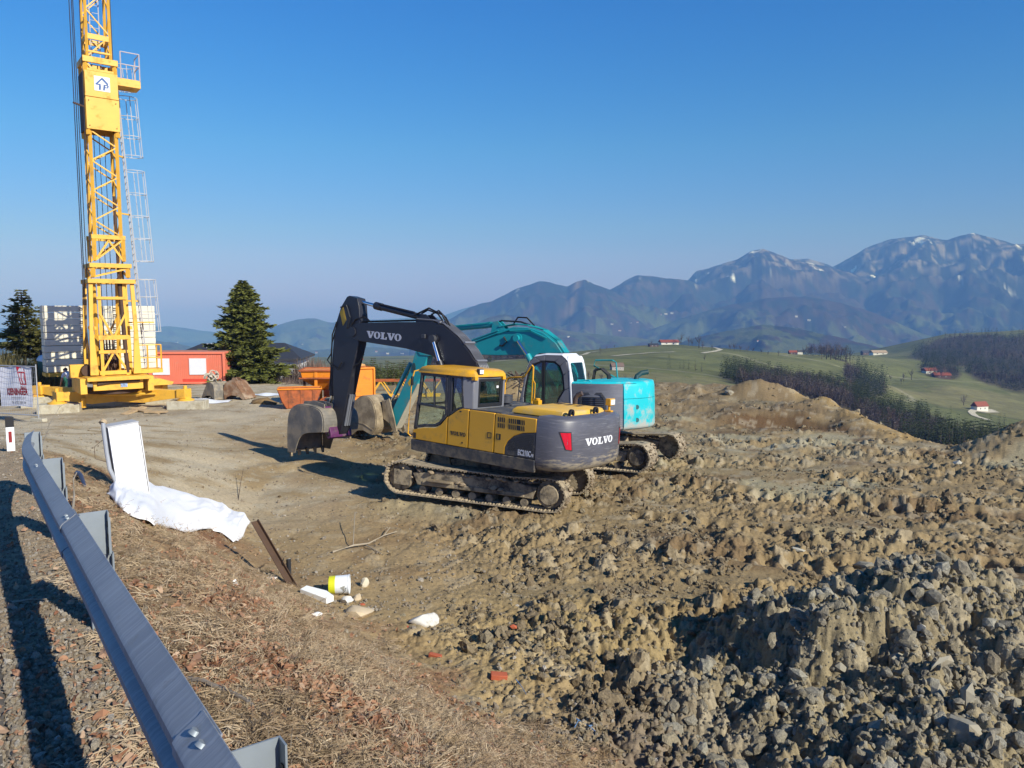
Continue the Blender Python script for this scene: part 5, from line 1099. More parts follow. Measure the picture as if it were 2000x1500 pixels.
        c = Vector((cx, cy, 0)) + p; zg = gz(c.x, c.y); q = MB().box((0, 0, (.36 + zg) / 2 - .05), (1.55, .75, .36 - zg + .10)); o = q.build('concrete_block', CONC, None, bevel=.015); o.location = (c.x + .1, c.y, 0); o.rotation_euler.z = (.35, .08, .3, .1)[i]; tag(o, lb, 'concrete block', 'concrete blocks under the crane feet')
        if i == 2:
            P = cb + d * L * .50; M = frame_mat(P - sd * 1.0 - Vector((0, .012, 0)) + Vector((0, 0, .72)), -d, (0, 0, 1))
            npb = MB().box((0, 0, 0), (.95, .24, .02)).mesh('name_plate', WHT); o = lay(npb, 'name_plate', arm, M)
            lay(text_mesh('POTAIN G', .19, LETD, bold=.006, depth=.003), 'lettering', o, Matrix.Translation((0, 0, .012)))
    a, b = cb + (ends[0] - cb) * .25 + Vector((.2, -.3, .62)), cb + (ends[1] - cb) * .62 + Vector((0, -.25, .66)); MB().cyl(a, b, .06, n=12).build('tie_bar', CRY, root)
    a, b = cb + (ends[0] - cb) * .55 + Vector((.12, -.25, .12)), cb + (ends[0] - cb) * .55 + Vector((.12, -.25, .55)); MB().bar(a, b, .14).build('lock_post', CRY, root, bevel=.01)
    o = MB().prism([(-.7, 0), (.7, 0), (.78, .12), (.2, .3), (-.5, .28)], -.4, .4).build('winch_cover', CRY, root); o.location = tuple(W(1.9, 1.2, .85)); o.rotation_euler.z = RZ
tower_crane()
# ------------------------------------------------------------------ the yard at the left: container, bins, buckets, fence, toilet
SALM = pmat('salmon_red_paint', (.74, .185, .105), rough=.6, var=.06, vscale=1, dirt=(.66, .25, .16), dscale=1.2, damt=.35)
SALD = pmat('fresh_red_paint', (.62, .06, .03), rough=.6, var=.08)
ORG = pmat('orange_paint', (.74, .24, .012), rough=.5, var=.08, vscale=2, dirt=(.30, .10, .03), dscale=2.6, damt=.35)
RORG = pmat('rusty_orange_paint', (.40, .10, .025), rough=.7, var=.2, dirt=(.16, .06, .03), dscale=2.4, damt=.5)
RUST = pmat('rusted_bucket', (.20, .105, .055), rough=.8, var=.3, vscale=5, dirt=(.36, .27, .19), dscale=2.2, damt=.5, bscale=20, bstr=.4)
WALLW = pmat('white_render', (.74, .74, .74), rough=.9, var=.03)
ROOFD = pmat('dark_slate_roof', (.035, .037, .045), rough=.6, var=.25, vscale=6)
ROOFR = pmat('red_tile_roof', (.25, .065, .035), rough=.8, var=.2)
WOODB = pmat('raw_boards', (.42, .30, .17), rough=.8, var=.2, vscale=6)
SHUT = pmat('white_shutter', (.78, .79, .82), rough=.5, var=.03)
def container():
    r = thing('site_container', 'long salmon red site container with two closed white shutters', 'container', (-25.65, 60.0, gz(-25.6, 60) - .05), (0, 0, .06))
    L, D, H = 6.1, 2.4, 2.5; z0 = .12
    fr = MB()
    for x in (-L / 2, L / 2):
        for y in (0, D): fr.box((x, y, z0 + H / 2), (.16, .16, H))
    for z in (z0 + .08, z0 + H - .08):
        for y in (0, D): fr.box((0, y, z), (L, .15, .16))
        for x in (-L / 2, L / 2): fr.box((x, D / 2, z), (.15, D, .16))
    fr.build('frame', SALM, r, bevel=.02)
    n = 40; wins = ((-1.75, 1.28), (1.05, 1.28))
    for i in range(n):                      # vertical boards
        x = -L / 2 + .12 + (L - .24) * (i + .5) / n; MB().box((x, .04 + (.012 if i % 2 else 0), z0 + H / 2), ((L - .24) / n - .012, .03, H - .3)).build('board', SALM, r)
    MB().box((0, D - .03, z0 + H / 2), (L - .2, .03, H - .3)).build('rear_wall', SALM, r)
    for x in (-L / 2 + .03, L / 2 - .03): MB().box((x, D / 2, z0 + H / 2), (.03, D - .2, H - .3)).build('end_wall', SALM, r)
    MB().box((0, D / 2, z0 + H + .01), (L + .05, D + .05, .05)).build('roof', pmat('container_roof', (.45, .20, .14), rough=.7), r)
    for x, w in wins:
        f = MB(); c = [(x - w / 2, .85), (x + w / 2, .85), (x + w / 2, 2.12), (x - w / 2, 2.12)]; ring(f, c, inset(c, .05), -.03, .03); f = f.build('window_frame', SHUT, r)
        for i in range(12): MB().box((x, -.012, .95 + i * .099), (w - .12, .02, .093)).build('shutter_slat', SHUT, f)
    MB().box((1.3, .02, .36), (2.9, .012, .3)).build('repair_plate', SALD, r)
container()
def house(name, label, cat, loc, rz, w, d, h, rh, wall, roof, wins=(), chim=None, hip=.0, over=.5, group=None):
    r = thing(name, label, cat, loc, (0, 0, rz), group); hw, hd = w / 2, d / 2
    MB().box((0, 0, h / 2 - 1), (w, d, h + 2)).build('wall', wall, r)
    if not hip:
        MB().prism([(-hd, h), (hd, h), (0, h + rh * .97)], -hw, hw, 'x').build('gable', wall, r)
    o = over; rr = MB(); k = hip
    e = [(-hw - o, -hd - o, h), (hw + o, -hd - o, h), (hw + o, hd + o, h), (-hw - o, hd + o, h)]; a, b = (-hw - o + k, 0, h + rh), (hw + o - k, 0, h + rh)
    vs = e + [a, b]; t = .18; vs2 = [(x, y, z + t) for x, y, z in vs]
    rr._add(vs + vs2, [(6, 7, 11, 10), (8, 9, 10, 11), (7, 8, 11), (9, 6, 10), (0, 5 - 1, 5, 1), (2, 5, 4, 3), (1, 5, 2), (3, 4, 0), (0, 1, 7, 6), (1, 2, 8, 7), (2, 3, 9, 8), (3, 0, 6, 9)])
    ro = rr.build('roof', roof, r, sharp=10)
    if chim:
        MB().box((chim[0], chim[1], h + chim[2] / 2 + .2), (.8, .8, chim[2])).build('chimney', wall, ro)
    for x, z, ww, wh in wins:
        f = MB().box((x, -hd - .02, z), (ww, .06, wh)).build('window', SHUT, r); MB().box((x, -hd - .06, z), (ww - .2, .02, wh - .2)).build('pane', BLK, f)
    return r
p = at(395, 752, 78); house('house', 'dark roofed house rising behind the red container with a white chimney', 'house', (at(412, 752, 80).x, 80, -4.6), -.12, 6.2, 7, 3.6, 1.7, WALLW, ROOFD, chim=(.6, -.6, 1.7), hip=2.8)
p = at(538, 750, 72); house('house', 'white house with a dark roof half hidden behind the big spruce', 'house', (p.x - 1.2, 74, -4.6), .1, 6.5, 7, 4.3, 1.3, WALLW, ROOFD, wins=((-1.5, 2.4, 1.2, 1.3), (1.2, 2.4, 1.2, 1.3)), hip=2.2)
def loose_bucket(label, loc, rz, mat, w=1.0, tilt=0.0, s=1.0):
    r = thing('excavator_bucket', label, 'excavator bucket', loc, (0, tilt, rz), 'spare buckets lying in the yard'); r.scale = (s,) * 3
    side = [(-.5, .0), (-.55, .5), (-.45, .85), (-.15, 1.0), (.15, .95), (.5, .45), (.75, .05), (.6, .0), (.3, .2), (-.1, .22), (-.35, .12)]
    shell = [(.75, .05), (.5, .45), (.15, .95), (-.15, 1.0), (-.45, .85), (-.55, .5), (-.5, 0)]
    b = MB(); b.prism(side, -w / 2, -w / 2 + .03); b.prism(side, w / 2 - .03, w / 2); b.strip(shell, -w / 2 + .03, w / 2 - .03, .03); b.build('bucket_shell', mat, r, bevel=.008, sharp=50)
    e = MB()
    for y in (-.16, .16): e.prism([(-.3, .93), (.1, .97), (.0, 1.12), (-.2, 1.12)], y - .02, y + .02)
    e.build('bucket_ear', mat, r)
    for i in range(4): MB().box((.74, -w / 2 + .1 + (w - .2) * i / 3, .02), (.16, .07, .04), ry=.5).build('bucket_tooth', MUDSTEEL, r)
q = hit(424, 779); loose_bucket('grey spare bucket on the yard with a white rope bundle on top', (q.x, q.y, q.z), 2.5, BUCK, 1.0, s=.85)
rb = hit(424, 779); m = MB(); rs = random.Random(4)
for i in range(7):
    a0 = rs.uniform(0, 6); rr_ = rs.uniform(.12, .3); cz = .98 + rs.uniform(0, .3); cx_ = rs.uniform(-.25, .2)
    m.tube([(cx_ + rr_ * math.cos(a0 + t), rs.uniform(-.05, .05) + rr_ * .7 * math.sin(a0 + t), cz + .12 * math.sin(2 * t + i)) for t in np.linspace(0, 5.5, 14)], .035, 6)
o = m.build('rope_bundle', pmat('pale_rope', (.50, .45, .36), rough=.9, var=.25)); o.location = (rb.x - .25, rb.y, rb.z); tag(o, 'pale tangled rope bundle lying on the grey spare bucket', 'rope')
q = hit(466, 779); loose_bucket('rust brown spare bucket beside the grey one', (q.x, q.y, q.z), -.25, RUST, 1.0, s=.92)
def skip():
    q = hit(586, 799); r = thing('skip_tub', 'rusty orange boat shaped skip tub left of the hopper', 'skip', (q.x - .1, q.y + .6, q.z), (0, 0, .25)); r.scale = (.72, .72, .9)
    P = [(-1.35, .95), (-1.1, .35), (-.85, .02), (.75, .02), (1.2, .95)]; b = MB()
    b.prism(P, -.62, -.58); b.prism(P, .58, .62); b.strip(P, -.58, .58, -.035); b.build('tub', RORG, r, bevel=.01, sharp=50)
    rm = MB()
    for y in (-.64, .64): rm.box((-.07, y, .95), (2.6, .07, .07))
    for x in (-1.35, 1.2): rm.box((x, 0, .95), (.07, 1.28, .07))
    rm.build('rim', ORG, r, bevel=.008)
    for x in (-.7, 0, .7): MB().box((x, -.635, .48), (.07, .03, .85)).build('stiffener', RORG, r)
skip()
def hopper():
    q = hit(640, 801); x0 = at(640, 790, 35.2).x; r = thing('mortar_hopper', 'orange steel hopper with a tapered bin on legs behind the black stick', 'hopper', (x0, 35.4, gz(x0, 35.4)), (0, 0, .12)); r.scale = (1, 1, .76)
    def rg(z, s, s2=None): s2 = s2 or s; return [(-s, -s2, z), (s, -s2, z), (s, s2, z), (-s, s2, z)]
    MB().loft([rg(.75, .3), rg(1.45, 1.05, .8), rg(2.0, 1.12, .85)]).build('bin', ORG, r, bevel=.015, sharp=20)
    f = MB()
    for z in (2.0, 1.55):
        for y in (-.88, .88): f.box((0, y, z), (2.36, .08, .09))
        for x in (-1.16, 1.16): f.box((x, 0, z), (.08, 1.8, .09))
    f.build('bin_rim', RORG, r, bevel=.008)
    for x in (-.45, 1.1):
        for y in (-.8, .8): MB().box((x, y, .98), (.13, .13, 2.0)).build('leg', ORG, r, bevel=.01)
    for x in (-.45, 1.1): MB().bar((x, -.8, .25), (x, .8, 1.1), .07).build('leg_brace', RORG, r)
    MB().bar((-.45, -.8, .2), (1.1, -.8, .95), .07).build('leg_brace', RORG, r); MB().box((.3, -.8, .22), (1.7, .09, .09)).build('leg_brace', RORG, r)
    MB().box((-1.0, -.5, .9), (.1, .1, 1.6)).build('valve_post', RUSTY, r); MB().cyl((.0, -.2, .35), (.0, -.2, .8), .2, n=14).build('outlet', RORG, r)
hopper()
def silo_box():
    x0 = at(702, 790, 33.6).x; r = thing('mixer_unit', 'bright orange mixer box with a sloping chute between the two sticks', 'mixer', (x0, 33.9, gz(x0, 33.9)), (0, 0, .55))
    MB().box((0, .1, 1.05), (.95, .9, 1.35)).build('housing', ORG, r, bevel=.03)
    f = MB()
    for x in (-.5, .5):
        for y in (-.38, .58): f.box((x, y, .86), (.08, .08, 1.72))
    for z in (.38, 1.72): f.box((0, -.38, z), (1.0, .07, .07)); f.box((0, .58, z), (1.0, .07, .07)); f.box((.5, .1, z), (.07, .95, .07)); f.box((-.5, .1, z), (.07, .95, .07))
    f.build('frame', ORG, r, bevel=.01)
    MB().box((-.05, -.375, .75), (.7, .03, .5)).build('access_door', ORG, r, bevel=.01)
    MB().cyl((-.95, -.2, 1.35), (.1, .1, 2.15), .12, n=14).build('chute', RORG, r); MB().rock((.05, .1, 1.8), .2, 5, 2, (1.2, 1, .6)).build('cover_bag', pmat('dusty_cover', (.5, .3, .12), rough=.9), r)
    MB().cyl((-.62, -.2, .1), (-.62, -.2, 1.2), .1, n=12).build('feed_pipe', ORG, r); MB().cyl((-.62, -.2, .05), (-.62, -.2, .22), .2, n=14).build('pipe_flange', ORG, r)
silo_box()
def lattice():
    a = at(716, 783, 37.5); r = thing('lattice_jib', 'yellow lattice jib section lying on the ground beside the orange mixer', 'crane jib', (a.x, 37.5, gz(a.x, 37.5)), (0, 0, .05)); L = 3.6
    for y, z in ((0, .08), (.8, .08), (0, .82), (.8, .82)): MB().bar((-.3, y, z), (L, y, z), .07).build('jib_chord', RORG if z > .5 else CRY, r)
    for i in range(8):
        x = -.3 + i * .49
        for y in (0, .8): MB().bar((x, y, .08 if i % 2 else .82), (x + .49, y, .82 if i % 2 else .08), .05).build('jib_brace', CRY, r)
lattice()
def hoses():
    q = hit(582, 793); m = MB(); rs = random.Random(8)
    for i in range(6): m.tube([(rs.uniform(-.1, .1) + -.75 + 1.5 * t, rs.uniform(-.05, .05), .12 + (.28 + .3 * rs.random()) * math.sin(math.pi * min(1, t * 1.05)) * abs(math.cos(2.4 * t + i))) for t in np.linspace(0, 1, 12)], .035, 6)
    o = m.build('hose_bundle', pmat('pale_grey_hose', (.48, .46, .42), rough=.6, var=.2)); o.location = (q.x, q.y, q.z); tag(o, 'pale looped hoses lying in front of the orange skip tub', 'hoses')
hoses()
def toilet():
    x0 = at(104, 750, 40).x; r = thing('portable_toilet', 'dark green portable toilet with a white domed roof behind the crane', 'portable toilet', (x0, 40, gz(x0, 40)), (0, 0, .75))
    G = pmat('green_plastic', (.008, .13, .10), rough=.45, var=.08); G2 = pmat('light_green_plastic', (.02, .30, .22), rough=.4, var=.05)
    MB().box((0, 0, .2 + 1.0), (1.1, 1.1, 2.0)).build('cabin', G, r, bevel=.04); MB().box((0, 0, .1), (1.15, 1.15, .2)).build('skid', BLK, r)
    MB().box((0, -.56, 1.15), (.8, .03, 1.75)).build('door', G2, r, bevel=.02); MB().box((.56, 0, 1.75), (.03, .85, .5)).build('vent_panel', G2, r, bevel=.02)
    rings = [[(s * x, s * y, 2.2 + h) for x, y in ((-.58, -.58), (0, -.6), (.58, -.58), (.6, 0), (.58, .58), (0, .6), (-.58, .58), (-.6, 0))] for s, h in ((1, 0), (1, .08), (.85, .25), (.5, .36), (.15, .4))]
    MB().loft(rings).build('roof', SHUT, r, sharp=60); MB().cyl((-.4, .4, 2.2), (-.4, .4, 2.75), .06, n=10).build('vent_pipe', BLK, r)
toilet()
def fence():
    a, b = at(76, 824, 28.0), at(0, 812, 28.7); a.z = gz(a.x, a.y); b.z = gz(b.x, b.y); d = (b - a); L = 3.5; rz = math.atan2(d.y, d.x)
    F = pmat('galvanised_tube', (.42, .43, .45), rough=.4, metal=.4, var=.1)
    meshw = None
    for k in range(3):
        o = a + Vector((math.cos(rz), math.sin(rz), 0)) * (3.55 * k); o.z = gz(o.x, o.y)
        r = thing('fence_panel', ('mesh fence panel ending by the crane foot, white banner hung on it', 'mesh fence panel next in line beyond the banner panel', 'mesh fence panel farthest along the road')[k], 'fence', tuple(o), (0, 0, rz), 'mobile mesh fence panels')
        t = MB().tube([(0, 0, .05), (0, 0, 2.1)], .022, 8); t.tube([(L, 0, .05), (L, 0, 2.1)], .022, 8); t.tube([(0, 0, 2.02), (L, 0, 2.02)], .021, 8); t.tube([(0, 0, .22), (L, 0, .22)], .021, 8); t.build('frame', F, r)
        if meshw is None:
            w = MB()
            for i in range(1, 35): w.bar((L * i / 35, 0, .22), (L * i / 35, 0, 2.02), .005)
            for i in range(1, 9): w.bar((0, .004, .22 + .2 * i), (L, .004, .22 + .2 * i), .006)
            meshw = w.mesh('wire_mesh', F, 0)
        link('wire_mesh', meshw, r)
        for x in (0, L): f_ = MB().box((x, 0, .06), (.62, .22, .13)).build('foot_block', CONC, r, bevel=.02)
    # banner hung on the far side of the mesh
    M = Matrix.Translation(a) @ Matrix.Rotation(rz, 4, 'Z')
    bw = MB(); nx, nz = 24, 16; X0, X1, Z0, Z1 = .36, 1.95, .50, 1.97
    def S(u, v):
        x = X0 + (X1 - X0) * u + .10 * (v - .5) * (1 - u) ** 2 - .12 * v * (1 - u); return (x, -.035 - .035 * math.sin(3.1 * math.pi * u + v) * (.4 + v * .6) * .6 - .012 * math.sin(13 * u + 6 * v), Z0 + (Z1 - Z0) * v + .03 * math.sin(4 * u))
    bw._add([S(i / nx, j / nz) for j in range(nz + 1) for i in range(nx + 1)], [(j * (nx + 1) + i, j * (nx + 1) + i + 1, (j + 1) * (nx + 1) + i + 1, (j + 1) * (nx + 1) + i) for j in range(nz) for i in range(nx)])
    bn = bw.build('banner', pmat('white_banner_cloth', (.72, .73, .80), rough=.8, var=.03), sharp=0); bn.matrix_world = M; bn.modifiers.new('Solid', 'SOLIDIFY').thickness = .004
    tag(bn, 'white company banner with red lettering hung on the mesh fence', 'banner')
    RD = pmat('banner_red', (.50, .015, .035), rough=.7, var=.05); GY = pmat('banner_grey_print', (.22, .22, .26), rough=.7)
    def put(me, cx_, cz, nm, ang=0.0):
        # reading direction runs towards smaller x (seen from the road side); wrap the print onto the cloth
        Rm = Matrix.Rotation(ang, 4, 'Z'); 
        for v in me.vertices:
            p = Rm @ v.co; x = cx_ - p.x; z = cz + p.y; u = (x - X0) / (X1 - X0); vv = (z - Z0) / (Z1 - Z0)
            v.co = (x, FS(u, vv) , z)
        link(nm, me, bn)
    def FS(u, v): return S(u, v)[1] + .014
    # the cloth is looked at from the side of +y in this frame when the fence runs away to the left
    sd = 1
    put(text_mesh('KIENINGER', .34, RD, bold=.014, xs=.62, depth=.001), 1.06, 1.05, 'lettering', .03)
    lg = MB()
    for P in ([(-.15, .52), (.2, .52), (.23, .30), (.16, .36), (.02, .44), (-.06, .33), (-.1, .30)], [(-.1, .30), (.23, .30), (.235, .24), (-.09, .24)], [(-.09, .24), (-.05, .24), (.02, -.14), (-.02, -.14)], [(.05, .24), (.08, .24), (.06, .05), (.14, -.14), (.09, -.14), (.02, .04)], [(.235, .24), (.30, -.14), (.25, -.14), (.16, .06), (.19, .24)], [(-.02, -.14), (.30, -.14), (.305, -.19), (-.01, -.19)], [(.0, -.42), (.33, -.42), (.34, -.46), (.0, -.46)]):
        lg.prism([(x, z) for x, z in P], 0, .001, 'z')
    lgm = lg.mesh('company_emblem', RD, 0); put(lgm, .86, 1.52, 'company_emblem', 0)
    put(text_mesh('BAU', .15, RD, bold=.006, xs=.9, depth=.001), .73, 1.215, 'lettering')
    put(text_mesh('BAUGESELLSCHAFT  m.b.H.', .085, GY, xs=.75, depth=.001, shear=.2), 1.0, .84, 'lettering', .03)
    put(text_mesh('Tel. 0752 858 86', .13, GY, xs=.85, depth=.001, shear=.4), 1.02, .66, 'lettering', .02)
fence()
def worker():
    q = at(144, 760, 34.4); z0 = gz(q.x, 34.4)
    WS = pmat('white_shirt', (.75, .76, .80), rough=.9, var=.05); SK = pmat('skin', (.50, .27, .19), rough=.6); HR = pmat('dark_hair', (.02, .016, .014), rough=.7); JN = pmat('grey_work_trousers', (.10, .11, .14), rough=.9)
    r = thing('person', 'person in a white shirt bending down behind the crane base', 'person', (q.x, 34.4, z0 + .25), (0, 0, 2.6))
    def skin(nm, J, E, mat, par=r, lv=2):
        me = bpy.data.meshes.new(nm); me.from_pydata([j[0] for j in J], E, []); o = link(nm, me, par); sk = o.modifiers.new('Skin', 'SKIN'); sk.use_smooth_shade = True
        for i, j in enumerate(J): me.skin_vertices[0].data[i].radius = (j[1], j[1] * (j[2] if len(j) > 2 else 1))
        me.skin_vertices[0].data[0].use_root = True; o.modifiers.new('Sub', 'SUBSURF').levels = lv; o.modifiers['Sub'].render_levels = lv; me.materials.append(mat); return o
    J = [((0, 0, .92), .15), ((.14, 0, 1.06), .15), ((.33, 0, 1.2), .17), ((.44, 0, 1.24), .09), ((.52, 0, 1.28), .055), ((.62, 0, 1.33), .10), ((.68, 0, 1.36), .07),
         ((.36, .2, 1.2), .07), ((.42, .27, .97), .05), ((.55, .25, .76), .037), ((.60, .24, .70), .035), ((.36, -.2, 1.2), .07), ((.42, -.27, .97), .05), ((.55, -.25, .76), .037), ((.60, -.24, .70), .035),
         ((0, .11, .86), .11), ((.12, .13, .47), .075), ((-.02, .13, .08), .055), ((.14, .13, .04), .045), ((0, -.11, .86), .11), ((.12, -.13, .47), .075), ((-.02, -.13, .08), .055), ((.14, -.13, .04), .045)]
    E = [(0, 1), (1, 2), (2, 3), (3, 4), (4, 5), (5, 6), (2, 7), (7, 8), (8, 9), (9, 10), (2, 11), (11, 12), (12, 13), (13, 14), (0, 15), (15, 16), (16, 17), (17, 18), (0, 19), (19, 20), (20, 21), (21, 22)]
    skin('body', J, E, SK)
    skin('shirt', [((0, 0, .94), .165), ((.14, 0, 1.06), .17), ((.33, 0, 1.2), .19), ((.43, 0, 1.235), .10), ((.36, .2, 1.2), .085), ((.41, .26, 1.02), .065), ((.36, -.2, 1.2), .085), ((.41, -.26, 1.02), .065)], [(0, 1), (1, 2), (2, 3), (2, 4), (4, 5), (2, 6), (6, 7)], WS)
    skin('trousers', [((0, 0, .92), .155), ((0, .11, .86), .125), ((.12, .13, .47), .09), ((-.02, .13, .1), .07), ((0, -.11, .86), .125), ((.12, -.13, .47), .09), ((-.02, -.13, .1), .07)], [(0, 1), (1, 2), (2, 3), (0, 4), (4, 5), (5, 6)], JN)
    MB().rock((.60, 0, 1.385), .105, 3, 2, (1, .95, .75), .05).build('hair', HR, r, sharp=180)
    for sd in (-1, 1):
        for k in range(5):
            y = sd * (.24 + (k - 2) * .018); l = (.05, .075, .08, .075, .06)[k]
            skin('finger', [((.60, sd * .24, .69), .016), ((.615, y, .66), .010), ((.62, y, .66 - l * .5), .009), ((.605, y, .66 - l), .008)], [(0, 1), (1, 2), (2, 3)], SK, r, 1)
worker()
# loose things on the yard
def board(label, px, py, L, rz, tilt, w=.22):
    q = hit(px, py); o = MB().box((0, 0, .05), (L, w, .05)).build('wooden_board', WOODB, bevel=.004); o.location = (q.x, q.y, q.z + .03); o.rotation_euler = (.1, tilt, rz); tag(o, label, 'board', 'boards on the gravel in front of the crane')
board('short pale board propped up in front of the crane base', 262, 806, 1.1, 1.2, -.18, .3); board('long board lying on the gravel right of the propped board', 284, 806, 1.5, -.3, .10); board('thin board lying nearest the concrete block', 305, 808, .9, .1, 0)
q = hit(262, 791); o = MB().rock((0, 0, .06), .5, 3, 2, (1.3, .5, .25)).build('blue_tarp', pmat('blue_sheeting', (.02, .10, .38), rough=.5, var=.3), sharp=40); o.location = (q.x, q.y + .6, q.z); tag(o, 'crumpled blue sheeting in the shade under the crane base', 'tarp')
def ground_sheet(name, label, cat, px0, px1, py, wid, mat, seed, grp=None):
    a, b = hit(px0, py), hit(px1, py); n = 26; m = MB(); vs = []; fs = []
    for i in range(n + 1):
        t = i / n; p = a.lerp(b, t); w = wid * (.35 + .65 * math.sin(math.pi * t) ** .5) * (1 + .3 * math.sin(7 * t + seed))
        for j in range(5):
            s = j / 4 - .5; x, y = p.x, p.y + s * w * 1.6 + .25 * math.sin(5 * t + seed); vs.append((x, y, gz(x, y) + .02 + .10 * (1 - (2 * s) ** 2) * (.6 + .4 * math.sin(11 * t + seed + s))))
    for i in range(n):
        for j in range(4): k = i * 5 + j; fs.append((k, k + 5, k + 6, k + 1))
    o = m._add(vs, fs).build(name, mat); tag(o, label, cat, grp); return o
SNOW = pmat('old_snow', (.78, .80, .84), rough=.8, var=.08, bscale=15, bstr=.3)
ground_sheet('snow_patch', 'strip of dirty snow between the crane foot and the spare buckets', 'snow', 322, 452, 784, .9, SNOW, 1, 'patches of old snow on the yard')
ground_sheet('snow_patch', 'patch of old snow under the big spruce', 'snow', 488, 560, 772, 1.2, SNOW, 3, 'patches of old snow on the yard')
q = hit(516, 789); o = MB().rock((0, 0, .05), .5, 9, 2, (1.2, .8, .5)).build('soil_mound', pmat('brown_soil', (.20, .13, .06), rough=.95, var=.3, bscale=20, bstr=.6), sharp=60); o.location = q; tag(o, 'small brown soil mound before the orange skip tub', 'mound')
# ------------------------------------------------------------------ road edge and bank: guardrail, cabinet, litter
def galv_mat():
    """weathered zinc: brushed across the rail, bluish grey"""
    m = bpy.data.materials.new('weathered_zinc'); nt, p = _nodes(m); co = obj_co(nt)
    mp = nt.nodes.new('ShaderNodeMapping'); nt.links.new(co, mp.inputs[0]); mp.inputs['Scale'].default_value = (55, 2.5, 2.5)
    st = noise(nt, 1.0, 5, .65, mp.outputs[0], .8); n = noise(nt, 1.6, 4, .6, co)
    c = ramp(nt, n, [(.3, (.215, .228, .255)), (.7, (.285, .30, .325))]); c = mixc(nt, ramp(nt, st, [(.45, (0, 0, 0)), (.62, (.55, .55, .55))]), c, (.38, .395, .425))
    c = mixc(nt, ramp(nt, noise(nt, 9, 7, .7, co), [(.60, (0, 0, 0)), (.72, (.6, .6, .6))]), c, (.20, .17, .13))
    nt.links.new(c, p.inputs['Base Color']); p.inputs['Metallic'].default_value = .2; p.inputs['Roughness'].default_value = .55
    bump(nt, p, st, .35, .004); return m
ZINC = galv_mat(); ZINCP = pmat('zinc_post', (.25, .285, .315), rough=.5, metal=.25, var=.12, dirt=(.3, .27, .22), dscale=4, damt=.25)
WHITEPL = pmat('white_plastic', (.82, .82, .83), rough=.45, var=.02)
def guardrail():
    r = thing('guardrail', 'weathered grey steel guardrail with spliced beams along the roadside bank', 'guardrail', (0, 0, 0))
    ang = math.atan2(RT[1], RT[0])
    PR = [(0, 0), (-.012, -.012), (-.068, -.050), (-.080, -.066), (-.080, -.098), (-.066, -.112), (-.012, -.138), (-.004, -.155), (-.012, -.172), (-.066, -.198), (-.080, -.212), (-.080, -.244), (-.068, -.260), (-.012, -.298), (0, -.31)]
    ztop = lambda s: 3.144 - .0341 * s
    def beam(s0, s1, off, end=False):
        m = MB(); n = max(2, int((s1 - s0) / .25)); rings = []
        for i in range(n + 1):
            s = s0 + (s1 - s0) * i / n; x, y = rail_xy(s, 0); z = ztop(s)
            k = 1.0
            bend = .06 * max(0, s - 6.6) ** 1.5 if end else 0
            def P(n_, z_): return (RA[0] + RT[0] * s + RN[0] * (n_ + bend), RA[1] + RT[1] * s + RN[1] * (n_ + bend), z + z_)
            rings.append([P(a - off, b) for a, b in PR] + [P(a - off + .004, b * .985 - .003) for a, b in reversed(PR)])
        lo = MB(); L_ = []
        inv = Matrix.Rotation(-ang, 4, 'Z')
        m.loft([[tuple(inv @ Vector(p)) for p in rg] for rg in rings]); o = m.build('rail_beam', ZINC, r, sharp=28); o.rotation_euler.z = ang; return o
    cuts = [-5.0, -1.2, .06, 3.13, 5.44, 8.1]; bs = []
    for i in range(len(cuts) - 1): bs.append(beam(cuts[i] - (.14 if i else 0), cuts[i + 1] + .02, .006 * (i % 2), i == len(cuts) - 2))
    for i, s in enumerate(cuts[1:-1]):
        for ds in (-.04, -.11):
            for n_, z_ in ((-.036, -.030), (-.036, -.28)):
                x, y = rail_xy(s + ds, n_ - .004); e = MB().cyl((0, 0, -.004), (0, 0, .008), .019, .015, n=12); o = e.build('rail_bolt', ZINCP, bs[i + 1]); o.matrix_basis = Matrix.Rotation(-ang, 4, 'Z') @ Matrix.Translation((x, y, ztop(s) + z_ + .004)) @ Matrix.Rotation(ang, 4, 'Z') @ Matrix.Rotation(.62 if z_ > -.1 else 2.5, 4, 'X')
    for s in (-2.6, .0, 3.12, 5.75, 8.2):
        zg = zroad(s) - .3; zt = ztop(s) - (.10 if s == .0 else .03); m = MB(); X = Vector((RT[0], RT[1], 0)); Nn = Vector((RN[0], RN[1], 0)); o = Vector((*rail_xy(s), 0))
        def B(s0, s1, n0, n1, z0, z1): c = o + X * ((s0 + s1) / 2) + Nn * ((n0 + n1) / 2) + Vector((0, 0, (z0 + z1) / 2)); m.box(c, (abs(s1 - s0), abs(n1 - n0), abs(z1 - z0)), rz=ang)
        B(0, .006, .02, .175, zt - .27, zt); B(-.05, 0, .169, .175, zt - .27, zt); B(-.055, 0, .02, .026, zt - .27, zt); B(-.0, .05, .194, .2, zg, zt - .27)
        B(.008, .014, .06, .19, zg, zt - .05); B(-.045, .008, .184, .19, zg, zt - .27); B(-.045, .008, .06, .066, zg, zt - .27)
        po = m.build('rail_post', ZINCP, r)
        for k in range(3):
            c = o + Nn * .1665 + X * (-.028) + Vector((0, 0, zt - .08 - .08 * k)); sl = MB().box(c, (.016, .003, .035), rz=ang); sl.build('slot_hole', BLK, po)
    for s, mt in ((5.35, RED),):
        x, y = rail_xy(s, -.03); o = MB().box((0, 0, 0), (.16, .05, .085)).build('reflector', mt, r, bevel=.006); o.location = (x, y, ztop(s) - .155); o.rotation_euler.z = ang
        o = MB().box((0, 0, 0), (.18, .03, .10)).build('reflector_back', BLK, r); o.location = (*rail_xy(s, -.008), ztop(s) - .155); o.rotation_euler.z = ang
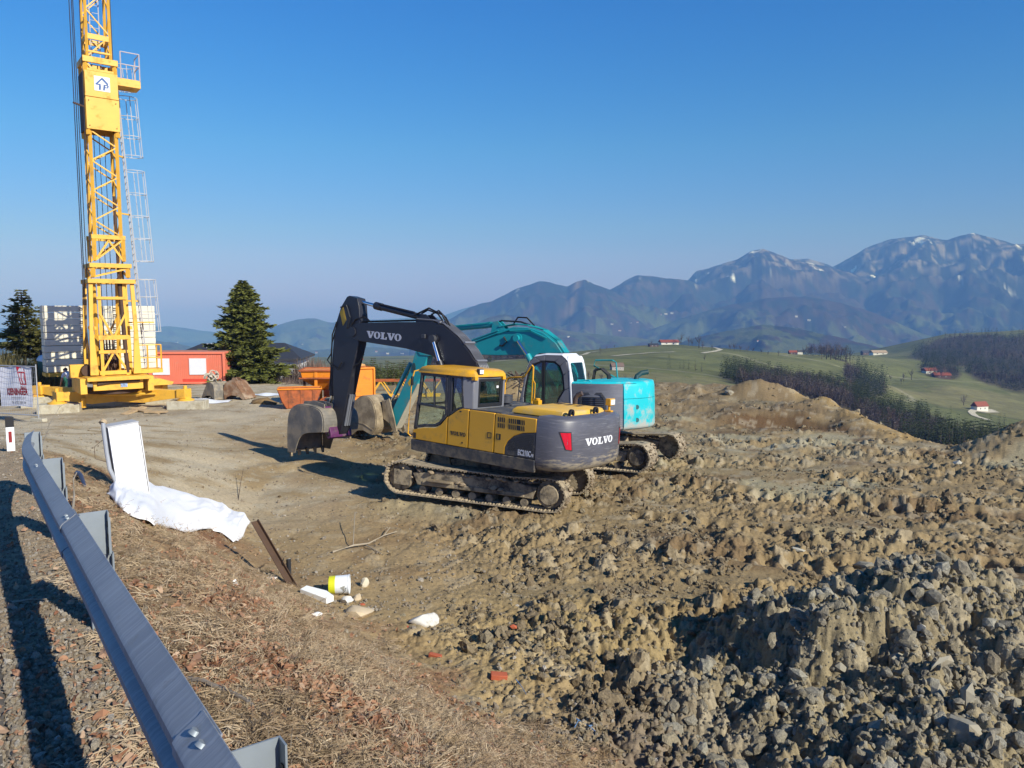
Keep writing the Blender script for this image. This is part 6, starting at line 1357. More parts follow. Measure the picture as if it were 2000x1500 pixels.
    for s in (3.6, 3.95, 4.4, 1.4, 1.9, 2.5, .8):
        x, y = rail_xy(s, -.032); o = MB().box((0, 0, 0), (.03, .012, .006)).build('drain_slot', LETG, r); o.location = (x, y, ztop(s) - .127); o.rotation_euler = (.4, 0, ang)
guardrail()
def delineator():
    p = at(22, 880, 12.6); z = gz(p.x, p.y); r = thing('delineator_post', 'white roadside delineator post with a black cap and red reflector', 'delineator post', (p.x, p.y, z), (0, 0, .55)); H_ = at(22, 814, 12.6).z - z
    P = [(-.06, -.045), (.06, -.045), (.035, .05), (-.035, .05)]
    MB().prism(P, 0, H_ - .17, 'z').build('post', WHITEPL, r, bevel=.006); MB().prism([(x * 1.04, y * 1.04) for x, y in P], H_ - .168, H_, 'z').build('black_cap', BLK, r, bevel=.006)
    MB().box((0, -.049, H_ - .33), (.045, .008, .18)).build('reflector', pmat('dull_red_reflector', (.28, .03, .03), rough=.3), r)
delineator()
def cabinet():
    Y = 11.2; b = at(262, 941, Y); z = b.z - .35; yaw = math.radians(46)
    r = thing('meter_cabinet', 'slim white meter cabinet standing on the bank with a grey conduit up its side', 'cabinet', (b.x, b.y, z), (0, math.radians(-5.5), yaw))
    w, d, h = .42, .24, 1.21
    MB().box((0, d / 2, h / 2), (w - .02, d - .04, h)).build('housing', pmat('grey_housing', (.16, .155, .15), rough=.6, var=.1), r, bevel=.008)
    MB().box((0, 0.005, h / 2), (w, .03, h)).build('front_panel', WHITEPL, r, bevel=.006)
    MB().box((0, d / 2, h + .012), (w + .02, d + .02, .024)).build('top_cover', pmat('pale_grey_top', (.42, .42, .43), rough=.6), r, bevel=.005)
    dr = MB().box((w / 2 + .03, d / 2 + .02, h / 2 - .03), (.02, d - .02, h - .06)); dr.box((w / 2 + .015, d - .02, h / 2), (.03, .015, h - .1)); dr.build('side_door', pmat('white_grey_door', (.6, .6, .61), rough=.5), r, bevel=.005)
    MB().box((w / 2 + .045, .08, h * .5), (.012, .03, .1)).build('door_handle', BLK, r)
    MB().tube([(-w / 2 - .03, .06, h + .08), (-w / 2 - .045, .05, h - .05), (-w / 2 - .05, .05, h - .35), (-w / 2 - .045, .04, h - .6), (-w / 2 - .0, .02, h - .8), (-w / 2 + .02, .04, .2), (-w / 2, .1, 0)], .03, 10).build('conduit', pmat('grey_conduit', (.34, .36, .40), rough=.5, var=.06), r)
    MB().cyl((-w / 2 - .04, .08, h + .07), (-w / 2 + .0, .1, h + .10), .05, n=14).build('conduit_cap', pmat('tan_cap', (.42, .32, .20), rough=.7), r)
    MB().tube([(-w / 2 - .03, .1, h - .15), (-w / 2 - .18, .12, h - .25), (-w / 2 - .2, .1, h - .42), (-w / 2 - .05, .05, h - .5)], .004, 5).build('loose_wire', RUSTY, r)
cabinet()
def sheet():
    """white fleece laid over a low heap at the foot of the cabinet"""
    F = [hit(*p) for p in ((208, 968), (222, 986), (246, 1003), (270, 1018), (300, 1030), (340, 1037), (385, 1037), (415, 1036), (432, 1044), (452, 1061), (468, 1060))]
    K = [hit(*p) for p in ((226, 952), (240, 958), (262, 960), (285, 962), (320, 968), (370, 978), (410, 984), (436, 993), (455, 1003), (478, 1012), (489, 1022))]
    nu, nv = 90, 34; vs = []
    fi = np.linspace(0, 1, len(F))
    for i in range(nu + 1):
        t = i / nu; f = Vector([np.interp(t, fi, [p[k] for p in F]) for k in range(3)]); k_ = Vector([np.interp(t, fi, [p[k] for p in K]) for k in range(3)])
        for j in range(nv + 1):
            v = j / nv; p = f.lerp(k_, v); x, y = p.x, p.y
            H_ = np.interp(t, [0, .06, .15, .3, .6, .74, .80, .93, 1], [.02, .16, .20, .25, .22, .20, .15, .19, .04]); a = np.array([x * 3.1]), np.array([y * 3.1])
            w = .030 * float(perlin(np.array([t * 9.0]), np.array([v * 2.2]), 5)[0]) + .016 * float(perlin(np.array([t * 26.0]), np.array([v * 5]), 6)[0])
            w -= .05 * abs(float(perlin(np.array([t * 5.5 + v * 1.3]), np.array([v * 1.6 - t * 3]), 8)[0])) ** .7 + .03 * abs(float(perlin(np.array([t * 14 - v * 3]), np.array([v * 2.5 + t * 6]), 9)[0])) ** .6
            if t < .22: w += .06 * abs(math.sin(16 * t + 3.5 * v)) * (1 - t / .22) * math.sin(math.pi * v)
            prof = min(1, (v / .30)) ** .7 * min(1, (1 - v) / .12) ** .5
            edge = .012 + .012 * math.sin(41 * t)
            vs.append((x + .03 * math.sin(23 * t) * (1 - v), y, gz(x, y) + .015 + edge * (1 - prof) + prof * (H_ + w)))
    fs = [(i * (nv + 1) + j, (i + 1) * (nv + 1) + j, (i + 1) * (nv + 1) + j + 1, i * (nv + 1) + j + 1) for i in range(nu) for j in range(nv)]
    o = MB()._add(vs, fs).build('white_sheet', pmat('white_fleece', (.84, .84, .86), rough=.9, var=.02), sharp=0)
    o.data.polygons.foreach_set('use_smooth', [True] * len(o.data.polygons)); o.modifiers.new('Solid', 'SOLIDIFY').thickness = -.004
    tag(o, 'white fleece sheet draped over a low heap at the foot of the cabinet', 'sheet')
sheet()
def lying(mb, name, label, cat, mat, px, py, rz=0.0, rx=0.0, ry=0.0, dz=0.0, group=None, **k):
    q = hit(px, py); o = mb.build(name, mat, **k); o.location = (q.x, q.y, q.z + dz); o.rotation_euler = (rx, ry, rz); return tag(o, label, cat, group)
# steel bar leaning out of the bank, with a black stub beside it
a, b = hit(568, 1143), at(496, 1019, hit(568, 1143).y + .55); m = MB(); m.prism([(-.055, 0), (.055, 0), (.055, .012), (-.043, .012), (-.043, .06), (-.055, .06)], -.25, (b - a).length, 'z')
o = m.build('steel_bar', pmat('brown_rusty_bar', (.075, .04, .022), rough=.7, var=.25), bevel=.003); o.location = a; o.rotation_euler = (b - a).to_track_quat('Z', 'Y').to_euler(); tag(o, 'rusty brown angle bar leaning out of the bank left of the paint bucket', 'steel bar')
a = hit(572, 1140); m = MB().tube([(0, 0, -.1), (-.06, .02, .12), (-.07, .05, .36)], .035, 10); m.tube([(.02, -.02, -.05), (-.10, 0, .2), (-.16, .02, .3), (-.14, .03, .38)], .008, 6); o = m.build('pipe_stub', BLK); o.location = a; tag(o, 'short black pipe stub sticking up beside the rusty bar', 'pipe')
def paint_bucket():
    q = hit(661, 1163); r = thing('paint_bucket', 'white and yellow plastic paint bucket lying on its side at the foot of the bank', 'bucket', (q.x, q.y + .08, q.z + .135), (0, 0, .12))
    R_ = .135; L = .30
    m = MB(); n = 32
    def rg(x, rr): return [(x, rr * math.cos(2 * math.pi * i / n), rr * math.sin(2 * math.pi * i / n)) for i in range(n)]
    m.loft([rg(-L / 2 + .095, R_ * .975), rg(L / 2 - .02, R_ * 1.03), rg(L / 2 - .02, R_ * 1.07), rg(L / 2, R_ * 1.07), rg(L / 2, R_ * 1.0), rg(-L / 2 + .02, R_ * .93)], cap=False); m._add(rg(-L / 2 + .02, R_ * .93), [tuple(range(n))])
    m.build('bucket_wall', pmat('stained_white_plastic', (.74, .77, .80), rough=.4, var=.04, dirt=(.40, .34, .24), dscale=6, damt=.3), r)
    MB().loft([rg(-L / 2, R_ * .93), rg(-L / 2 + .004, R_ * .955), rg(-L / 2 + .095, R_ * .978)]).build('yellow_band', pmat('lime_yellow_band', (.62, .62, .02), rough=.45, var=.05), r)
    MB().prism([(.02, .0), (.09, .03), (.085, -.05), (.045, -.02)], -.139, -.136).build('torn_label', pmat('grey_label', (.28, .27, .24), rough=.7), r, sharp=0)
    MB().tube([(L / 2 - .04, -.145, .0), (L / 2 - .05, -.16, -.04), (L / 2 - .10, -.15, -.09), (L / 2 - .15, -.10, -.12)], .005, 6).build('wire_handle', BLK, r)
paint_bucket()
STYRO = pmat('white_foam', (.82, .83, .82), rough=.8, var=.02); STONEW = pmat('white_stone', (.66, .63, .57), rough=.85, var=.12, dirt=(.34, .31, .25), dscale=5, damt=.4, bscale=25, bstr=.5); STONEB = pmat('buff_stone', (.50, .40, .27), rough=.9, var=.15, bscale=20, bstr=.5); BRICK = pmat('red_brick', (.42, .10, .045), rough=.9, var=.2, dirt=(.35, .2, .12), dscale=6, damt=.3)
lying(MB().prism([(-.26, -.07), (.22, -.13), (.27, -.02), (.10, .06), (-.24, .06)], 0, .09, 'z'), 'foam_board', 'broken white foam board lying in front of the paint bucket', 'foam board', STYRO, 622, 1168, -.35, .12, .1, .02, bevel=.006)
lying(MB().rock((0, 0, .03), .085, 31, 2, (1.1, .9, .8)), 'stone', 'white marbled stone in front of the paint bucket', 'stone', STONEW, 678, 1178, .3, sharp=30)
lying(MB().rock((0, 0, .03), .08, 33, 2, (1, .8, 1.0)), 'stone', 'cream stone right beside the white marbled one', 'stone', STONEB, 698, 1172, 1.0, sharp=30)
lying(MB().rock((0, 0, .03), .19, 35, 2, (1.2, .8, .6)), 'stone', 'buff flat stone half sunk in dry grass below the paint bucket', 'stone', STONEB, 704, 1200, .2, sharp=30)
lying(MB().rock((0, 0, .05), .085, 37, 2, (.9, .8, 1.1)), 'stone', 'pointed pale stone right of the paint bucket', 'stone', pmat('pale_buff_stone', (.56, .50, .38), rough=.9, var=.12), 712, 1145, .4, sharp=30)
lying(MB().rock((0, 0, .06), .185, 39, 3, (1.15, .85, .65), .08), 'stone', 'big rounded white stone at the edge of the dry grass', 'stone', STONEW, 829, 1220, .3, sharp=60)
lying(MB().rock((0, 0, .02), .05, 41, 2, (.8, .8, 1.0)), 'foam_piece', 'small white foam chip on the bank left of the rusty bar', 'foam piece', STYRO, 460, 1145, .3, sharp=30)
lying(MB().rock((0, 0, .02), .055, 43, 2, (1.4, .8, .6)), 'foam_piece', 'white crumpled scrap on the bank below the foam board', 'foam piece', STYRO, 618, 1203, .3, sharp=30)
lying(MB().rock((0, 0, .0), .06, 45, 2, (2.2, .9, .4)), 'plastic_scrap', 'pale torn plastic scrap at the foot of the rusty bar', 'plastic scrap', pmat('pale_plastic_scrap', (.6, .55, .5), rough=.6, var=.3), 525, 1130, .3, sharp=30)
lying(MB().box((0, 0, .02), (.19, .10, .06)), 'brick_piece', 'orange red brick piece sunk in dry grass, nearest the camera', 'brick', BRICK, 974, 1324, .1, .1, .12, .0, bevel=.006)
lying(MB().box((0, 0, .02), (.16, .06, .05)), 'brick_piece', 'orange red brick fragment above the nearest brick piece', 'brick', BRICK, 850, 1284, -.3, .1, .1, .0, bevel=.006)
lying(MB().rock((0, 0, .0), .055, 47, 1, (1.2, .8, .7)), 'brick_piece', 'small brick crumb below the big white stone', 'brick', BRICK, 795, 1226, .1, sharp=30)
lying(MB().rock((0, 0, .0), .055, 49, 1, (1.2, .8, .7)), 'brick_piece', 'small brick crumb on the yellow clay', 'brick', BRICK, 1002, 1225, .1, sharp=30)
lying(MB().rock((0, 0, .0), .05, 51, 1, (1.2, .8, .7)), 'brick_piece', 'dark red brick crumb between the two pale stones', 'brick', BRICK, 708, 1182, .1, sharp=30)
def stick(label, pts, r0, mat, name='branch', cat='branch', twigs=()):
    P = [hit(*p[:2]) + Vector((0, 0, p[2])) for p in pts]; o0 = P[0].copy(); m = MB(); n = len(P); m.tube([p - o0 for p in P], [r0 * (1 - .6 * i / (n - 1)) for i in range(n)], 7)
    for tw in twigs: Q = [hit(*p[:2]) + Vector((0, 0, p[2])) - o0 for p in tw]; m.tube(Q, r0 * .4, 5)
    o = m.build(name, mat); o.location = o0; tag(o, label, cat)
TWIG = pmat('grey_twig', (.36, .30, .22), rough=.85, var=.15); TWIGD = pmat('dark_twig', (.10, .07, .05), rough=.85, var=.2)
stick('forked grey branch lying on the mud behind the paint bucket', [(649, 1082, .03), (690, 1072, .06), (720, 1068, .06), (750, 1053, .07), (775, 1043, .05)], .022, TWIG, twigs=([(690, 1072, .06), (692, 1050, .2), (694, 1030, .3)], [(750, 1053, .07), (762, 1040, .1)], [(715, 1070, .05), (745, 1085, .03)]))
stick('grey hose curving out of the dry grass by the nearest rail post', [(360, 1335, .02), (395, 1350, .05), (440, 1368, .05), (485, 1390, .05), (512, 1405, .03), (522, 1418, -.02)], .016, pmat('grey_brown_hose', (.20, .17, .145), rough=.7, var=.2), 'hose', 'hose')
stick('dark twig lying on the bank below the nearest splice', [(470, 1370, .02), (520, 1420, .05), (545, 1450, .02)], .008, TWIGD)
stick('thin dark sprig standing by the white sheet', [(465, 978, .0), (470, 955, .12), (476, 940, .3)], .01, TWIGD, 'sprig', 'twig', ([(468, 965, .1), (455, 970, .15)],))
stick('crooked grey stick standing in the grass behind the rail', [(142, 1000, .0), (146, 985, .1), (145, 970, .2), (152, 963, .25)], .014, TWIG, 'sprig', 'twig')
stick('short dark blue pipe end in the ditch behind the cabinet', [(152, 932, .05), (158, 940, .08), (166, 952, .02)], .045, pmat('dark_blue_pipe', (.03, .045, .10), rough=.5), 'pipe_end', 'pipe')
stick('dead stems on the road edge by the delineator', [(78, 885, .0), (98, 868, .4), (120, 852, .75), (138, 843, .9)], .008, TWIG, 'sprig', 'twig', ([(98, 868, .4), (112, 866, .5), (128, 858, .7)], [(82, 880, .0), (84, 860, .5), (78, 848, .8)]))
stick('pale stick lying on the road verge', [(25, 1182, .02), (60, 1180, .03), (92, 1177, .02)], .007, TWIG); stick('pale twig on the gravel under the guardrail', [(210, 1415, .02), (240, 1424, .03), (262, 1418, .02)], .008, TWIG)
TW = pmat('blue_twine', (.10, .22, .42), rough=.8, var=.2)
stick('frayed blue twine at the edge of the grey grit, lower piece', [(1112, 1402, .02), (1130, 1412, .03), (1150, 1424, .03), (1168, 1438, .02), (1182, 1450, .02)], .010, TW, 'twine', 'twine', ([(1130, 1412, .03), (1122, 1425, .02)], [(1150, 1424, .03), (1162, 1420, .02)]))
stick('frayed blue twine near the brick piece, upper piece', [(1008, 1332, .02), (1018, 1345, .03), (1028, 1360, .02)], .006, TW, 'twine', 'twine')
# ------------------------------------------------------------------ trees and shrubs
NEEDLE = attr_mat('conifer_needles', bscale=None, fine=(2.0, .25), rough=.8, spec=.2)
BARE = attr_mat('bare_twigs', bscale=None, fine=(2.0, .25), rough=.9, spec=.1)
BARK = pmat('bark', (.085, .062, .045), rough=.9, var=.3, vscale=5)
def quads_mesh(name, A, B, wdt, mat, col, rng, taper=.25):
    """one leaf-like sliver from each A to each B"""
    d = B - A; nrm = rng.normal(size=A.shape); s = np.cross(d, nrm); s /= np.linalg.norm(s, axis=1)[:, None] + 1e-9; s *= wdt[:, None] / 2
    m = A + d * .45; V = np.stack([A - s * taper, m - s, B, m + s], 1).reshape(-1, 3)
    F = np.arange(len(V)).reshape(-1, 4); return np_mesh(name, V, F, mat, np.repeat(col, 4, 0), smooth=False)
def conifer_arrays(h, r, seed, levels, per, sprays, droop=.25, irr=.25, base=.06, gap=0.0, pw=.85):
    g = np.random.default_rng(seed); A = []; B = []; Wd = []; C = []; stems = []
    for i in range(levels):
        f = i / levels; z = h * (base + (1 - base) * f ** .92); R = r * (1 - f) ** pw * (1 + g.uniform(-irr, irr)) + .005 * h
        for k in range(per):
            if g.random() < gap: continue
            a = 2 * np.pi * (k + g.random()) / per; L = R * g.uniform(.7, 1.12); up = g.uniform(.05, .3) - droop * (1 - f); n = max(3, int(sprays * (L / r) ** .7))
            t = g.random(n) ** .7; c, s_ = np.cos(a), np.sin(a)
            axz = z + up * L * t - .22 * L * t * t + .10 * L * t ** 3
            p = np.c_[c * L * t, s_ * L * t, axz]; stems.append((np.array([0, 0, z]), np.array([c * L * .92, s_ * L * .92, z + up * L - .12 * L])))
            side = g.choice([-1, 1], n); ang = a + side * g.uniform(.3, 1.2, n); sl = (.30 * L * (1 - t * .7) + .06 * h * .45) * g.uniform(.6, 1.15, n)
            q = p + np.c_[np.cos(ang) * sl, np.sin(ang) * sl, g.uniform(-.45, .45, n) * sl]
            A.append(p); B.append(q); Wd.append(sl * g.uniform(.20, .34, n)); 
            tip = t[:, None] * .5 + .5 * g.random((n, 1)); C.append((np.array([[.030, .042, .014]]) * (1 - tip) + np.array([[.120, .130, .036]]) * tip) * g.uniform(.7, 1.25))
    A, B, Wd, C = map(np.concatenate, (A, B, Wd, C)); return A, B, Wd, C, stems, g
def conifer(name, label, loc, h, r, seed, levels=26, per=9, sprays=26, group=None, tint=None, cat='tree', **kw):
    A, B, Wd, C, st, g = conifer_arrays(h, r, seed, levels, per, sprays, **kw)
    if tint is not None: C = C * np.array(tint)
    o = thing(name, label, cat, loc, (0, 0, g.uniform(0, 6)), group)
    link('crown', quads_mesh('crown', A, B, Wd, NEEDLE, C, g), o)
    m = MB().cyl((0, 0, -.3), (0, 0, h * .97), .022 * h, .004 * h, n=8)
    for a, b in st[::3]: m.cyl(a, b, .004 * h, .001 * h, n=4, caps=False)
    m.build('trunk', BARK, o); return o
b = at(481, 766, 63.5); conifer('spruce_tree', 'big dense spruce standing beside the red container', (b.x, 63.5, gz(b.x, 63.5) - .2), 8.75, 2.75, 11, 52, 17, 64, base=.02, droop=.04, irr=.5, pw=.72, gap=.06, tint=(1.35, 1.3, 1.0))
b = at(48, 690, 44); conifer('spruce_tree', 'thin spruce with one long low bough behind the left ballast stack', (b.x, 44, -.6), 6.1, 1.75, 12, 26, 9, 40, base=.36, gap=.12, irr=.45, droop=.05, tint=(1.5, 1.25, 1.1), pw=.7)
b = at(85, 690, 47); conifer('spruce_tree', 'yellowish spruce half hidden by the left ballast stack', (b.x, 47, -.6), 4.9, 1.5, 13, 22, 9, 36, base=.15, gap=.1, irr=.4, tint=(1.7, 1.35, 1.1))
rs = random.Random(21); SP = [(700, 718, 62), (716, 706, 66), (730, 696, 60), (744, 708, 67), (757, 702, 62), (770, 706, 58), (781, 706, 66), (792, 701, 61), (806, 706, 58), (690, 728, 70), (736, 712, 72), (815, 712, 66), (765, 714, 70)]
for i, (px, top, Y) in enumerate(SP):
    b = at(px, 770, Y); t = at(px, top, Y); z = -3.2; conifer('young_spruce', 'young dark spruce in the row behind the orange mixer', (b.x, Y, z), t.z - z, rs.uniform(.9, 1.25), 30 + i, 22, 10, 18, group='young spruces behind the orange mixer', base=.02, pw=.7, tint=(.9, .95, .9))
def bare_arrays(h, r, seed, n, col, up=.7):
    g = np.random.default_rng(seed); k = max(6, n // 14); az = g.uniform(0, 2 * np.pi, k); f = g.uniform(.25, .9, k)
    tips = np.c_[np.cos(az) * r * f, np.sin(az) * r * f, h * (1 - .45 * f ** 2) * g.uniform(.75, 1.05, k)]; root = np.c_[np.zeros(k), np.zeros(k), h * g.uniform(.1, .42, k)]
    A = [root]; B = [tips]; W = [np.full(k, .022 * h)]
    i = g.integers(0, k, n); t = g.uniform(.3, 1, n); P = root[i] + (tips[i] - root[i]) * t[:, None]; d = g.normal(size=(n, 3)) * np.array([1, 1, .8]); d[:, 2] = np.abs(d[:, 2]) * up + .2; d /= np.linalg.norm(d, axis=1)[:, None]
    L = h * g.uniform(.07, .2, n) * (1.2 - t * .5); Q = P + d * L[:, None]; A.append(P); B.append(Q); W.append(.010 * h * g.uniform(.6, 1.3, n))
    A, B, W = map(np.concatenate, (A, B, W)); C = np.array(col) * g.uniform(.65, 1.4, (len(A), 1)); return A, B, W, C, g
def bush(name, label, loc, h, r, seed, n, col, group=None, cat='shrub'):
    A, B, W, C, g = bare_arrays(h, r, seed, n, col); A[:, 2] *= .6; o = thing(name, label, cat, loc, (0, 0, 0), group)
    link('twigs', quads_mesh('twigs', A, B, W, BARE, C, g, .6), o); m = MB()
    for i in range(5): m.cyl((0, 0, -.3), (r * .4 * math.cos(i * 1.3), r * .4 * math.sin(i * 1.3), h * .6), .02 * h, .006 * h, n=5)
    m.build('stems', BARK, o); return o
k = 0
for px, top, Y, rr_ in ((556, 715, 66, 1.5), (575, 708, 70, 1.6), (592, 690, 66, 1.9), (610, 686, 70, 2.0), (625, 694, 64, 1.7), (640, 702, 68, 1.6), (655, 712, 66, 1.5), (570, 728, 60, 1.2), (600, 722, 60, 1.3)):
    b = at(px, 760, Y); t = at(px, top, Y); bush('bare_shrub', 'bare grey brown shrub in the row between the white house and the hopper', (b.x, Y, -3), t.z + 3, rr_, 60 + k, 420, (.17, .125, .105), 'bare shrubs behind the hopper'); k += 1
for px, top, Y, rr_ in ((5, 668, 42, 1.6), (28, 680, 40, 1.5), (55, 690, 42, 1.5), (80, 695, 41, 1.4), (100, 700, 44, 1.5), (125, 690, 46, 1.6), (-20, 672, 41, 1.7), (18, 700, 38, 1.2), (62, 706, 38.5, 1.2), (95, 712, 39, 1.2), (140, 700, 48, 1.5)):
    b = at(px, 740, Y); t = at(px, top, Y); z = gz(b.x, Y) - .1; bush('hedge_shrub', 'olive brown leafy shrub in the hedge behind the banner fence', (b.x, Y, z), max(1.2, t.z - z), rr_, 80 + k, 900, (.135, .115, .05), 'hedge shrubs behind the banner fence'); k += 1
b = at(700, 745, 75); bush('bare_shrub', 'reddish bare shrub behind the orange hopper', (at(618, 720, 62).x, 62, -2.6), 3.0, .8, 99, 300, (.20, .10, .06))

# far trees: a few shapes, copied
def merged(name, h, A, B, W, C, g, mat, trunk=True):
    if trunk:
        A = np.r_[A, [[0, 0, -.5]]]; B = np.r_[B, [[0, 0, h * .8]]]; W = np.r_[W, [.05 * h]]; C = np.r_[C, [[.07, .055, .045]]]
    return quads_mesh(name, A, B, W, mat, C, g)
FARC = []; FARB = []
for i in range(4):
    A, B, W, C, st, g = conifer_arrays(1.0, .17, 200 + i, 11, 6, 5, base=.05, pw=.75, irr=.3); W = W * 1.6; FARC.append((A, B, W, C * np.array([.55, .62, .70]), g))
for i in range(4):
    A, B, W, C, g = bare_arrays(1.0, .36, 220 + i, 95, ((.085, .068, .062), (.10, .07, .058), (.072, .063, .060), (.105, .085, .07))[i]); W = W * 1.5; FARB.append((A, B, W, C, g))
farc_me = [merged('conifer', 1, A, B, W, C, g, NEEDLE) for A, B, W, C, g in FARC]; farb_me = [merged('leafless_tree', 1, A, B, W, C, g, BARE) for A, B, W, C, g in FARB]
def far_tree(kind, x, y, h, label, group, rs, dz=-.4):
    me = rs.choice(farc_me if kind == 'c' else farb_me); o = link('conifer' if kind == 'c' else 'leafless_tree', me, None, (x, y, ch(x, y) + dz), (0, 0, rs.uniform(0, 6)), (h * rs.uniform(.9, 1.15), h * rs.uniform(.9, 1.15), h)); return tag(o, label, 'tree', group)
rs = random.Random(5)
# single trees one can pick out on the meadows
def lone(px, py, hpx, kind, label, group=None, r0=250):
    p, r = chit(px, py, r0); far_tree(kind, p.x, p.y, hpx * r / FPX, label, group, rs)
lone(1306, 722, 32, 'c', 'single dark conifer standing alone on the green meadow')
lone(1172, 692, 17, 'b', 'round bare tree by the bend of the pale track on the meadow')
for px, py, h in ((1335, 721, 20), (1328, 720, 15), (1345, 722, 22), (1358, 724, 26), (1370, 726, 20)): lone(px, py, h, 'c', 'conifer at the upper end of the wood belt next to the single one', 'conifers at the upper end of the wood belt')
for px, py, h in ((1272, 676, 14), (1283, 673, 12), (1301, 672, 16), (1330, 674, 26), (1345, 675, 22), (1352, 676, 16), (1365, 680, 30), (1372, 681, 18), (1390, 684, 12), (1376, 704, 14), (1426, 684, 15), (1434, 685, 17), (1446, 687, 15), (1460, 688, 14), (1470, 690, 14), (1487, 692, 12), (1500, 694, 10), (1520, 695, 12), (1200, 680, 8), (1185, 683, 9)): lone(px, py, h, 'b', 'bare orchard tree on the crest of the green meadow', 'bare trees along the meadow crest')
for px, py, h in ((1605, 702, 32), (1614, 702, 34), (1622, 703, 33), (1632, 703, 34), (1642, 704, 32), (1652, 706, 30), (1660, 706, 28), (1618, 698, 30), (1638, 699, 31), (1648, 701, 30)): lone(px, py, h, 'b', 'tall bare tree in the brown clump beside the far farm', 'tall bare trees beside the far farm', 500)
for px, py, h in ((1765, 745, 18), (1780, 742, 22), (1760, 750, 14), (1740, 745, 13), (1725, 752, 16), (1710, 756, 18), (1700, 752, 14)): lone(px, py, h, 'b', 'bare tree on the edge of the lower meadow', 'bare trees on the edge of the lower meadow', 400)
lone(1882, 792, 22, 'b', 'bare tree on the lower meadow left of the small house', None, 400)
for px, py, h in ((1790, 815, 45), (1812, 822, 40), (1830, 826, 30), (1775, 812, 28), (1855, 812, 30), (1846, 818, 26)): lone(px, py + 12, h, 'c', 'tall conifer below the lower meadow', 'tall conifers below the lower meadow', 250)
for px, py, h in ((1850, 868, 60), (1868, 872, 62), (1884, 868, 50), (1900, 866, 46), (1916, 862, 44), (1838, 872, 50), (1932, 858, 46), (1950, 850, 40), (1960, 846, 36)):
    p, r = chit(px, py, 120); far_tree('c', p.x, p.y, h * r / FPX, 'dark conifer just beyond the edge of the site', 'dark conifers beyond the edge of the site', rs)
b = at(1283, 752, 47); conifer('young_spruce', 'tiny spruce sapling on the edge behind the teal excavator', (b.x, 47.5, at(1283, 750, 47.5).z - .3), .75, .3, 140, 9, 6, 10)
for px, py, h in ((1130, 745, 24), (1150, 742, 26), (1175, 745, 22), (1195, 748, 24), (1220, 748, 20), (1235, 745, 14)): lone(px, py, h, 'b', 'bare tree in the clump behind the spoil on the green slope', 'bare trees behind the spoil on the slope', 200)
# the woods: the nearest trees singly, the rest as one mass
g = np.random.default_rng(33); N = 90000; T = g.uniform(-7, 40, N); Rr = np.exp(g.uniform(math.log(190), math.log(1900), N)); keep = g.random(N) < .95 * (Rr / 1900) ** .45; T, Rr = T[keep], Rr[keep]
wz = wood_zone(T, Rr); k_ = wz > .5; T, Rr = T[k_], Rr[k_]; xs, ys = Rr * np.sin(np.radians(T)), Rr * np.cos(np.radians(T)); zs = country_h(np.radians(T), Rr)
mix = fbm(xs / 90, ys / 90, 3, 360) + .35 * (np.where(T > 24, 1, 0) - .45) + g.normal(0, .10, len(T)); con = mix > -.02
ht = np.where(con, g.uniform(10, 19, len(T)), g.uniform(8, 15, len(T))) * np.where(Rr < 600, .72, 1.0); order = np.argsort(Rr / ht); near = order[:240]; rest = order[240:8200]
print('wood trees', len(T), 'conifers', int(con.sum()))
for i in near: far_tree('c' if con[i] else 'b', xs[i], ys[i], ht[i], 'conifer in the mixed wood belt across the gully' if con[i] else 'leafless tree in the mixed wood belt across the gully', 'conifers of the wood belt' if con[i] else 'leafless trees of the wood belt', rs, -1.0)
def wood_mass(name, idx, protos, mat, thin):
    VA = []; VB = []; VW = []; VC = []
    for q, i in enumerate(idx):
        A, B, W, C, _ = protos[q % len(protos)]; n = len(A); s = g.random(n) < np.clip(thin * 700 / Rr[i], .25, 1); a = g.uniform(0, 6.28); c, s_ = math.cos(a), math.sin(a); M = np.array([[c, s_, 0], [-s_, c, 0], [0, 0, 1]]) * ht[i]; o = np.array([xs[i], ys[i], zs[i] - 1.0]); f = 1 / math.sqrt(s.mean() + 1e-6)
        VA.append(A[s] @ M + o); VB.append(B[s] @ M + o); VW.append(W[s] * ht[i] * f); VC.append(C[s] * g.uniform(.75, 1.25))
    o = link(name, quads_mesh(name, np.concatenate(VA), np.concatenate(VB), np.concatenate(VW), mat, np.concatenate(VC), g)); return tag(o, kind='stuff')
wood_mass('conifer_woods', [i for i in rest if con[i]], FARC, NEEDLE, .42); wood_mass('bare_woods', [i for i in rest if not con[i]], FARB, BARE, .75)

# farms and houses far off
WALLF = pmat('far_white_wall', (.70, .68, .62), rough=.9, var=.03); WALLX = pmat('hazy_white_wall', (.42, .42, .42), rough=.9); WOODW = pmat('dark_wood_wall', (.10, .06, .045), rough=.9)
def far_house(px, py, wpx, hpx, label, wall, roof, rz=.0, r0=250, grp=None):
    p, r = chit(px, py, r0, 12000 if r0 > 1900 else 2200); w = wpx * r / FPX; h = hpx * r / FPX; o = house('farmhouse', label, 'farmhouse', (p.x, p.y, p.z), rz, w, w * .5, h * .5, h * .5, wall, roof, ((-w * .2, h * .28, w * .1, h * .2), (w * .2, h * .28, w * .1, h * .2)), over=w * .04, group=grp)
far_house(1306, 673, 34, 9, 'long red roofed farm on the crest of the green meadow', WALLF, ROOFR, .1); far_house(1276, 677, 18, 6, 'dark barn left of the red roofed farm on the crest', WOODW, ROOFD, .2)
far_house(1562, 692, 9, 8, 'small white farmhouse at the right end of the crest', WALLF, ROOFD, 0, 500); far_house(1548, 692, 14, 7, 'dark red barn beside the small white farmhouse', WOODW, ROOFR, 0, 500)
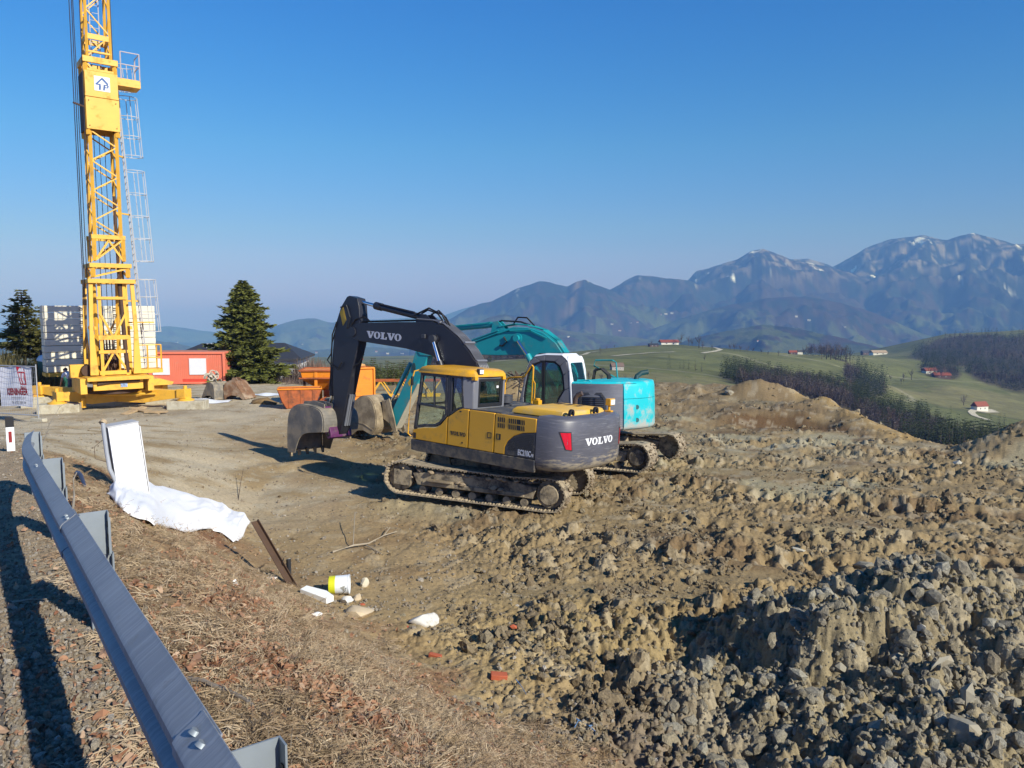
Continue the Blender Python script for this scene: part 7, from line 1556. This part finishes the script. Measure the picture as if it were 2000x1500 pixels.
far_house(1715, 693, 26, 8, 'pale long farmhouse below the wooded hill', WALLF, pmat('buff_roof', (.40, .30, .20), rough=.8), .1, 700); far_house(1690, 693, 14, 8, 'dark barn left of the pale long farmhouse', WOODW, ROOFD, .2, 700)
far_house(1815, 730, 22, 10, 'farmhouse with red roof in the hollow below the wood', WALLF, ROOFR, .2, 450); far_house(1838, 738, 26, 9, 'lower red roofed barn in the hollow below the wood', WOODW, ROOFR, -.1, 450); far_house(1806, 727, 10, 8, 'dark barn left of the hollow farmhouse', WOODW, ROOFD, .1, 450)
far_house(1913, 802, 24, 15, 'small house with red hipped roof on the lower meadow', WALLF, ROOFR, .3, 400)
far_house(1205, 723, 24, 14, 'ruined pale wall house among bare trees behind the spoil', pmat('grey_stone_wall', (.36, .33, .30), rough=.9), pmat('brown_roof', (.16, .11, .09), rough=.9), .2, 200)
for i, (px, py) in enumerate(((618, 690), (735, 688), (757, 692), (785, 691), (590, 676), (640, 707), (572, 706), (700, 676), (345, 669), (355, 688), (1195, 634), (1232, 631), (1245, 631), (1210, 650), (1290, 617), (1300, 617), (1312, 617), (1480, 668), (1555, 622), (1580, 628), (1110, 660), (1650, 640))):
    far_house(px, py, rs.uniform(3.5, 6), rs.uniform(1.8, 2.8), 'tiny white farm building far off in the hazy valley', WALLX, rs.choice((ROOFD, ROOFR, WALLX)), rs.uniform(-.5, .5), 1950, 'tiny farm buildings across the hazy valley')
# farm tracks and yards on the hills
def track(pts, w, label_name, r0=200):
    P = [chit(px, py, r0)[0] for px, py in pts]; Q = []
    for a, b in zip(P, P[1:]):
        n = max(2, int((b - a).length / 6)); Q += [a.lerp(b, i / n) for i in range(n)]
    Q.append(P[-1]); vs = []
    for i, p in enumerate(Q):
        d = (Q[min(i + 1, len(Q) - 1)] - Q[max(0, i - 1)]); s = Vector((-d.y, d.x, 0)).normalized() * w / 2
        for q in (p - s, p + s): vs.append((q.x, q.y, ch(q.x, q.y) + .35))
    o = MB()._add(vs, [(2 * i, 2 * i + 1, 2 * i + 3, 2 * i + 2) for i in range(len(Q) - 1)]).build(label_name, pmat('pale_farm_track', (.52, .47, .36), rough=.95, var=.1), sharp=0); tag(o, kind='structure')
track([(1135, 694), (1150, 689), (1170, 686), (1195, 684)], 4, 'farm_track'); track([(1195, 696), (1240, 692), (1280, 689), (1318, 688)], 3.5, 'farm_track'); track([(1372, 690), (1395, 687), (1408, 683), (1395, 679), (1370, 678)], 4, 'farm_track')
track([(1930, 821), (1905, 813), (1897, 806), (1905, 801), (1925, 801), (1942, 802)], 4.5, 'farm_track', 350); track([(1900, 802), (1915, 804), (1940, 803)], 9, 'farm_yard', 350)
# ------------------------------------------------------------------ clods, stones, dead grass, fallen leaves
def scatter(name, pts, rots, scl, idx, protos, kind='stuff'):
    coll = bpy.data.collections.new(name + '_shapes')
    for i, me in enumerate(protos):
        coll.objects.link(bpy.data.objects.new('%s_shape_%02d' % (name, i), me))
    me = bpy.data.meshes.new(name); me.vertices.add(len(pts)); me.vertices.foreach_set('co', np.asarray(pts, np.float32).ravel())
    for an, ty, dat in (('rot', 'FLOAT_VECTOR', rots), ('scl', 'FLOAT_VECTOR', scl), ('pick', 'INT', idx)):
        at_ = me.attributes.new(an, ty, 'POINT'); at_.data.foreach_set('value' if ty == 'INT' else 'vector', np.asarray(dat, np.int32 if ty == 'INT' else np.float32).ravel())
    ng = bpy.data.node_groups.new(name + '_nodes', 'GeometryNodeTree'); ng.interface.new_socket('Geometry', in_out='INPUT', socket_type='NodeSocketGeometry'); ng.interface.new_socket('Geometry', in_out='OUTPUT', socket_type='NodeSocketGeometry')
    N = ng.nodes; gi, go = N.new('NodeGroupInput'), N.new('NodeGroupOutput'); ins = N.new('GeometryNodeInstanceOnPoints'); ci = N.new('GeometryNodeCollectionInfo'); ci.inputs[0].default_value = coll; ci.inputs['Separate Children'].default_value = True; ci.inputs['Reset Children'].default_value = True
    def attr(n, t): a = N.new('GeometryNodeInputNamedAttribute'); a.data_type = t; a.inputs[0].default_value = n; return [s for s in a.outputs if s.enabled][0]
    e2r = N.new('FunctionNodeEulerToRotation'); ng.links.new(attr('rot', 'FLOAT_VECTOR'), e2r.inputs[0])
    L = ng.links; L.new(gi.outputs[0], ins.inputs['Points']); L.new(ci.outputs[0], ins.inputs['Instance']); ins.inputs['Pick Instance'].default_value = True
    L.new(attr('pick', 'INT'), ins.inputs['Instance Index']); L.new(e2r.outputs[0], ins.inputs['Rotation']); L.new(attr('scl', 'FLOAT_VECTOR'), ins.inputs['Scale']); L.new(ins.outputs[0], go.inputs[0])
    o = link(name, me); md = o.modifiers.new('Scatter', 'NODES'); md.node_group = ng; return tag(o, kind=kind)
def inst_mat(name, cols, bscale=18, bstr=.6, bdist=.03, rough=.95):
    """earth and stone colours that differ from piece to piece"""
    m = bpy.data.materials.new(name); nt, p = _nodes(m); oi = nt.nodes.new('ShaderNodeObjectInfo')
    n = len(cols); c = ramp(nt, oi.outputs['Random'], [(i / max(1, n - 1), k) for i, k in enumerate(cols)])
    c = mixc(nt, 1.0, c, ramp(nt, noise(nt, 3.5, 6, .7, obj_co(nt)), [(.3, (.72,) * 3), (.7, (1.28,) * 3)]), 'MULTIPLY')
    nt.links.new(c, p.inputs['Base Color']); p.inputs['Roughness'].default_value = rough; p.inputs['Specular IOR Level'].default_value = .2
    bump(nt, p, noise(nt, bscale / 6, 6, .7, obj_co(nt)), bstr, bdist * 4); return m
CLOD = inst_mat('clods', [(.17, .125, .075), (.24, .185, .115), (.29, .23, .145), (.21, .16, .10), (.33, .28, .19)])
GREYC = inst_mat('heap_stones', [(.22, .185, .13), (.29, .255, .185), (.34, .305, .235), (.25, .215, .155), (.40, .375, .30)])
PEB = inst_mat('pebbles', [(.28, .225, .165), (.38, .325, .25), (.22, .17, .12), (.50, .45, .38)])
def lump(seed, mat, rough, sub=2):
    me = MB().rock((0, 0, 0), 1, seed, sub, (1, .85, .7), rough).mesh('lump', mat, 0)
    return me
g = np.random.default_rng(50)
def terr(x, y): return full_height(x, y)
# clods over the churned ground
N = 260000; r = 1 / g.uniform(1 / 42, 1 / 5.5, N); th = np.radians(g.uniform(-37, 38, N)); x, y = r * np.sin(th), r * np.cos(th); z, (s, n, bank, verge, mud, w1, w2, a, hp, d2, c2, l2, c1) = terr(x, y)
cl = sstep(-.15, .35, fbm(x * .8, y * .8, 3, 120)); dens = np.clip(mud * (.06 + .95 * cl ** 1.5) + .05 + .6 * hp * (y < 13), 0, 1) * (1 - bank) * (1 - verge) * (poly_dist(x, y, EDGE) > .2) * np.where(mud < .3, .35, 1)
k = g.random(N) < dens * np.where((hp > .22) & (y < 13), .50, .42); x, y, z, hp, r, mud = x[k], y[k], z[k], hp[k], r[k], mud[k]; M = len(x); size = np.clip(g.lognormal(-3.95, .62, M), .008, .12) * (.72 + .5 * mud) * np.where(r > 20, 1.15, 1)
ok = ~((hp > .22) & (y < 13)); 
print('clods', M)
scatter('clods', np.c_[x, y, z + size * .08][ok], g.uniform(0, 6.28, (M, 3))[ok], (size[:, None] * g.uniform(.75, 1.3, (M, 3)))[ok], g.integers(0, 6, M)[ok], [lump(300 + i, CLOD, .5, 2) for i in range(6)])
h_ = ~ok; size2 = np.clip(size * np.exp(g.normal(-.45, .5, M)), .008, .11); scatter('heap_stones', np.c_[x, y, z + size2 * .05][h_], g.uniform(0, 6.28, (M, 3))[h_], (size2[:, None] * g.uniform(.6, 1.4, (M, 3)))[h_], g.integers(0, 6, M)[h_], [lump(320 + i, GREYC, .3, 2 if i % 2 else 1) for i in range(6)])
# pebbles and chips on gravel, verge and yard
N = 140000; r = 1 / g.uniform(1 / 40, 1 / 2.2, N); th = np.radians(g.uniform(-48, 12, N)); x, y = r * np.sin(th), r * np.cos(th); z, (s, n, bank, verge, mud, w1, w2, a, hp, *_q) = terr(x, y)
dens = np.clip(verge * 1.0 * (n > -.5) + .55 * (1 - bank) * (1 - mud) * (1 - verge) * sstep(-.2, .3, fbm(x * .5, y * .9, 3, 121)) + .12 * (1 - verge) * (1 - bank), 0, 1) * (poly_dist(x, y, EDGE) > .1) * (n > -.5)
k = g.random(N) < dens; x, y, z, r, verge = x[k], y[k], z[k], r[k], verge[k]; M = len(x); size = np.clip(g.lognormal(-4.25, .4, M), .006, .05) * np.where(verge > .5, .75, 1.25); print('pebbles', M)
scatter('pebbles', np.c_[x, y, z + size * .3], g.uniform(0, 6.28, (M, 3)), size[:, None] * g.uniform(.7, 1.3, (M, 3)), g.integers(0, 5, M), [lump(340 + i, PEB, .2, 1) for i in range(5)])
# dead grass: matted tufts
def leaf_mat(name, cols):
    m = bpy.data.materials.new(name); nt, p = _nodes(m); oi = nt.nodes.new('ShaderNodeObjectInfo'); c = ramp(nt, oi.outputs['Random'], [(i / (len(cols) - 1), k) for i, k in enumerate(cols)])
    nt.links.new(c, p.inputs['Base Color']); p.inputs['Roughness'].default_value = .85; p.inputs['Specular IOR Level'].default_value = .2; return m
STRAW = leaf_mat('dead_grass', [(.31, .22, .135), (.42, .32, .205), (.25, .17, .105), (.48, .385, .265), (.35, .245, .155)])
def tuft(seed, nb, L, lie):
    rs = random.Random(seed); m = MB(); base = rs.uniform(0, 6.28)
    for i in range(nb):
        a = base + rs.gauss(0, 1.0); l = L * rs.uniform(.5, 1.15); x0, y0 = rs.gauss(0, .05), rs.gauss(0, .05); w = .0021 * rs.uniform(.7, 1.5); dx, dy = math.cos(a), math.sin(a); hz_ = l * rs.uniform(.12, .6) * (1 - lie); P = []
        for t in (0, .35, .7, 1): c = .5 * rs.uniform(-.3, .3) * t * t * l; P.append((x0 + dx * l * t * .9 - dy * c, y0 + dy * l * t * .9 + dx * c, hz_ * math.sin(math.pi * min(1, t * .9)) + .004 + .01 * rs.random()))
        vs = []
        for j, p in enumerate(P): k = w * (1 - .25 * j); vs += [(p[0] - dy * k, p[1] + dx * k, p[2]), (p[0] + dy * k, p[1] - dx * k, p[2] + .003)]
        m._add(vs, [(0, 1, 3, 2), (2, 3, 5, 4), (4, 5, 7, 6)])
    return m.mesh('tuft', STRAW, 0)
N = 60000; r = 1 / g.uniform(1 / 17, 1 / 2.6, N); th = np.radians(g.uniform(-42, 24, N)); x, y = r * np.sin(th), r * np.cos(th); z, (s, n, bank, verge, mud, w1, w2, a, hp, *_q) = terr(x, y)
dens = np.clip(bank * (.12 + 1.1 * sstep(-.2, .3, fbm(x * 1.1 + 8, y * 1.1, 3, 109))) + .012 * verge * (n > -.3), 0, 1) * (r < 17); dens = np.where((r < 3.2), dens * .6, dens)
k = g.random(N) < dens * .5; x, y, z = x[k], y[k], z[k]; M = len(x); print('tufts', M)
nx_ = (base_height(x + .05, y) - base_height(x - .05, y)) / .1; ny_ = (base_height(x, y + .05) - base_height(x, y - .05)) / .1
rz = g.uniform(0, 6.28, M); rot = np.c_[np.arctan(ny_), -np.arctan(nx_), rz]
sc = g.uniform(.55, 1.15, M); scatter('dead_grass', np.c_[x, y, z - .004], rot, np.c_[sc, sc, sc * g.uniform(.5, 1.3, M)], g.integers(0, 6, M), [tuft(400 + i, 30, .12, .45 + .08 * i) for i in range(6)])
# fallen leaves and bark chips
LEAF = leaf_mat('fallen_leaves', [(.20, .09, .05), (.30, .15, .085), (.38, .22, .13), (.25, .13, .08), (.44, .31, .21), (.17, .09, .06)])
def leaf(seed):
    rs = random.Random(seed); n = 9; P = []
    for i in range(n): a = 2 * math.pi * i / n; k = 1 + rs.uniform(-.25, .25); P.append((math.cos(a) * k * .6, math.sin(a) * k, .25 * math.cos(2 * a) + rs.uniform(-.15, .15)))
    return MB()._add(P + [(0, 0, .1)], [(i, (i + 1) % n, n) for i in range(n)]).mesh('leaf', LEAF, 0)
N = 60000; r = 1 / g.uniform(1 / 15, 1 / 2.3, N); th = np.radians(g.uniform(-45, 22, N)); x, y = r * np.sin(th), r * np.cos(th); z, (s, n, bank, verge, mud, w1, w2, a, hp, *_q) = terr(x, y)
pt = sstep(.0, .3, fbm(x * .8, y * .8 + 4, 4, 108))
for px_, py_, r_ in ((640, 1330, .8), (560, 1240, .6), (760, 1400, .6), (420, 1045, .7), (330, 1020, .5)):
    q_ = hit(px_, py_); pt = np.maximum(pt, 1.2 * np.exp(-((x - q_.x) ** 2 + (y - q_.y) ** 2) / r_ ** 2))
dens = np.clip(bank * (.25 + .95 * pt) + .20 * verge * (n > -.45), 0, 1); k = g.random(N) < dens * .75; x, y, z = x[k], y[k], z[k]; M = len(x); print('leaves', M)
sc = np.clip(g.lognormal(-4.1, .4, M), .007, .042); scatter('fallen_leaves', np.c_[x, y, z + .012 + .02 * g.random(M)], np.c_[g.normal(0, .6, M), g.normal(0, .6, M), g.uniform(0, 6.28, M)], sc[:, None] * np.ones(3), g.integers(0, 5, M), [leaf(500 + i) for i in range(5)])
# boulders and slabs one can pick out on the heaps
GST = pmat('grey_spoil_stone', (.32, .29, .22), rough=.92, var=.2, vscale=6, dirt=(.25, .20, .13), dscale=6, damt=.5, bscale=18, bstr=.7); PST = pmat('pale_spoil_stone', (.44, .41, .33), rough=.9, var=.15, vscale=6, bscale=18, bstr=.6)
big = [(1470, 1325, .17, 'flat grey boulder on the left flank of the near heap', (1.2, .9, .7)), (1610, 1365, .16, 'pale broad slab low on the left flank of the near heap', (1.2, .9, .35)), (1760, 1290, .24, 'large dark edged block in the middle of the near heap', (1.1, .8, .8)), (1690, 1100, .20, 'rounded boulder on the very top of the near heap', (1.4, .9, .6)),
    (1835, 1320, .16, 'long angular slab right of the large block', (1.6, .5, .6)), (1800, 1235, .08, 'small cube shaped pale stone near the dark hollow', (1, .9, .9)), (1790, 1255, .09, 'flat pale stone below the cube shaped one', (1.3, .9, .4)), (1815, 1275, .09, 'wedge shaped pale stone beside the dark hollow', (1.5, .6, .5)), (1640, 1320, .13, 'round clay lump beside the shadowed notch', (1, 1, .85)), (1600, 1175, .11, 'clod perched on the heap edge above the long shadow', (1, .9, .9)),
    (1885, 1400, .2, 'upright slab low on the right side of the near heap', (.6, .5, 1.3)), (1830, 1370, .16, 'tilted slab with a sharp edge below the large block', (.7, .5, 1.2)), (1970, 1375, .18, 'grey blue boulder at the right edge of the near heap', (1, 1, .8)), (1530, 1400, .14, 'squared lump at the foot of the near heap', (1, .8, .9)), (1720, 1420, .2, 'broad clod at the bottom of the near heap', (1.2, .9, .7)), (1880, 1440, .24, 'big fissured clod in the bottom right corner', (1, .9, .8)), (1460, 1205, .10, 'small squared stone left of the long shadow', (1.2, .8, .7)), (1560, 1085, .12, 'pale stone just behind the top of the near heap', (1.6, .8, .5)), (1330, 745, .2, 'boulder on the bench crest right of the teal excavator', (1.2, .9, .8)), (1418, 752, .28, 'boulder left of the small heap on the bench', (1.2, .9, .8)),
    (1600, 772, .35, 'block at the left end of the rubble on the bench', (1.2, .9, .8)), (1618, 770, .3, 'block next in the rubble on the bench', (1.1, .9, .8)), (1634, 770, .36, 'largest pale block in the rubble on the bench', (1.1, .9, .9)), (1648, 772, .3, 'block right of the largest one in the rubble', (1.1, .9, .8)), (1660, 776, .28, 'block at the right end of the rubble on the bench', (1.1, .9, .8)), (1585, 895, .16, 'pale stone on the greenish shale floor', (1.2, .9, .6)), (1870, 905, .22, 'pale flat stone before the right hand heap', (1.5, .9, .5)), (1425, 770, .2, 'dark boulder before the small heap on the bench', (1.2, .9, .8)), (1935, 832, .3, 'pale boulder on top of the right hand heap', (1.2, .8, .7)), (1340, 1010, .13, 'stone in the churned mud right of the tracks', (1.3, .9, .7))]
for i, (px, py, rr_, lb, sq) in enumerate(big):
    q = hit(px, py); rr_ *= .72 if py > 1000 else 1; o = MB().rock((0, 0, 0), rr_, 600 + i, 1 if i % 3 else 2, sq, .3).build('boulder', PST if 'pale' in lb else GST, sharp=22); o.location = (q.x, q.y, float(full_height(np.array([q.x]), np.array([q.y]))[0][0]) + rr_ * .05); o.rotation_euler = (random.uniform(-.3, .3), random.uniform(-.3, .3), random.uniform(0, 6)); tag(o, lb, 'stone')
# roots and brush in the spoil behind the cabs
m = MB(); rs = random.Random(17)
for i in range(70):
    x0, y0 = rs.gauss(.4, 1.2), rs.gauss(38.4, .6); z0 = gz(x0, y0) + .05; a = rs.uniform(0, 6.28); l = rs.uniform(.3, .9); m.tube([(x0, y0, z0), (x0 + l * .5 * math.cos(a), y0 + l * .3 * math.sin(a), z0 + rs.uniform(.05, .35)), (x0 + l * math.cos(a + .4), y0 + l * .5 * math.sin(a), z0 + rs.uniform(0, .3))], rs.uniform(.02, .05), 5)
tag(m.build('brush_debris', TWIGD), kind='stuff')

# ------------------------------------------------------------------ look-alikes told apart by their place in the row
ORD = ('first', 'second', 'third', 'fourth', 'fifth', 'sixth', 'seventh', 'eighth', 'ninth', 'tenth', 'eleventh', 'twelfth', 'thirteenth', 'fourteenth', 'fifteenth', 'sixteenth', 'seventeenth', 'eighteenth', 'nineteenth', 'twentieth', 'twenty-first', 'twenty-second', 'twenty-third', 'twenty-fourth')
def number_row(group, text):
    ob = sorted((o for o in scene.objects if o.get('group') == group and o.parent is None), key=lambda o: o.location.x / max(1, o.location.y))
    for o, w in zip(ob, ORD): o['label'] = text % w
number_row('young spruces behind the orange mixer', 'young dark spruce behind the orange mixer, %s from the left in its row')
number_row('tiny farm buildings across the hazy valley', 'tiny farm building in the hazy far valley, %s from the left')
number_row('bare trees along the meadow crest', 'bare orchard tree on the green meadow crest, %s from the left')
number_row('hedge shrubs behind the banner fence', 'olive brown hedge shrub behind the banner fence, %s from the left')
number_row('tall bare trees beside the far farm', 'tall bare tree in the brown clump by the far farm, %s from the left')
number_row('bare shrubs behind the hopper', 'bare grey brown shrub between white house and hopper, %s from the left')
number_row('bare trees on the edge of the lower meadow', 'bare tree on the edge of the lower meadow, %s from the left')
number_row('tall conifers below the lower meadow', 'tall conifer below the lower meadow, %s from the left')
number_row('dark conifers beyond the edge of the site', 'dark conifer just beyond the site edge, %s from the left')
number_row('bare trees behind the spoil on the slope', 'bare tree in the clump behind the spoil, %s from the left')
number_row('conifers at the upper end of the wood belt', 'conifer at the upper end of the wood belt, %s from the left')
